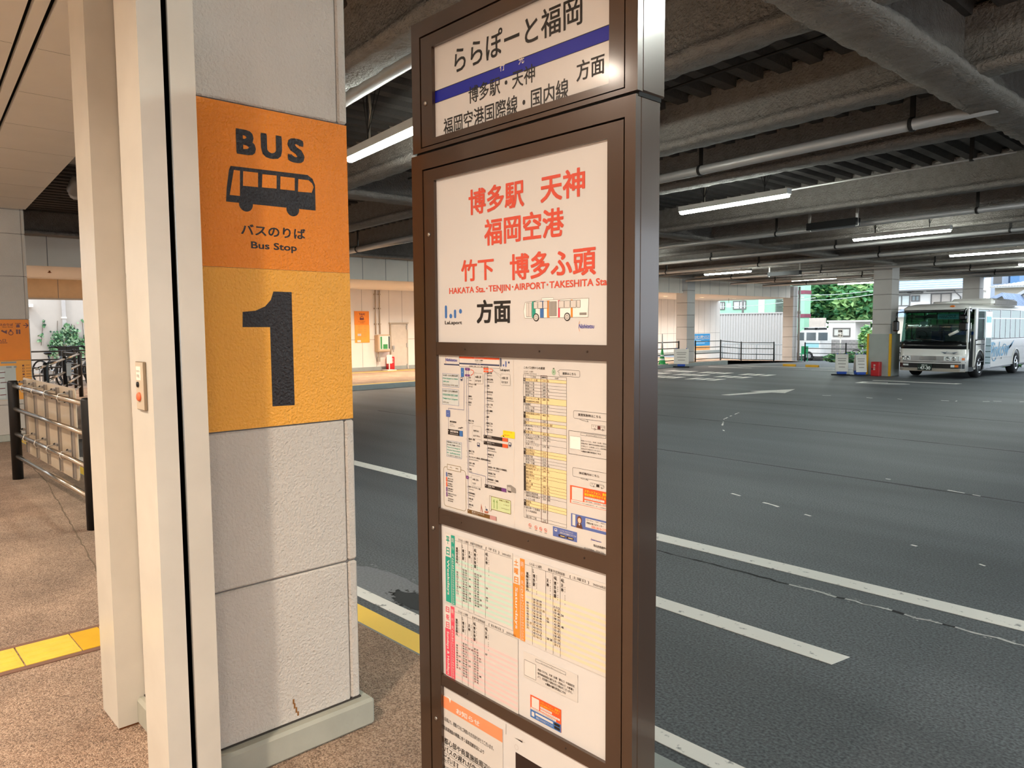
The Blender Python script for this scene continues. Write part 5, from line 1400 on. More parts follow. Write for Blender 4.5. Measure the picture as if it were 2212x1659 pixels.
s_.rect(1.9789,1.1468, 2.2294,0.6332, MAPG, 1); s_.rect(2.0455,1.2094, 2.2423,1.1832, MAPD, 1)
s_.rect(1.9756,1.0818, 2.0823,0.6602, ink('c8cdc6'), 2); s_.rect(2.1094,1.1140, 2.1797,1.1384, MAPD, 2); s_.rect(2.2077,1.1405, 2.2436,1.1137, MAPD, 2)
for i, yy in enumerate((1050, 1130, 1200, 1270, 1360)): pass
for p in ((2.0649,1.0482), (2.0516,0.9658), (2.0757,0.8966), (2.0529,0.8082), (2.0619,0.7111)): s_.line(p[0] - 0.05, p[1], p[0] + 0.03, p[1] + 0.004, 0.012, DK2, 3)
u0, v0 = 2.3276,1.1433; u1, v1 = 2.3293,0.6539
for i in range(12):
    vv = v0 + (v1 - v0) * i / 11
    s_.rect(u0 - 0.012, vv - 0.013, u0 + 0.014, vv + 0.013, DK2, 2); s_.rect(u0 - 0.006, vv - 0.007, u0 + 0.008, vv + 0.007, AMF, 3) if i % 3 else None
    s_.line(u0 + 0.035, vv + 0.004, u0 + 0.035 + 0.05 + 0.04 * ((i * 7) % 5) / 5, vv + 0.004, 0.006, DK2, 2)
tag(s_.mb.build('map_sign', fix=False), 'amber area map sign below the orange direction sign', 'sign')

# ================================================================== far wall furniture (left gap)
s_ = Sheet((-24.986, 0, 0), (0, 1, 0), (0, 0, 1), 0.002)
a_, b_ = 15.1021,2.2937; c_, d_ = 15.7508,1.7704
e_, f_ = 15.7539,1.0885
s_.mb.box(-24.992, -24.986, a_, c_, d_, b_, ORF)
s_.mb.box(-24.992, -24.986, a_ + 0.01, c_ + 0.01, f_, d_, AMF)
s_.text('TAXI', 15.3027,2.2139, 15.5608,2.1405, DK2, 2, off=0.03)
cu_, cv_ = 15.4271,2.0104
s_.poly([(cu_ - 0.09, cv_ - 0.05), (cu_ + 0.09, cv_ - 0.05), (cu_ + 0.09, cv_ + 0.02), (cu_ + 0.055, cv_ + 0.08), (cu_ - 0.055, cv_ + 0.08), (cu_ - 0.09, cv_ + 0.02)], DK2, 2); s_.rect(cu_ - 0.05, cv_ + 0.02, cu_ + 0.05, cv_ + 0.06, ORF, 3); s_.rect(cu_ - 0.02, cv_ + 0.09, cu_ + 0.02, cv_ + 0.11, DK2, 2)
s_.text('タクシーのりば', 15.2714,1.9117, 15.5819,1.8738, DK2, 2); s_.text('Taxi Stand', 15.3328,1.8606, 15.5055,1.8329, DK2, 2)
for i in range(7):
    p = b_ - (b_ - f_) * (0.47 + 0.055 * i); s_.line(a_ + 0.14, p, a_ + 0.34, p, 0.012, ink('c98a3a'), 2); s_.line(a_ + 0.40, p, a_ + 0.52, p, 0.012, ink('c98a3a'), 2)
s_.rect(15.2277,1.4327, 15.3826,1.3489, WHT, 2); s_.rect(15.2096,1.1879, 15.3646,1.1100, WHT, 2)
tag(s_.mb.build('taxi_sign', fix=False), 'orange and amber TAXI sign on the far wall', 'sign')
WP = mat('wall_pipe', 'b7a58f', 0.4, metal=0.4)
for x in ((16.0121,2.2461), (16.1992,2.2474)):
    q = MB(); q.tube((-24.93, x[0], 1.405), (-24.93, x[0], 3.11), 0.022, WP, 10)
    for z in (1.8, 2.4, 2.95): q.box(-25, -24.9, x[0] - 0.04, x[0] + 0.04, z - 0.02, z + 0.02, WP)
    tag(q.build('conduit'), 'tan conduit rising from the wall box, ' + ('left of the pair' if x[0] < 16.08 else 'right of the pair'), 'pipe')
y0, z1 = 15.9710,1.3891; y1, z0 = 16.5302,0.7142
t = thing('meter_box', 'glass-fronted wall cabinet with green poster below the conduits', 'cabinet', (-24.86, (y0 + y1) / 2, z0))
q = MB(); q.cbox(-25.0, -24.72, y0, y1, z0, z1, 0.03, mat('cabinet_tan', 'c2a98c', 0.5)); q.build('body', t)
q = MB(); q.box(-24.72, -24.712, y0 + 0.07, y1 - 0.02, z0 + 0.10, z1 - 0.05, mat('poster_white', 'd5dcd4', 0.2, coat=0.5)); po = q.build('poster', t)
q = MB(); q.box(-24.712, -24.709, y0 + 0.10, y0 + 0.17, z0 + 0.12, z1 - 0.08, mat('poster_green', '3f8f4c', 0.3)); q.box(-24.712, -24.708, y0 + 0.22, y0 + 0.42, z0 + 0.12, z0 + 0.3, MATS['poster_green']); q.box(-24.712, -24.707, y1 - 0.09, y1 - 0.04, z0 + 0.12, z1 - 0.07, BLK); q.build('print', po)
q = MB(); q.tube((-24.9, y0 + 0.12, z0 - 0.3), (-24.9, y0 + 0.12, z0), 0.02, WP); q.box(-24.95, -24.85, y0 + 0.07, y0 + 0.17, z0 - 0.38, z0 - 0.2, mat('grey_box', '9b958c', 0.5)); q.build('drop_conduit', t)
ya, za = 16.1968,0.6048; yb, zb = 16.4408,0.2666
t = thing('standing_sign', 'white notice on a small stand before the far wall', 'sign', (-24.5, (ya + yb) / 2, 0))
WB_ = mat('sign_white', 'e6e1d8', 0.4)
q = MB(); q.cbox(-24.52, -24.49, ya, yb, zb, za, 0.006, WB_); q.build('panel', t)
MB().tube((-24.505, (ya + yb) / 2, 0.02), (-24.505, (ya + yb) / 2, zb), 0.02, WB_).build('pole', t)
q = MB(); q.cbox(-24.72, -24.3, ya - 0.08, yb + 0.08, 0, 0.03, 0.008, WB_); q.build('foot', t)
ya, za = 16.4549,0.5159; yb, zb = 16.7441,-0.0149
FIRE = mat('fire_red', 'c5141c', 0.35, coat=0.3)
def red_box(x, y0, y1, z0, z1, label, x0=None):
    t = thing('extinguisher_box', label, 'extinguisher box', (x - 0.1, (y0 + y1) / 2, z0))
    q = MB(); q.cbox(x - 0.2, x, y0, y1, z0, z1, 0.02, FIRE); q.build('case', t)
    s = Sheet((x + 0.001, 0, 0), (0, 1, 0), (0, 0, 1), 0.002)
    yc = (y0 + y1) / 2; q_ = z1 - z0
    for i, ch in enumerate('消火器'): s.text(ch, yc + 0.0, z1 - q_ * (0.12 + 0.12 * i) - q_ * 0.1, yc + (y1 - y0) * 0.25, z1 - q_ * (0.12 + 0.12 * i), WHT, 1, off=0.02)
    s.mb.build('lettering', t, fix=False)
    MB().box(x, x + 0.012, y0 + 0.02, y0 + 0.06, z1 - q_ * 0.55, z1 - q_ * 0.45, BLK).build('handle', t)
    return t
red_box(-24.75, ya, yb, 0.0, za, 'red fire extinguisher box standing by the far wall door')
ya, za = 16.7309,1.8087; yb, zb = 17.4990,-0.0235
DOORM = mat('door_grey', 'cdc3b6', 0.5)
d_ = MB(); d_.box(-25.0, -24.97, ya, yb, 0, za, DOORM); dd = struct(d_.build('door_1'), 'plain flush door in the far wall', 'door')
q = MB(); q.box(-25.0, -24.94, ya - 0.05, ya, 0, za + 0.04, WP); q.box(-25.0, -24.94, yb, yb + 0.03, 0, za + 0.04, DOORM); q.box(-25.0, -24.92, ya - 0.08, yb + 0.05, za, za + 0.05, WP)
o = q.build('door_frame', dd); o.location = -Vector(dd.location)
q = MB(); q.box(-24.97, -24.92, ya + 0.05, ya + 0.13, za * 0.44, za * 0.52, GALV); q.lathe([(0, 0), (0.02, 0), (0.02, 0.02), (0, 0.02)], (-24.97, ya + 0.1, za * 0.4), GALV, (1, 0, 0), 10)
o = q.build('door_handle', dd); o.location = -Vector(dd.location)
q = MB(); 
for z in (0.12, 0.95, za - 0.15): q.box(-24.97, -24.94, yb - 0.04, yb + 0.0, z - 0.08, z + 0.08, GALV)
o = q.build('door_hinges', dd); o.location = -Vector(dd.location)

# ================================================================== far side, right part
s_ = Sheet((-24.986, 0, 0), (0, 1, 0), (0, 0, 1), 0.003)
a_, b_ = 37.9025,1.1468; c_, d_ = 39.6011,0.4316; _e, f_ = 39.6074,0.1825
SKYB = mat('notice_blue', '1f8fd0', 0.5); NTAN = mat('notice_orange', 'eab06a', 0.5)
s_.mb.box(-24.992, -24.986, a_ - 0.05, c_, d_, b_, SKYB); s_.mb.box(-24.992, -24.987, a_ - 0.05, c_, f_, d_, NTAN)
s_.text('ららぽーと福岡へようこそ', 37.9488,1.0544, 39.4806,0.9051, WHT, 2, off=0.03); s_.text('WELCOME TO LaLaport FUKUOKA', 37.9523,0.8956, 39.5144,0.7933, WHT, 2, off=0.02)
for i, (p0, p1) in enumerate((((37.9555,0.7451), (38.6283,0.7327)), ((38.0163,0.6728), (39.3401,0.6469)), ((38.0180,0.5932), (39.0347,0.5721)))): s_.line(p0[0], p0[1], p1[0], p0[1], 0.03, ink('bfe0f2'), 2)
for k_ in (0.3, 0.6): s_.line(a_ + 0.2, f_ + (d_ - f_) * k_, c_ - 0.4, f_ + (d_ - f_) * k_, 0.03, ink('d89a58'), 2)
tag(s_.mb.build('welcome_notice', fix=False), 'blue welcome notice with orange foot on the far white wall', 'sign')
HGREY = mat('rail_grey', '46504c', 0.5, metal=0.3)
HBLK = mat('rail_black', '1f2422', 0.5, metal=0.3)
ZS = (0.92, 0.64, 0.36, 0.1)
guard_rail('guard_rail', 'dark rail on the far pavement left of the column by the blue notice', [(-19.55, 24.6), (-19.55, 28.45)], ZS, 0.022, 0.035, 0.97, HBLK, postm=HBLK)
guard_rail('guard_rail', 'dark four-bar rail angling away beside the blue notice', [(-19.4, 29.55), (-19.35, 31.6), (-19.25, 33.3), (-17.75, 33.7)], ZS, 0.018, 0.03, 0.97, HGREY, postm=HBLK, zoff=lambda p: 0.0 if p[1] < 33 else -0.12)
guard_rail('guard_rail', 'grey-green four-bar rail between the corner column and the far pillar', [(-18.9, 39.3), (-16.7, 39.3), (-13.9, 39.3), (-11.15, 39.3)], (0.98, 0.72, 0.46, 0.2), 0.018, 0.035, 1.04, HGREY, postm=HBLK, zoff=lambda p: -0.34)
guard_rail('guard_rail', 'grey-green four-bar rail behind the coach', [(-10.3, 39.3), (-7.4, 39.3), (-4.5, 39.3)], (0.98, 0.72, 0.46, 0.2), 0.018, 0.035, 1.04, HGREY, postm=HBLK, zoff=lambda p: -0.34)
guard_rail('guard_rail', 'low pale handrail in front of the corrugated white fence', [(-26.2, 43.0), (-25.0, 43.0), (-23.8, 43.0), (-22.6, 43.0), (-21.4, 43.0)], (0.95, 0.35), 0.025, 0.03, 0.97, mat('rail_pale', 'a8acab', 0.5), postm=mat('rail_pale', 'a8acab'), zoff=lambda p: -0.5)

def cone(x, y, z, label):
    t = thing('traffic_cone', label, 'cone', (x, y, z))
    GR = mat('cone_green', '1d9a4a', 0.5); WS = mat('cone_white', 'e6ece6', 0.5)
    q = MB(); q.cbox(x - 0.19, x + 0.19, y - 0.19, y + 0.19, z, z + 0.03, 0.01, GR); q.build('base', t)
    q = MB()
    n_ = [(0.15, 0.03), (0.12, 0.18), (0.105, 0.25), (0.085, 0.34), (0.07, 0.41), (0.03, 0.68)]
    for i in range(5): q.lathe(n_[i:i + 2], (x, y, z), (GR, WS, GR, WS, GR)[i], (0, 0, 1), 16)
    q.lathe([(0.03, 0.68), (0, 0.69)], (x, y, z), GR, (0, 0, 1), 16); q.build('cone_body', t)
    q = MB(); q.lathe([(0, 0.66), (0.045, 0.66), (0.03, 1.0), (0.02, 1.3), (0, 1.31)], (x, y, z), mat('cone_pole_pale', 'b9bcb8', 0.5), (0, 0, 1), 12); q.build('pole', t)
cone(-19.22, 26.75, 0.0, 'green traffic cone with white bands before the far column')
BLU = mat('stand_blue', '1f50b4', 0.5)
def a_sign(x, y, z, label, w=0.46, h=0.78, rot=0.35):
    t = thing('sandwich_sign', label, 'sign', (x, y, z), rot=rot, local=True)
    for s in (-1, 1):
        q = MB(); q.obox((0, 0.09 * s, h * 0.56), ((1, 0, 0), (0, 1, 0.17 * s), (0, -0.17 * s, 1)), w / 2, 0.012, h * 0.38, WB_)
        pn = q.build('panel', t)
        if s < 0:
            q = MB()
            for k_, e_ in ((0.75, 0.34), (0.66, 0.3), (0.52, 0.3), (0.38, 0.24)): q.obox((0, -0.104 - 0.17 * (h * 0.56 - h * k_), h * k_), ((1, 0, 0), (0, 1, -0.17), (0, 0.17, 1)), w * e_, 0.003, 0.012, GRY)
            q.build('print', pn)
    q = MB(); q.cbox(-0.16, 0.16, -0.14, 0.14, 0.05, 0.18, 0.02, BLU); q.build('weight', t)
    q = MB(); q.box(-0.34, 0.34, -0.06, 0.06, 0, 0.05, BLK); q.build('foot', t)
    for s in (-0.7, 0.7):
        q = MB(); q.box(s * w / 2 - 0.02, s * w / 2 + 0.02, -0.03, 0.03, h * 0.88, h * 0.98, BLU); q.build('clip', t)
    return t
a_sign(-18.62, 27.3, -0.14, 'wide white sandwich sign on blue stand by the green cone', 0.62, 0.85, 0.6)
a_sign(-11.5, 26.75, -0.14, 'white sandwich sign on blue foot, left of the pair by the far pillar', 0.42, 0.80, 0.45)
a_sign(-10.9, 26.85, -0.14, 'white sandwich sign on blue foot, right of the pair by the far pillar', 0.36, 0.80, 0.75)
YEL2 = mat('wheel_stop_yellow', 'e0a81e', 0.6)
for x, y, lb in ((-16.1, 32.0, 'yellow wheel stop, left one beyond the road lettering'), (-15.05, 32.0, 'yellow wheel stop, right one beyond the road lettering'), (-12.55, 31.2, 'yellow wheel stop half hidden behind the sandwich signs')):
    z_ = road_z(y); q = MB(); q.prism([(-0.06, 0), (-0.045, 0.1), (0.045, 0.1), (0.06, 0)], (x - 0.28, y, z_), (x + 0.28, y + 0.03, z_), (0, 1, 0), (0, 0, 1), YEL2); tag(q.build('wheel_stop'), lb, 'wheel stop')
# guard plates and red box at the far pillar
PLT = mat('guard_plate', 'a3a8a2', 0.6, var=0.05, vscale=4)
YST = mat('guard_yellow', 'e0ab12', 0.55)
t = thing('pillar_guard', 'grey plate guard with yellow corner strips round the far pillar', 'guard', (-10.43, 27.72, -0.14))
q = MB(); q.box(-10.85, -10.06, 27.30, 28.12, -0.14, 1.33, PLT)
q.build('plates', t)
for x0, x1 in ((-10.865, -10.80), (-10.12, -10.045)):
    q = MB(); q.box(x0, x1, 27.285, 27.345, -0.135, 1.335, YST); q.build('corner_strip', t)
q = MB()
for x in (-10.78, -10.15):
    for z in (0.1, 0.5, 0.9, 1.25): q.lathe([(0, 0), (0.012, 0), (0, 0.008)], (x, 27.30, z), GALV, (0, -1, 0), 8)
for y in (27.4, 28.05):
    for z in (0.1, 0.5, 0.9, 1.25): q.lathe([(0, 0), (0.012, 0), (0, 0.008)], (-10.06, y, z), GALV, (1, 0, 0), 8)
q.build('rivets', t)
t = thing('extinguisher_box', 'red fire extinguisher box against the far pillar guard', 'extinguisher box', (-10.42, 27.15, -0.14))
q = MB(); q.cbox(-10.62, -10.33, 27.05, 27.29, -0.14, 0.36, 0.02, FIRE); q.build('case', t)
s = Sheet((0, 27.049, 0), (1, 0, 0), (0, 0, 1), 0.002)
for i, ch in enumerate('消火器'): s.text(ch, -10.53, 0.27 - 0.07 * i - 0.055, -10.46, 0.27 - 0.07 * i, WHT, 1, off=0.02)
s.mb.build('lettering', t, fix=False)
MB().box(-10.58, -10.55, 27.035, 27.05, 0.08, 0.14, BLK).build('handle', t)
# drainpipe on the corner column
q = MB(); q.tube((-19.25, 39.25, -0.3), (-19.25, 39.25, 3.7), 0.06, mat('drain_grey', 'a7a39d', 0.5), 12); q.tube((-19.25, 39.25, 2.25), (-19.25, 39.25, 2.4), 0.09, MATS['drain_grey'], 12)
tag(q.build('drain_pipe'), 'grey downpipe on the corner column', 'pipe')
# green exit lamp under the far soffit
t = thing('exit_lamp', 'small green-white exit lamp hung from the far soffit', 'lamp', (-22.2, 37.0, 2.62))
q = MB(); q.box(-22.23, -22.17, 36.8, 37.2, 2.62, 2.86, emit('exit_green', 'bff0d8', 1.2)); q.build('box', t)
MB().tube((-22.2, 37.0, 2.86), (-22.2, 37.0, 3.12), 0.015, GALV).build('hanger', t)

# ================================================================== the coach
BW0, BW1, BF, BR = -9.77, -7.70, 27.10, 36.2
CW = mat('coach_white', 'e4e1dc', 0.22, var=0.01, coat=0.6)
CBL = mat('coach_black', '0d0e10', 0.25, coat=0.5)
CGL = glass('coach_glass', 'c6dcd8', 0.88)
CGS = glass('coach_side_glass', '6f9a78', 0.72)  # green tint stands in for foliage reflected in and seen through the panes
CHR = mat('coach_chrome', 'c9cbcc', 0.15, metal=0.9)
RUB = mat('tyre_rubber', '1a1a1b', 0.85)
LENSW = mat('headlamp_lens', 'dfe3e4', 0.08, coat=1)
AMBL = mat('amber_lens', 'e2761c', 0.25, coat=0.6)
SEATB = mat('seat_blue', '1d4fae', 0.8)
SEATW = mat('seat_cover', 'cfd5d6', 0.8)
INT = mat('coach_interior', '3a3d40', 0.8)
bus = thing('coach', 'white coach with blue wing lettering parked beyond the far pillar, its front door open', 'bus', (-8.73, BF + 4.5, -0.14))

def outline(y_from_l, y_from_r, inset=0.0, rake=0.0, n=7):
    """plan of the coach: back along the far side, round the bowed front, along the door side"""
    r = 0.26
    x0, x1, f = BW0 + inset, BW1 - inset, BF + inset + rake
    P = [(x0, y_from_l)]
    for i in range(n):
        t = PI + (PI / 2) * i / (n - 1)
        P.append((x0 + r + r * math.cos(t), f + r + 0.06 + r * math.sin(t)))
    for i in range(1, 8):
        u = i / 8
        P.append((x0 + r + (x1 - x0 - 2 * r) * u, f + 0.06 - 0.06 * math.sin(PI * u)))
    for i in range(n):
        t = 1.5 * PI + (PI / 2) * i / (n - 1)
        P.append((x1 - r + r * math.cos(t), f + r + 0.06 + r * math.sin(t)))
    P.append((x1, y_from_r))
    return P
def strip(mb, A, B, z0, z1, m, th=0.035, smooth=True):
    """wall between the plan A at z0 and the plan B at z1, th thick"""
    n = len(A)
    c = Vector((-8.735, BF + 4, 0))
    def inn(P):
        out = []
        for i, (x, y) in enumerate(P):
            a, b = P[max(i - 1, 0)], P[min(i + 1, len(P) - 1)]
            d = Vector((b[0] - a[0], b[1] - a[1])); d.normalize()
            out.append((x - d.y * th, y + d.x * th))
        return out
    A2, B2 = inn(A), inn(B)
    V = [(x, y, z0) for x, y in A] + [(x, y, z1) for x, y in B] + [(x, y, z0) for x, y in A2] + [(x, y, z1) for x, y in B2]
    F = []
    for i in range(n - 1):
        F += [(i, i + 1, n + i + 1, n + i), (2 * n + i + 1, 2 * n + i, 3 * n + i, 3 * n + i + 1), (n + i, n + i + 1, 3 * n + i + 1, 3 * n + i), (i + 1, i, 2 * n + i, 2 * n + i + 1)]
    mb.add(V, F, m, smooth)
    return mb
DO0, DO1 = 27.46, 28.06      # door opening on the near side
q = MB()
lo = outline(BR, DO0)
strip(q, lo, lo, 0.12, 0.84, CW)
q.box(BW1 - 0.035, BW1, DO1, BR, 0.16, 1.14, CW); q.box(BW0, BW0 + 0.035, BF + 0.6, BR, 0.16, 1.14, CW)
q.box(BW0, BW1, BR - 0.05, BR, 0.1, 2.2, CW)
q.box(BW0 + 0.03, BW1 - 0.03, BF + 0.55, BR, 0.10, 0.2, CBL)
for y in (27.36, 28.10):    # pillars about the door, then along both sides
    q.box(BW1 - 0.05, BW1, y - 0.045, y + 0.045, 0.2 if y > 28 else 0.82, 2.15, CW)
q.box(BW1 - 0.05, BW1, 28.1, 28.32, 1.1, 2.15, CW)
q.build('body', bus)
q = MB()
def rr_plan(inset, z):
    P = outline(BR - 0.02, BR - 0.02, inset, 0.18 + inset * 0.5)
    return [(x, y, z) for x, y in P]
rings = [rr_plan(0.0, 2.13), rr_plan(0.01, 2.20), rr_plan(0.09, 2.28), rr_plan(0.28, 2.335), rr_plan(0.6, 2.35)]
n = len(rings[0]); V = sum(rings, [])
F = [(k * n + i, k * n + i + 1, (k + 1) * n + i + 1, (k + 1) * n + i) for k in range(4) for i in range(n - 1)]
q.add(V, F, CW, True); q.add(rings[-1], [tuple(range(n))], CW); q.add(rings[0], [tuple(range(n - 1, -1, -1))], INT)
q.build('roof', bus)
q = MB()
fo = outline(27.75, 27.40); fo2 = outline(27.75, 27.40, 0.0, 0.03)
strip(q, fo, fo2, 0.84, 1.07, CBL)
q.build('windscreen_apron', bus)
q = MB()
fo = outline(28.0, 27.40, 0.004, 0.03); fo2 = outline(28.0, 27.40, 0.02, 0.19)
strip(q, fo, fo2, 1.07, 2.15, CGL, 0.006)
q.build('windscreen', bus)
q = MB()
strip(q, outline(27.9, 27.40, 0.002, 0.165), outline(27.9, 27.40, 0.012, 0.185), 2.04, 2.16, CBL, 0.012)
q.build('windscreen_header', bus)
# side panes
ys_ = [28.32, 29.55, 30.9, 32.2, 33.5, 34.8, 36.1]
for sx, x in ((1, BW1), (-1, BW0)):
    for i, (a, b) in enumerate(zip(ys_, ys_[1:])):
        q = MB(); q.box(x - 0.006 * sx, x - 0.012 * sx, a + 0.04, b - 0.04, 1.14, 2.14, CGS); wn = q.build('side_window', bus)
        q = MB(); q.box(x, x - 0.03 * sx, a - 0.04, a + 0.04, 1.12, 2.15, CBL); q.box(x, x - 0.02 * sx, a + 0.04, b - 0.04, 1.83, 1.86, CHR); q.box(x, x - 0.02 * sx, (a + b) / 2 - 0.012, (a + b) / 2 + 0.012, 1.14, 1.83, CBL); q.box(x, x - 0.03 * sx, a, b, 1.12, 1.15, CHR)
        q.build('window_frame', wn)
q = MB(); q.box(BW0 + 0.006, BW0 + 0.012, 27.75, 28.28, 1.14, 2.14, CGS); q.build('driver_window', bus)
# wheels
for (x, y, z, nm) in ((BW1, 28.58, 0.27, 1), (BW0, 28.58, 0.27, -1), (BW1, 33.05, 0.20, 1), (BW0, 33.05, 0.20, -1)):
    q = MB()
    xo = x + 0.012 * nm
    q.lathe([(0.24, 0.0), (0.36, 0.01), (0.405, -0.04), (0.405, -0.22), (0.36, -0.26)], (xo, y, z), RUB, (nm, 0, 0), 28)
    w_ = q.build('wheel', bus)
    q = MB(); q.lathe([(0.25, 0.0), (0.235, 0.012), (0.22, -0.05), (0.13, -0.06), (0.12, 0.02), (0.06, 0.035), (0, 0.035)], (xo, y, z), CHR, (nm, 0, 0), 24)
    for i in range(8):
        t = 2 * PI * i / 8; q.ball((xo - 0.045 * nm, y + 0.18 * math.cos(t), z + 0.18 * math.sin(t)), 0.03, CBL, 8, 6)
    q.build('rim', w_)
    q = MB()
    pts = [(y + 0.50 * math.cos(t), z + 0.52 * math.sin(t)) for t in [PI * i / 16 for i in range(17)]]
    q.poly([(x + 0.003 * nm, a, max(b, 0.14)) for a, b in pts], CBL)
    q.path([(x + 0.004 * nm, a, max(b, 0.14)) for a, b in pts], 0.022, CW, 6)
    q.build('wheel_arch', bus)
# front dress: grille line, lamps, bumper, plate, badge
def on_front(x, z, d=0.0):      # point on the bowed front
    u = (x - BW0) / (BW1 - BW0)
    P = outline(28, 28)
    y = BF + 0.06 - 0.06 * math.sin(PI * min(1, max(0, (x - BW0 - 0.26) / (BW1 - BW0 - 0.52))))
    e = min(x - BW0, BW1 - x)
    if e < 0.26: y += 0.26 - math.sqrt(max(0, 0.26 ** 2 - (0.26 - e) ** 2))
    return (x, y - d, z)
def front_band(x0, x1, z0, z1, m, d, n_=14):
    q = MB(); V = []
    for i in range(n_ + 1):
        x = x0 + (x1 - x0) * i / n_
        for z in (z0, z1): V.append(on_front(x, z, d))
    for i in range(n_ + 1):
        x = x0 + (x1 - x0) * i / n_
        for z in (z0, z1): V.append(on_front(x, z, -0.02))
    k = 2 * (n_ + 1)
    F = [(2 * i, 2 * i + 2, 2 * i + 3, 2 * i + 1) for i in range(n_)] + [(2 * i + 1, 2 * i + 3, k + 2 * i + 3, k + 2 * i + 1) for i in range(n_)] + [(2 * i + 2, 2 * i, k + 2 * i, k + 2 * i + 2) for i in range(n_)]
    F += [(0, 1, k + 1, k), (k - 1, k - 2, 2 * k - 2, 2 * k - 1)]
    q.add(V, F, m, False)
    return q
front_band(BW0 + 0.03, BW1 - 0.03, 0.405, 0.425, CBL, 0.012).build('bumper_seam', bus)
front_band(BW0 + 0.05, BW1 - 0.05, 0.21, 0.36, CBL, 0.016).build('bumper_intake', bus)
front_band(BW0 + 0.04, BW1 - 0.04, 0.45, 0.61, mat('coach_silver', 'b5b6b6', 0.25, metal=0.6), 0.01).build('lamp_band', bus)
for x0, x1 in ((BW0 + 0.08, BW0 + 0.42), (BW1 - 0.62, BW1 - 0.22)):
    hl = front_band(x0, x1, 0.46, 0.60, LENSW, 0.022, 6).build('headlamp', bus)
    q = MB()
    for k_ in (0.28, 0.72):
        p = on_front(x0 + (x1 - x0) * k_, 0.53, 0.022); q.lathe([(0.062, 0), (0.062, 0.012), (0.05, 0.014), (0.03, 0.004), (0, 0.004)], p, CHR, (0, -1, 0), 18)
    q.build('reflector', hl)
front_band(BW0 + 0.72, BW0 + 1.22, 0.47, 0.59, CHR, 0.02, 6).build('grille_trim', bus)
front_band(BW1 - 0.20, BW1 - 0.06, 0.46, 0.60, LENSW, 0.02, 4).build('corner_lamp', bus)
front_band(BW1 - 0.12, BW1 - 0.05, 0.48, 0.56, AMBL, 0.024, 3).build('indicator', bus)
front_band(BW1 - 0.30, BW1 - 0.2, 0.25, 0.33, AMBL, 0.024, 3).build('fog_lamp', bus)
front_band(BW1 - 0.42, BW1 - 0.31, 0.25, 0.33, LENSW, 0.024, 3).build('fog_lamp', bus)
front_band(BW0 + 0.18, BW0 + 0.36, 0.27, 0.33, LENSW, 0.024, 3).build('fog_lamp', bus)
front_band(BW0 + 0.04, BW1 - 0.04, 0.10, 0.20, mat('coach_skirt', '9c9285', 0.4), 0.006).build('bumper_skirt', bus)
q = MB(); q.cbox(-9.10, -8.66, BF - 0.045, BF - 0.025, 0.135, 0.35, 0.006, mat('plate_green', '12241c', 0.4)); pl = q.build('number_plate', bus)
s = Sheet((0, BF - 0.046, 0), (1, 0, 0), (0, 0, 1), 0.003)
PW = mat('plate_white', 'e8eee8', 0.5)
s.text('47-30', -9.02, 0.155, -8.70, 0.265, PW, 1, off=0.03); s.text('福岡 200', -8.98, 0.285, -8.80, 0.325, PW, 1, off=0.01); s.disc(-9.06, 0.205, 0.012, PW, 1, 10)
s.mb.build('plate_lettering', pl, fix=False)
BADGE = mat('badge_grey', '8c97a5', 0.4)
q = MB()
bx_, bz_ = -8.38, 0.735
s = Sheet((0, BF - 0.008, 0), (1, 0, 0), (0, 0, 1), 0.003, q)
s.text('Tinkow', bx_ + 0.12, bz_ - 0.03, bx_ + 0.32, bz_ + 0.03, BADGE, 1, off=0.01, shear=0.3)
for k_ in (-1, 1):
    c = bx_ + 0.22 + k_ * 0.08
    for j in range(3): s.poly([(c, bz_ - 0.01 * j), (c + k_ * (0.19 - 0.04 * j), bz_ + 0.03 - 0.025 * j), (c + k_ * 0.05, bz_ - 0.03 - 0.01 * j)], BADGE, 1)
q.build('badge', bus, fix=False)
# wipers, mirrors, roof gear
q = MB(); q.path([on_front(-8.35, 1.10, 0.02), on_front(-8.75, 1.13, 0.0), on_front(-9.2, 1.19, -0.01)], 0.012, CBL, 6); q.path([on_front(-9.25, 1.08, 0.01), on_front(-9.0, 1.13, 0.0), on_front(-8.6, 1.16, 0)], 0.012, CBL, 6); q.build('wiper', bus)
t_ = MB(); t_.path([(-7.78, 27.35, 2.12), (-7.70, 27.0, 2.15), (-7.72, 26.86, 1.95), (-7.74, 26.84, 1.6)], 0.022, CBL, 8); mr = t_.build('mirror_arm', bus)
q = MB(); q.cbox(-7.83, -7.58, 26.76, 26.92, 1.44, 1.72, 0.04, CBL); q.cbox(-7.84, -7.60, 26.78, 26.9, 1.78, 1.96, 0.05, CBL); q.build('mirror_head', mr)
q = MB(); q.tube((-7.86, 26.86, 1.44), (-8.12, 26.86, 1.30), 0.045, mat('mirror_shell', 'd5d2cc', 0.3, coat=0.4), 12); q.build('kerb_mirror', mr)
q = MB(); q.path([(-9.72, 27.4, 2.08), (-9.86, 27.2, 2.05), (-9.86, 27.15, 1.75)], 0.02, CBL, 8); ml = q.build('mirror_arm', bus)
q = MB(); q.cbox(-9.96, -9.76, 27.08, 27.22, 1.42, 1.78, 0.04, CBL); q.build('mirror_head', ml)
q = MB(); q.lathe([(0.36, 0), (0.42, 0.03), (0.38, 0.08), (0, 0.10)], (-8.9, 29.0, 2.345), CW, (0, 0, 1), 24); q.build('roof_vent', bus)
q = MB(); q.cbox(-9.2, -7.85, 30.5, 33.6, 2.30, 2.56, 0.08, CW); q.box(-7.95, -7.84, 30.7, 33.5, 2.34, 2.5, mat('roof_unit_grey', 'a39c96', 0.6)); q.build('roof_unit', bus)
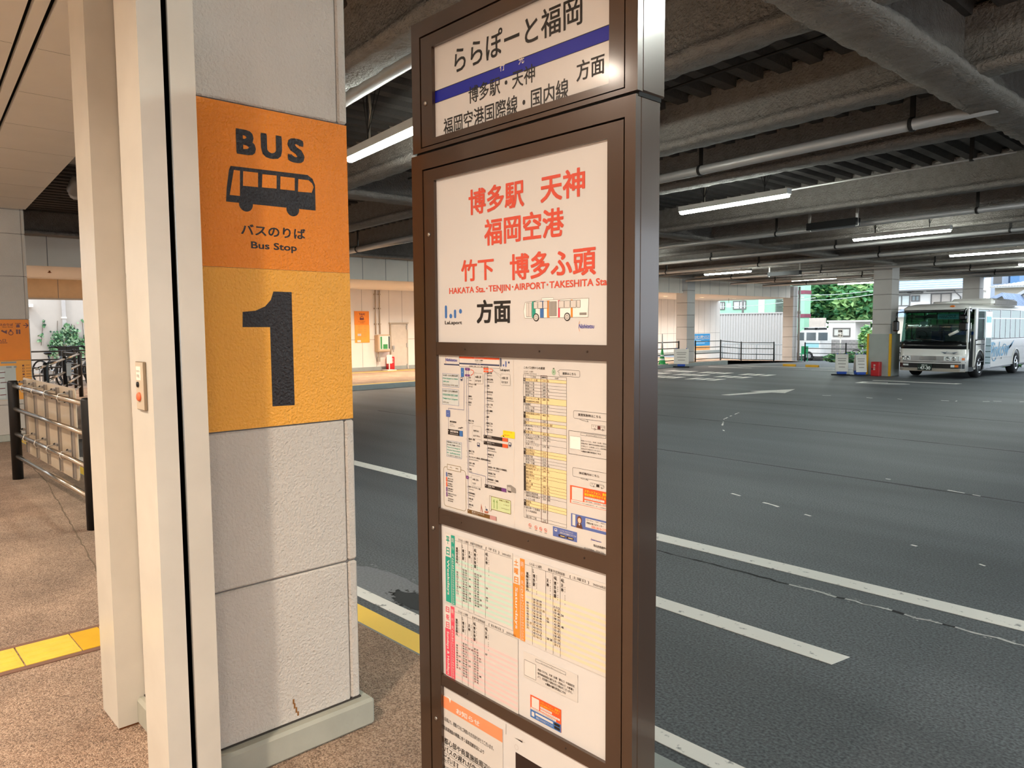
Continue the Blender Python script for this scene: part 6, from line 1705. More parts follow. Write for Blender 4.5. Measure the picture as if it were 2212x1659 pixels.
q = MB(); q.ball((-8.2, 27.36, 2.24), 0.05, AMBL, 12, 8, 1.6, 1, 0.7); q.build('marker_lamp', bus)
# door leaf slid back along the side, door well and steps
q = MB(); 
q.cbox(BW1 + 0.09, BW1 + 0.12, 28.72, 29.42, 0.14, 2.08, 0.01, CHR)
dl = q.build('door_leaf', bus)
q = MB(); q.box(BW1 + 0.121, BW1 + 0.124, 28.78, 29.36, 0.30, 2.0, glass('door_glass', 'bcd8d4', 0.55)); q.box(BW1 + 0.122, BW1 + 0.126, 28.80, 29.30, 1.70, 1.9, mat('door_poster', '86d2dd', 0.4)); q.build('door_pane', dl)
for z in (0.98, 0.40): MB().tube((BW1 - 0.02, 28.15, z), (BW1 + 0.1, 28.9, z), 0.018, CBL).build('door_arm', dl)
q = MB()
for i in range(3): q.box(BW1 - 0.30 - 0.28 * i, BW1 - 0.02 - 0.28 * i, DO0, DO1, 0.12, 0.24 + 0.22 * i, INT)
q.box(BW1 - 0.9, BW1 - 0.05, DO1 - 0.02, DO1, 0.2, 1.3, INT)
q.tube((BW1 - 0.12, DO1 - 0.08, 0.5), (BW1 - 0.12, DO1 - 0.08, 1.7), 0.018, CHR)
q.build('door_steps', bus)
# inside: floor, dash, wheel, seats
q = MB(); q.box(BW0 + 0.05, BW1 - 0.05, 28.2, BR - 0.1, 0.62, 0.70, INT); q.box(BW0 + 0.08, BW1 - 0.75, 27.5, 28.2, 0.5, 0.70, INT); q.build('cabin_floor', bus)
q = MB(); q.cbox(BW0 + 0.10, BW1 - 0.15, 27.28, 27.62, 0.85, 1.10, 0.04, CBL); q.box(-9.4, -9.1, 27.25, 27.4, 1.1, 1.13, SEATW); q.build('dashboard', bus)
q = MB(); q.path([(-9.3 + 0.22 * math.cos(2 * PI * i / 20), 27.78 + 0.10 * math.sin(2 * PI * i / 20), 1.24 + 0.19 * math.sin(2 * PI * i / 20)) for i in range(20)], 0.018, CBL, 6, True); q.tube((-9.3, 27.65, 1.0), (-9.3, 27.78, 1.24), 0.03, CBL); q.build('steering_wheel', bus)
q = MB(); q.cbox(-9.55, -9.05, 28.05, 28.17, 0.9, 1.55, 0.04, INT); q.cbox(-9.42, -9.18, 28.06, 28.16, 1.55, 1.75, 0.03, SEATW); q.build('driver_seat', bus)
for r_ in range(7):
    for c_ in (-9.46, -9.0, -8.46, -8.0):
        if r_ == 0 and c_ < -8.6: continue
        y = 28.75 + r_ * 0.95
        q = MB(); q.cbox(c_ - 0.21, c_ + 0.21, y - 0.32, y + 0.1, 0.72, 1.05, 0.04, SEATB); q.cbox(c_ - 0.21, c_ + 0.21, y, y + 0.12, 0.95, 1.62, 0.05, SEATB); st_ = q.build('seat', bus)
        q = MB(); q.cbox(c_ - 0.15, c_ + 0.15, y - 0.012, y + 0.13, 1.40, 1.635, 0.012, SEATW); q.build('head_cover', st_)
q = MB(); q.box(-8.68, -8.05, 27.50, 27.52, 1.82, 2.0, mat('route_board', '6fbccb', 0.4)); rb = q.build('route_board', bus)
s = Sheet((0, 27.495, 0), (1, 0, 0), (0, 0, 1), 0.003); s.text('HANATOUR', -8.62, 1.86, -8.12, 1.96, ink('22506a'), 1, off=0.02); s.mb.build('board_lettering', rb, fix=False)
q = MB()
for y in (29.2, 31.8): q.box(BW0 + 0.2, BW1 - 0.2, y, y + 0.05, 1.95, 2.0, INT)
q.box(BW0 + 0.05, BW0 + 0.4, 28.5, BR - 0.2, 1.88, 1.96, INT); q.box(BW1 - 0.4, BW1 - 0.05, 28.5, BR - 0.2, 1.88, 1.96, INT)
q.build('luggage_rack', bus)
# blue livery on the door side
LIV = mat('livery_blue', '3f9fcd', 0.35); LIVD = mat('livery_slate', '5c86ac', 0.35)
q = MB(); s = Sheet((BW1 + 0.001, 0, 0), (0, 1, 0), (0, 0, 1), 0.002, q)
s.text('Tinkow', 29.75, 0.50, 32.1, 1.02, LIV, 2, off=0.012, shear=0.35)
for k_, sgn, y0 in ((0, -1, 30.1), (1, 1, 31.6)):
    for j in range(4):
        L_ = (1.15 - 0.22 * j) if sgn > 0 else (0.55 - 0.1 * j)
        zc = 0.86 - 0.055 * j
        s.poly([(y0, zc - 0.03), (y0 + sgn * L_ * 0.5, zc + 0.02), (y0 + sgn * L_, zc + 0.20 - 0.05 * j), (y0 + sgn * L_ * 0.75, zc - 0.02), (y0 + sgn * L_ * 0.35, zc - 0.08)], LIV if j % 2 == 0 else LIVD, 1)
for cy_, cz_, rx, rz in ((29.95, 0.82, 0.22, 0.13), (30.25, 0.58, 0.26, 0.22), (31.5, 0.80, 0.24, 0.12)):
    s.ring(cy_, cz_, rx, 0.035, LIV, 3, 26, rz)
s.line(29.6, 0.80, 36, 0.80, 0.012, mat('livery_line', 'c9cdd2', 0.4), 1)
for y in (30.4, 31.1): s.rect(y, 0.40, y + 0.09, 0.46, CBL, 2)
s.line(29.4, 0.44, 32.4, 0.44, 0.012, GRY, 1)
q.build('livery', bus, fix=False)

# ================================================================== outside in daylight
def gz(y): return road_z(y)
LEAFS = [mat('leaf_mid', '5f9a63', 0.6, var=0.15, vscale=1.2), mat('leaf_dark', '3c6f4d', 0.65, var=0.15, vscale=1.2), mat('leaf_light', '9cc07a', 0.6, var=0.12, vscale=1.2), mat('leaf_lime', '7fb844', 0.6, var=0.12, vscale=1.2)]
BARK = mat('bark', '5b4a3a', 0.9, var=0.15, vscale=8, bump=0.6, bscale=20, bdist=0.03)
def leaf_cloud(mb, c, rx, ry, rz, n, size, mats_, seed, flat=0.35):
    rnd = random.Random(seed)
    for _ in range(n):
        d = Vector((rnd.gauss(0, 1), rnd.gauss(0, 1), rnd.gauss(0, 1))).normalized()
        r_ = rnd.random() ** 0.4
        lump = 1 + 0.28 * noise.noise(d * 2.2 + Vector((seed, 0, 0)))
        p = Vector(c) + Vector((d.x * rx, d.y * ry, d.z * rz)) * r_ * lump
        a = Vector((rnd.gauss(0, 1), rnd.gauss(0, 1), rnd.gauss(0, flat))).normalized()
        b = a.cross(Vector((rnd.gauss(0, 1), rnd.gauss(0, 1), rnd.gauss(0, 1)))).normalized()
        s = size * (0.6 + 0.8 * rnd.random())
        w = rnd.random()
        m = mats_[0] if w < 0.5 else mats_[1] if w < 0.75 else mats_[2]
        e = a.cross(b) * s * 0.25
        mb.add([p - a * s, p + b * s * 0.5 + e, p + a * s, p - b * s * 0.5 + e], [(0, 1, 2), (0, 2, 3)], m)
def tree(x, y, z0, h, rad, n, label, seed, mats_=None, blobs=5, size=0.32):
    t = thing('tree', label, 'tree', (x, y, z0), 'trees beyond the fence')
    q = MB(); q.tube((x, y, z0), (x + 0.1, y, z0 + h * 0.5), 0.22, BARK, 10, 0.12)
    rnd = random.Random(seed)
    for i in range(4):
        a = rnd.random() * 2 * PI; q.tube((x + 0.06, y, z0 + h * (0.3 + 0.05 * i)), (x + rad * 0.6 * math.cos(a), y + rad * 0.6 * math.sin(a), z0 + h * (0.55 + 0.08 * i)), 0.09, BARK, 8, 0.03)
    q.build('trunk', t)
    q = MB()
    for i in range(blobs):
        a = 2 * PI * i / blobs + rnd.random()
        k = 0.0 if i == 0 else 0.55
        leaf_cloud(q, (x + rad * k * math.cos(a), y + rad * k * math.sin(a), z0 + h * (0.62 + 0.22 * (rnd.random() - 0.5))), rad * 0.62, rad * 0.62, h * 0.30, n // blobs, size, mats_ or LEAFS[:3], seed + i)
    q.build('foliage', t, fix=False)
    return t
for px_, ty, h_, rd, n_, lb, sd, mm in (((-29.848,65.000,3.693)[0], 65, 9.2, 3.0, 4600, 'dark dense tree beside the mint building', 21, [LEAFS[1], LEAFS[0], LEAFS[2]]), ((-27.127,64.000,3.598)[0], 64, 8.8, 3.0, 4600, 'mid green tree above the white kiosk', 22, LEAFS[:3]),
        ((-24.807,62.000,3.497)[0], 62, 8.0, 2.3, 4200, 'pale sprayed tree just left of the far pillar', 23, [LEAFS[0], LEAFS[2], LEAFS[2]]), ((-31.930,72.000,3.876)[0], 72, 10.0, 3.4, 3600, 'tall tree filling the gap behind the others', 24, [LEAFS[1], LEAFS[0], LEAFS[0]]),
        ((-28.030,73.000,3.782)[0], 73, 9.6, 3.0, 3000, 'green tree behind the far pillar', 25, LEAFS[:3])):
    tree(px_, ty, -0.75, h_, rd, n_, lb, sd, mm, 7, 0.30)

def bush(x, y, z0, rx, rz, n, label, seed, mats_, size=0.2, name='bush', ry=None):
    t = thing(name, label, 'bush', (x, y, z0))
    q = MB(); q.tube((x, y, z0), (x, y, z0 + rz), 0.06, BARK, 8, 0.02); q.build('stem', t)
    q = MB(); leaf_cloud(q, (x, y, z0 + rz * 0.9), rx, ry or rx, rz, n, size, mats_, seed); q.build('foliage', t, fix=False)
    return t
bush(-27.1, 50.5, -0.75, 1.35, 1.35, 2200, 'bright lime bush behind the white van', 31, [LEAFS[3], LEAFS[2], LEAFS[0]], 0.26)
bush((-19.327,48.300,1.225)[0], 48.3, -0.7, 0.36, 1.2, 700, 'pale shrub beside the white kiosk by the far pillar', 32, [LEAFS[2], LEAFS[0], LEAFS[2]])
bush(-17.3, 41.4, -0.42, 0.5, 0.28, 500, 'low shrub behind the rail by the green chair', 33, [LEAFS[0], LEAFS[1], LEAFS[2]], 0.12)
bush(-18.2, 41.2, -0.42, 0.45, 0.22, 400, 'low shrub at the foot of the corner column', 34, [LEAFS[0], LEAFS[2], LEAFS[1]], 0.12)

# houses
HW = mat('house_white', 'efe9e2', 0.8, var=0.02, vscale=2)
HW2 = mat('house_cream', 'd8cdbd', 0.8, var=0.03, vscale=2)
RTB = mat('roof_blue_tile', '93a3bd', 0.5, var=0.12, vscale=3)
RTG = mat('roof_grey_tile', 'b4b5b4', 0.5, var=0.08, vscale=6)
FRM = mat('window_frame_grey', '6e6a66', 0.5)
CURT = mat('curtain', 'dfe3de', 0.8)
SHUT = mat('rain_shutter', 'bdb3a9', 0.6)
hs = thing('house', 'white house with pale blue tiled roof and shuttered windows beyond the coach', 'house', (-19.5, 62, -0.75))
hx0, hx1, hy = (-21.401,58.000,1.639)[0], (-16.360,58.000,1.608)[0], 58.0
za = (-19.129,58.000,3.983)[2]
q = MB(); q.box(hx0, hx1, hy, hy + 3.75, -0.75, za, HW); q.box(hx0 - 0.02, hx1 + 0.02, hy - 0.03, hy, (-19.131,58.000,4.049)[2] - 0.05, za, HW)
for zz in ((-18.821,58.000,3.776)[2], (-18.801,58.000,3.190)[2] - 0.5): q.box(hx0, hx1, hy - 0.025, hy, zz - 0.02, zz + 0.02, FRM)
q.build('wall', hs)
q = MB()
for i in range(9):      # tile courses
    a, b = i / 9, (i + 1) / 9
    y0, y1 = hy - 0.55 + 4.3 * a, hy - 0.55 + 4.3 * b
    z0, z1 = za + 0.02 + 1.6 * a, za + 0.02 + 1.6 * b
    q.add([(hx0 - 0.5, y0, z0 + 0.06), (hx1 + 0.5, y0, z0 + 0.06), (hx1 + 0.5, y1, z1 + 0.02), (hx0 - 0.5, y1, z1 + 0.02), (hx0 - 0.5, y0, z0), (hx1 + 0.5, y0, z0), (hx1 + 0.5, y1, z1), (hx0 - 0.5, y1, z1)], [(0, 1, 2, 3), (0, 4, 5, 1), (4, 7, 6, 5), (1, 5, 6, 2), (0, 3, 7, 4), (3, 2, 6, 7)], RTB)
q.prism([(-0.4, 0.0), (3.75, 1.6), (3.75, 0.0)], (hx0 - 0.45, hy, za - 0.02), (hx1 + 0.2, hy, za - 0.02), (0, 1, 0), (0, 0, 1), HW)
q.build('roof', hs)
q = MB(); q.prism([(0, 0), (0.09, 0), (0.09, 0.09), (0, 0.09)], (hx0 - 0.5, hy - 0.62, za - 0.02), (hx1 + 0.5, hy - 0.62, za - 0.02), (0, 1, 0), (0, 0, 1), FRM); q.build('gutter', hs)
def win(par, p0, p1, y, m, hood=True, mull=True):
    x0, z1 = p0[0], p0[2]; x1, z0 = p1[0], p1[2]
    q = MB(); bars(q, x0, z0, x1, z1, 0.07, 0.07, 0.07, 0.07, y - 0.06, y, FRM)
    if mull: q.box((x0 + x1) / 2 - 0.035, (x0 + x1) / 2 + 0.035, y - 0.05, y, z0, z1, FRM)
    if hood: q.box(x0 - 0.2, x1 + 0.2, y - 0.35, y, z1 + 0.14, z1 + 0.22, FRM)
    w_ = q.build('window', par)
    q = MB(); q.box(x0 + 0.06, x1 - 0.06, y - 0.02, y + 0.01, z0 + 0.06, z1 - 0.06, m); q.build('pane', w_)
win(hs, (-21.305,58.000,3.730), (-20.140,58.000,2.928), hy, CURT); win(hs, (-20.071,58.000,3.689), (-19.501,58.000,3.242), hy, mat('dark_pane', '8f9a9c', 0.3)); win(hs, (-18.791,58.000,3.775), (-17.463,58.000,2.897), hy, SHUT)
q = MB(); p = (-16.875,58.000,4.150); q.path([(p[0] - 0.4, hy - 0.55, za + 0.02), (p[0], hy - 0.1, za - 0.5), (p[0], hy - 0.1, -0.7)], 0.045, FRM, 8); q.build('downpipe', hs)
# lower tiled lean-to to its left
q = MB(); q.add([((-20.692,56.000,2.557)[0], 56, (-20.679,56.000,2.164)[2]), ((-19.615,56.000,2.536)[0], 56, (-19.603,56.000,2.150)[2]), ((-19.615,56.000,2.536)[0], 58, (-20.320,58.000,2.700)[2]), ((-20.692,56.000,2.557)[0], 58, (-21.435,58.000,2.722)[2])], [(0, 1, 2, 3)], RTB)
q.add([((-20.692,56.000,2.557)[0], 56.2, -0.75), ((-19.615,56.000,2.536)[0], 56.2, -0.75), ((-19.615,56.000,2.536)[0], 56.2, (-19.601,56.000,2.086)[2]), ((-20.692,56.000,2.557)[0], 56.2, (-20.677,56.000,2.099)[2])], [(0, 1, 2, 3)], HW2)
q.build('lean_to', hs)
def gable(name, label, p_l, p_peak, p_r, y, depth, zwall, rm, wm, over=0.3):
    t = thing(name, label, 'house', ((p_l[0] + p_r[0]) / 2, y + depth / 2, -0.75))
    zl, zr = p_l[2], p_r[2]
    q = MB(); q.prism([(p_l[0] + over, -0.75), (p_r[0] - over, -0.75), (p_r[0] - over, zr - 0.1), (p_peak[0], p_peak[2] - 0.15), (p_l[0] + over, zl - 0.1)], (0, y, 0), (0, y + depth, 0), (1, 0, 0), (0, 0, 1), wm); q.build('wall', t)
    for a, b in ((p_l, p_peak), (p_peak, p_r)):
        q = MB(); q.prism([(a[0], a[2]), (b[0], b[2]), (b[0], b[2] - 0.16), (a[0], a[2] - 0.16)], (0, y - 0.35, 0), (0, y + depth + 0.3, 0), (1, 0, 0), (0, 0, 1), rm)
        for i in range(14):
            yy = y - 0.3 + (depth + 0.5) * i / 14; q.bar((a[0], yy, a[2] + 0.03), (b[0], yy, b[2] + 0.03), 0.08, 0.07, rm)
        q.build('roof_slope', t)
    return t
gable('house', 'small house gable with blue grey tiles right of the second pillar', (-15.207,55.000,2.684), (-13.616,55.000,3.518), (-13.138,55.000,2.753), 55, 5, 0, RTB, HW2, 0.12)
gable('house', 'cream house with steep dark bargeboards at the right frame edge', (-14.478,59.000,3.087), (-12.543,59.000,4.299), (-10.464,59.000,2.742), 59, 8, 0, RTG, HW2, 0.2)
t = thing('house', 'house with long light grey tiled roof above the coach', 'house', (-16, 72, -0.75))
xa, xb = (-17.994,70.000,4.557)[0], (-13.333,70.000,4.362)[0]
q = MB(); z1_, z2_ = (-17.601,70.000,4.393)[2], (-15.436,70.000,5.025)[2]
for i in range(10):
    a, b = i / 10, (i + 1) / 10
    q.add([(xa + 2.0 * a, 68 + 5 * a, z1_ + (z2_ - z1_) * a + 0.08), (xb, 68 + 5 * a, z1_ + (z2_ - z1_) * a + 0.08), (xb, 68 + 5 * b, z1_ + (z2_ - z1_) * b), (xa + 2.0 * b, 68 + 5 * b, z1_ + (z2_ - z1_) * b), (xa + 2.0 * a, 68 + 5 * a, z1_ + (z2_ - z1_) * a), (xb, 68 + 5 * a, z1_ + (z2_ - z1_) * a)], [(0, 1, 2, 3), (0, 4, 5, 1)], RTG)
for i in range(24):
    x = xa + (xb - xa) * i / 24; k = min(1, max(0, (x - xa) / 2.0)); q.bar((x, 68, z1_ + 0.1), (x, 68 + 5 * k, z1_ + (z2_ - z1_) * k + 0.1), 0.1, 0.06, RTG)
q.build('roof', t)
q = MB(); q.box(xa + 0.4, xb, 68.6, 76, -0.75, z1_ + 0.02, HW2); q.build('wall', t)
t = thing('apartment_block', 'distant blue grey block above the tiled roofs', 'building', (-22, 96, -0.75))
q = MB(); q.box((-24.533,94.000,6.052)[0], (-22.889,94.000,5.976)[0], 94, 100, -0.75, 12, mat('block_grey', 'aab4c2', 0.7)); q.build('wall', t)
q = MB(); q.box((-22.235,92.000,5.877)[0], (-21.410,92.000,5.839)[0], 92, 97, -0.75, 11, mat('block_blue', '5c86b4', 0.6)); q.build('blue_wing', t)
q = MB(); q.box((-24.277,94.000,6.239)[0], (-23.496,94.000,6.202)[0], 93.95, 94, (-24.112,94.000,6.480)[2] - 0.6, (-24.118,94.000,6.629)[2], FRM); q.build('balcony_window', t)
bush(-13.0, 60.2, -0.75, 1.1, 2.6, 1200, 'green shrub at the house corner left of the second pillar', 41, [LEAFS[2], LEAFS[0], LEAFS[3]], 0.26, ry=0.7)
bush(-12.1, 64, -0.75, 1.5, 3.1, 1400, 'yellow green tree above the small gable', 42, [LEAFS[2], LEAFS[3], LEAFS[0]], 0.28, name='tree')

# mint building with maroon bands, white corrugated fence
MINTW = mat('mint_render', 'a6d8b8', 0.8, var=0.02); MAR = mat('maroon_band', '8c4a5a', 0.7)
t = thing('mint_building', 'pale mint building with maroon bands above the corrugated fence', 'building', (-33, 57, -0.75))
mx0, mx1 = (-34.470,55.000,3.649)[0], (-26.573,55.000,3.424)[0]
q = MB(); q.box(mx0, mx1, 55, 56.0, -0.75, 9, MINTW); q.build('wall', t)
for z0_, z1_ in (((-26.695,55.000,3.950)[2], (-26.701,55.000,4.228)[2]), ((-26.651,55.000,2.171)[2], (-26.658,55.000,2.450)[2])):
    q = MB(); q.box((-27.415,55.000,3.448)[0], mx1 + 0.03, 54.95, 56.03, z0_, z1_, MAR); q.build('band', t)
for p0, p1 in (((-33.815,55.000,3.555), (-33.330,55.000,2.898)), ((-32.580,55.000,3.595), (-31.407,55.000,2.896))):
    win(t, p0, p1, 55, CURT, False)
q = MB(); p0, p1 = (-28.850,55.000,3.668), (-28.256,55.000,2.618)
for i in range(9): q.box(p0[0], p1[0], 54.85, 55, p1[2] + (p0[2] - p1[2]) * i / 9, p1[2] + (p0[2] - p1[2]) * (i + 0.5) / 9, FRM)
q.build('louvre', t)
q = MB(); q.box((-30.291,55.000,3.530)[0], (-29.817,55.000,3.517)[0], 54.9, 55, 2.4, 5.5, HW); q.build('white_panel', t)
FENC = mat('corrugated_white', 'c4c0bb', 0.55, var=0.03)
pf = []
x = -30.2
while x < -23.4:
    pf += [(x, 46.0), (x + 0.07, 46.0), (x + 0.10, 45.93), (x + 0.17, 45.93)]
    x += 0.2
q = MB()
V = [(a, b, z) for z in (-0.7, 2.40) for a, b in pf]; n = len(pf)
q.add(V, [(i, i + 1, n + i + 1, n + i) for i in range(n - 1)], FENC)
q.box(-30.2, -23.3, 45.9, 46.05, 2.38, 2.46, FENC); q.box(-30.2, -23.3, 45.98, 46.05, -0.7, 2.3, FENC)
t = q.build('corrugated_fence', fix=False); tag(t, 'white corrugated fence beyond the far pavement', 'fence')
# van
VANW = mat('van_white', 'e8e6e2', 0.3, coat=0.5)
vn = thing('van', 'white van with roof rack behind the grey-green rail', 'van', (-22.0, 48.0, -0.68))
vx0, vx1 = (-24.100,47.000,0.470)[0], (-21.604,47.000,0.500)[0]
vy, vz = 47.0, -0.68
vt = (-21.836,47.000,1.295)[2]
q = MB(); q.prism([(vx0 - 0.1, vz + 0.3), (vx1, vz + 0.3), (vx1, vt - 0.05), (vx1 - 0.15, vt), (vx0 + 1.25, vt), (vx0 + 0.45, vt - 0.72), (vx0 - 0.1, vt - 0.95)], (0, vy, 0), (0, vy + 1.6, 0), (1, 0, 0), (0, 0, 1), VANW); q.build('body', vn)
DG = mat('van_glass', '5b6468', 0.1, coat=0.8)
for a, b, c in ((0.75, 1.42, 0.28), (1.58, 2.2, 0.0), (2.36, 2.95, 0.0)):
    q = MB(); q.prism([(vx0 + a, vt - 0.66), (vx0 + b, vt - 0.66), (vx0 + b, vt - 0.16), (vx0 + a + c, vt - 0.16)], (0, vy - 0.012, 0), (0, vy + 0.01, 0), (1, 0, 0), (0, 0, 1), DG); q.build('side_window', vn)
for x in (vx0 + 0.75, vx1 - 0.75):
    q = MB(); q.lathe([(0, 0.0), (0.17, 0.0), (0.3, -0.01), (0.3, -0.18)], (x, vy - 0.01, vz + 0.3), RUB, (0, -1, 0), 20); w_ = q.build('wheel', vn)
    q = MB(); q.lathe([(0, 0.01), (0.17, 0.01)], (x, vy - 0.012, vz + 0.3), CHR, (0, -1, 0), 16); q.build('hubcap', w_)
q = MB()
for x in (vx0 + 1.4, vx0 + 2.2, vx1 - 0.4): q.box(x - 0.03, x + 0.03, vy + 0.1, vy + 1.5, vt + 0.0, vt + 0.14, BLK)
q.tube((vx0 + 1.2, vy + 0.2, vt + 0.15), (vx1 - 0.2, vy + 0.2, vt + 0.15), 0.025, CHR); q.tube((vx0 + 1.2, vy + 1.3, vt + 0.15), (vx1 - 0.2, vy + 1.3, vt + 0.15), 0.025, CHR); q.build('roof_rack', vn)
q = MB(); q.box(vx0 + 1.5, vx0 + 2.4, vy - 0.006, vy, vt - 1.12, vt - 0.82, mat('van_stripe', 'a9e0e6', 0.4)); q.build('stripe', vn)
# kiosk, stone wall, beige wall, parking sign
kk = thing('kiosk', 'white site kiosk with two shuttered windows before the trees', 'kiosk', (-22.3, 51.5, -0.75))
p0, p1 = (-22.451,50.000,1.889), (-20.670,50.000,0.602)
q = MB(); q.box(p0[0], p1[0], 50, 52.4, p1[2], p0[2] - 0.06, HW); q.box(p0[0] - 0.08, p1[0] + 1.6, 49.9, 52.5, p0[2] - 0.07, p0[2] + 0.02, HW); q.build('body', kk)
win(kk, (-22.126,50.000,1.423), (-20.976,50.000,0.843), 50, mat('kiosk_pane', 'd5d3cb', 0.5), False)
for x in (p0[0] + 0.06, p1[0] - 0.06):
    q = MB(); q.box(x - 0.06, x + 0.06, 50.0, 50.12, -0.75, p1[2], HW); q.build('leg', kk)
STONE = bpy.data.materials.new('stone_blocks'); STONE.use_nodes = True
N_, L_ = STONE.node_tree.nodes, STONE.node_tree.links
bt = N_.new('ShaderNodeTexBrick'); bt.inputs['Color1'].default_value = lin('b9b3b0'); bt.inputs['Color2'].default_value = lin('9d9896'); bt.inputs['Mortar'].default_value = lin('7d7876'); bt.inputs['Scale'].default_value = 2.0
mp_ = N_.new('ShaderNodeMapping'); mp_.inputs['Rotation'].default_value = (PI / 2, 0, 0); tc_ = N_.new('ShaderNodeTexCoord')
L_.new(tc_.outputs['Object'], mp_.inputs['Vector']); L_.new(mp_.outputs['Vector'], bt.inputs['Vector']); L_.new(bt.outputs['Color'], N_['Principled BSDF'].inputs['Base Color'])
p0, p1 = (-21.877,49.000,0.639), (-17.754,49.000,-0.067)
q = MB(); q.box(p0[0] - 3.5, p1[0] + 3, 49, 49.3, -0.75, p0[2], STONE); tag(q.build('stone_wall'), 'low grey stone block wall below the white kiosk', 'wall')
p0, p1 = (-25.705,54.000,2.122), (-24.569,54.000,1.201)
q = MB(); q.box(p0[0], p1[0], 54, 54.3, -0.75, p0[2], mat('beige_wall', 'd3c4b8', 0.8)); tag(q.build('garden_wall'), 'pinkish wall stub between the lime bush and the kiosk', 'wall')
ps = thing('parking_sign', 'white pole sign with small plates before the kiosk', 'sign', ((-18.159,42.000,0.124)[0], 42, -0.45))
px_ = (-18.159,42.000,0.124)[0]
q = MB(); q.tube((px_, 42, -0.47), (px_, 42, (-18.193,42.000,1.363)[2]), 0.03, HW); q.build('pole', ps)
for a, b, tx in (((-18.194,42.000,1.389)[2], (-18.188,42.000,1.183)[2], '駐輪'), ((-18.187,42.000,1.131)[2], (-18.181,42.000,0.925)[2], 'P→')):
    q = MB(); q.box(px_ - 0.14, px_ + 0.14, 41.955, 41.965, b, a, WB_); pl_ = q.build('plate', ps)
    s = Sheet((0, 41.952, 0), (1, 0, 0), (0, 0, 1), 0.002); s.text(tx, px_ - 0.11, b + 0.04, px_ + 0.11, a - 0.04, K, 1, off=0.02); s.mb.build('lettering', pl_, fix=False)
GCH = mat('chair_green', '1ea070', 0.5)
gc = thing('garden_chair', 'small green plastic chair behind the rail by the corner column', 'chair', ((-19.627,40.600,0.133)[0], 40.6, road_z(40.6)))
cx0 = (-19.627,40.600,0.133)[0]; cz = road_z(40.6)
q = MB(); q.cbox(cx0 - 0.2, cx0 + 0.2, 40.4, 40.8, cz + 0.40, cz + 0.44, 0.01, GCH); q.build('seat', gc)
q = MB(); q.cbox(cx0 - 0.2, cx0 + 0.2, 40.76, 40.8, cz + 0.44, cz + 0.85, 0.01, GCH); q.build('backrest', gc)
for dx in (-0.17, 0.17):
    for dy in (40.43, 40.77): MB().box(cx0 + dx - 0.02, cx0 + dx + 0.02, dy - 0.02, dy + 0.02, cz, cz + 0.41, GCH).build('leg', gc)
# overhead lines before the trees
for (pa, pb, lb) in (((-26.460,54.000,3.952), (-20.761,54.000,4.129), 'upper overhead line across the trees'), ((-26.173,53.000,3.513), (-20.369,53.000,3.835), 'lower overhead line across the trees'), ((-32.584,52.000,3.181), (-26.173,53.000,3.513), 'overhead line above the corrugated fence')):
    pa, pb = Vector(pa), Vector(pb); d = pb - pa
    q = MB(); q.path([pa + d * (i / 10 * 1.4 - 0.2) - Vector((0, 0, 0.25 * math.sin(PI * i / 10))) for i in range(11)], 0.022, mat('line_pale', 'c6cfca', 0.6), 6)
    tag(q.build('overhead_line'), lb, 'cable')
q = MB(); p = (-30.554,53.000,3.503); q.tube((p[0], 53, -0.75), (p[0], 53, 5.5), 0.09, FRM, 10); tag(q.build('utility_pole'), 'grey utility pole behind the corrugated fence', 'pole')

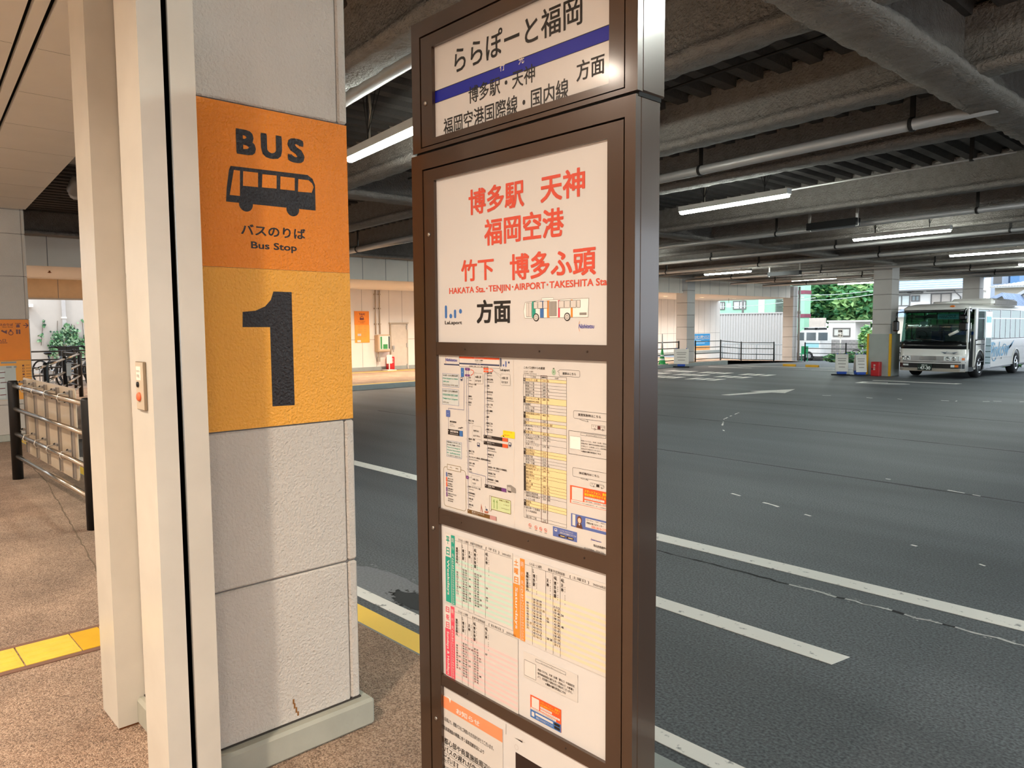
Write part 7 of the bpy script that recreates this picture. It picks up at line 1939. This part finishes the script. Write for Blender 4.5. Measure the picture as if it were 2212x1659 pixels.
# bicycles: at the rack on the left and behind the grey-green rail
def bicycle(name, label, loc, rot, frame_m, basket=False, group=None):
    t = thing(name, label, 'bicycle', loc, group, rot, local=True)
    TY = mat('bicycle_tyre', '1c1c1d', 0.8); ALU = mat('bicycle_alloy', 'b5b8ba', 0.3, metal=0.8)
    for x in (-0.52, 0.52):
        q = MB(); q.path([(x + 0.32 * math.cos(2 * PI * i / 24), 0, 0.335 + 0.32 * math.sin(2 * PI * i / 24)) for i in range(24)], 0.024, TY, 6, True)
        w_ = q.build('wheel', t)
        q = MB()
        for i in range(10):
            a = 2 * PI * i / 10; q.tube((x, 0, 0.335), (x + 0.31 * math.cos(a), 0, 0.335 + 0.31 * math.sin(a)), 0.003, ALU, 4, caps=False)
        q.tube((x, -0.04, 0.335), (x, 0.04, 0.335), 0.02, ALU, 8); q.build('spokes', w_)
    q = MB()
    for a, b in (((0.52, 0, 0.335), (0.38, 0, 0.86)), ((0.40, 0, 0.78), (-0.08, 0, 0.33)), ((0.40, 0, 0.70), (-0.16, 0, 0.62)), ((-0.08, 0, 0.33), (-0.20, 0, 0.80)), ((-0.08, 0, 0.33), (-0.52, 0, 0.335)), ((-0.52, 0, 0.335), (-0.17, 0, 0.66))): q.tube(a, b, 0.024, frame_m, 8)
    q.build('frame', t)
    q = MB(); q.tube((0.38, 0, 0.86), (0.36, 0, 1.0), 0.014, ALU, 8); q.path([(0.22, 0.28, 1.02), (0.34, 0.22, 1.05), (0.38, 0.06, 1.0), (0.38, -0.06, 1.0), (0.34, -0.22, 1.05), (0.22, -0.28, 1.02)], 0.02, BLK, 6); q.build('handlebar', t)
    q = MB(); q.ball((-0.22, 0, 0.86), 0.12, BLK, 12, 8, 1.1, 0.65, 0.35); q.build('saddle', t)
    q = MB(); q.tube((-0.08, -0.06, 0.33), (-0.08, 0.06, 0.33), 0.09, ALU, 12); q.bar((-0.08, 0.08, 0.33), (0.05, 0.08, 0.22), 0.02, 0.02, BLK); q.build('crank', t)
    t.scale = (1.12,) * 3
    if basket:
        q = MB(); q.prism([(-0.17, 0), (0.17, 0), (0.2, 0.26), (0.19, 0.26), (0.16, 0.02), (-0.16, 0.02), (-0.19, 0.26), (-0.2, 0.26)], (0.42, 0, 0.80), (0.72, 0, 0.80), (0, 1, 0), (0, 0, 1), BLK); q.box(0.70, 0.72, -0.17, 0.17, 0.8, 1.05, BLK); q.build('basket', t)
    return t
FB = mat('bicycle_black', '202226', 0.35, coat=0.4); FM = mat('bicycle_maroon', '7a2340', 0.35, coat=0.4); FS = mat('bicycle_silver', '9ba0a4', 0.3, metal=0.6); FU = mat('bicycle_blue', '2b5b9a', 0.35)
b0 = bicycle('bicycle', 'black bicycle with front basket at the left end of the rack', (-25.9, 5.28, 0.0), 0.45, FB, True)
bicycle('bicycle', 'black bicycle with high handlebar before the bare wall', (-26.2, 5.66, 0.0), -0.5, FB)
bicycle('bicycle', 'silver bicycle in front of the downpipe', (-26.1, 6.02, 0.0), 0.5, FS)
bicycle('bicycle', 'maroon bicycle in front of the ivy', (-26.2, 6.34, 0.0), -0.4, FM)
bicycle('bicycle', 'blue bicycle at the right end of the rack', (-26.0, 6.68, 0.0), 0.45, FU)
q = MB()
for y in (5.1, 5.45, 5.8, 6.15, 6.5, 6.85): q.path([(-27.0, y, 0), (-27.0, y, 0.5), (-26.6, y, 0.5), (-26.6, y, 0)], 0.018, GALV, 6)
q.bar((-27.0, 5.0, 0.03), (-27.0, 6.95, 0.03), 0.05, 0.05, GALV)
tag(q.build('bicycle_rack'), 'zinc rack hoops under the bicycles at the left', 'rack')
for i, (x, lb) in enumerate(((-17.0, 'bicycle behind the rail, first right of the shrubs'), (-15.9, 'bicycle behind the rail under the parking sign'), (-14.6, 'bicycle behind the rail, last before the far pillar'))):
    bicycle('bicycle', lb, (x, 42.6 + 0.2 * i, road_z(42.6)), 0.9 + 0.3 * i, FS, i == 1, 'bicycles behind the grey-green rail')
# bright outer wall with downpipe and ivy
OW = mat('outer_wall', 'c9c0b6', 0.8, var=0.02)
q = MB(); q.box(-33.3, -33.0, -6, 18, 0, 4.2, OW); struct(q.build('wall_outer'), 'bright pale wall behind the bicycles', 'wall')
pa = (-33.000,7.035,2.588); q = MB(); q.box(-32.995, -32.86, pa[1] + 0.02, pa[1] + 0.15, 0, 4.2, mat('downpipe_grey', 'c5c0bc', 0.5))
for z in (1.1, 2.12): q.box(-33.0, -32.84, pa[1], pa[1] + 0.17, z - 0.03, z + 0.03, HW)
tag(q.build('downpipe'), 'pale downpipe on the bright wall behind the bicycles', 'pipe')
q = MB(); p = (-32.500,6.041,2.546); q.box(-33, -32.6, p[1] - 0.3, p[1] + 0.03, p[2] - 0.04, p[2] + 0.08, HW); tag(q.build('wall_lamp'), 'small white fitting on the bright wall', 'lamp')
iv = thing('ivy', 'climbing ivy on the bright wall behind the bicycles', 'ivy', (-32.9, 7.1, 0))
LI = [mat('ivy_green', '4d7f4c', 0.5, var=0.15), mat('ivy_dark', '284f33', 0.55), mat('ivy_pale', '8fae86', 0.5)]
q = MB()
for (a, b, rr_, n_) in ((117, 730, 14, 260), (128, 718, 13, 240), (150, 722, 16, 420), (160, 735, 14, 300), (140, 705, 10, 130), (172, 742, 12, 200), (182, 722, 9, 90), (110, 745, 14, 200), (183, 740, 10, 120), (150, 750, 18, 350), (85, 715, 4, 22), (80, 725, 4, 14), (91, 690, 3, 10), (92, 697, 3, 8), (176, 690, 2, 6)):
    rnd = random.Random(a * b)
    for _ in range(int(n_ * 0.55)):
        zz = b + rr_ * rnd.gauss(0, 0.5)
        yy = pa[1] + (a + rr_ * rnd.gauss(0, 0.45) - 130) * 0.0157; z = pa[2] - (zz - 660) * 0.0202
        if z < 0.05: continue
        x = -32.93 + rnd.random() * 0.16; s = 0.035 + 0.03 * rnd.random()
        d1 = Vector((rnd.gauss(0, 0.5), rnd.gauss(0, 1), rnd.gauss(0, 1))).normalized(); d2 = d1.cross(Vector((1, 0.3, 0.2))).normalized()
        P0 = Vector((x, yy, z)); q.add([P0 - d1 * s, P0 + d2 * s, P0 + d1 * s, P0 - d2 * s], [(0, 1, 2, 3)], LI[int(rnd.random() * 3)])
q.build('leaves', iv, fix=False)
q = MB()
for a, c, b, d in ((85, 735, 92, 688), (118, 748, 122, 690), (150, 748, 152, 696), (178, 748, 176, 686), (165, 740, 158, 698)):
    q.path([(-32.97, pa[1] + (a + (b - a) * k / 5 - 130) * 0.0157, max(0.0, pa[2] - (c + (d - c) * k / 5 - 660) * 0.0202) + 0.02 * (k % 2)) for k in range(6)], 0.009, BARK, 5)
q.build('vines', iv)

for x, lb in ((-13.2, 'dark hedge bush behind the coach, beside the far pillar'), (-11.2, 'dark hedge bush seen through the coach windows'), (-9.2, 'dark hedge bush behind the rear half of the coach')):
    bush(x, 45.5, -0.66, 1.0, 1.35, 1100, lb, int(-x * 10), [LEAFS[0], LEAFS[3], LEAFS[1]], 0.24, ry=0.8)
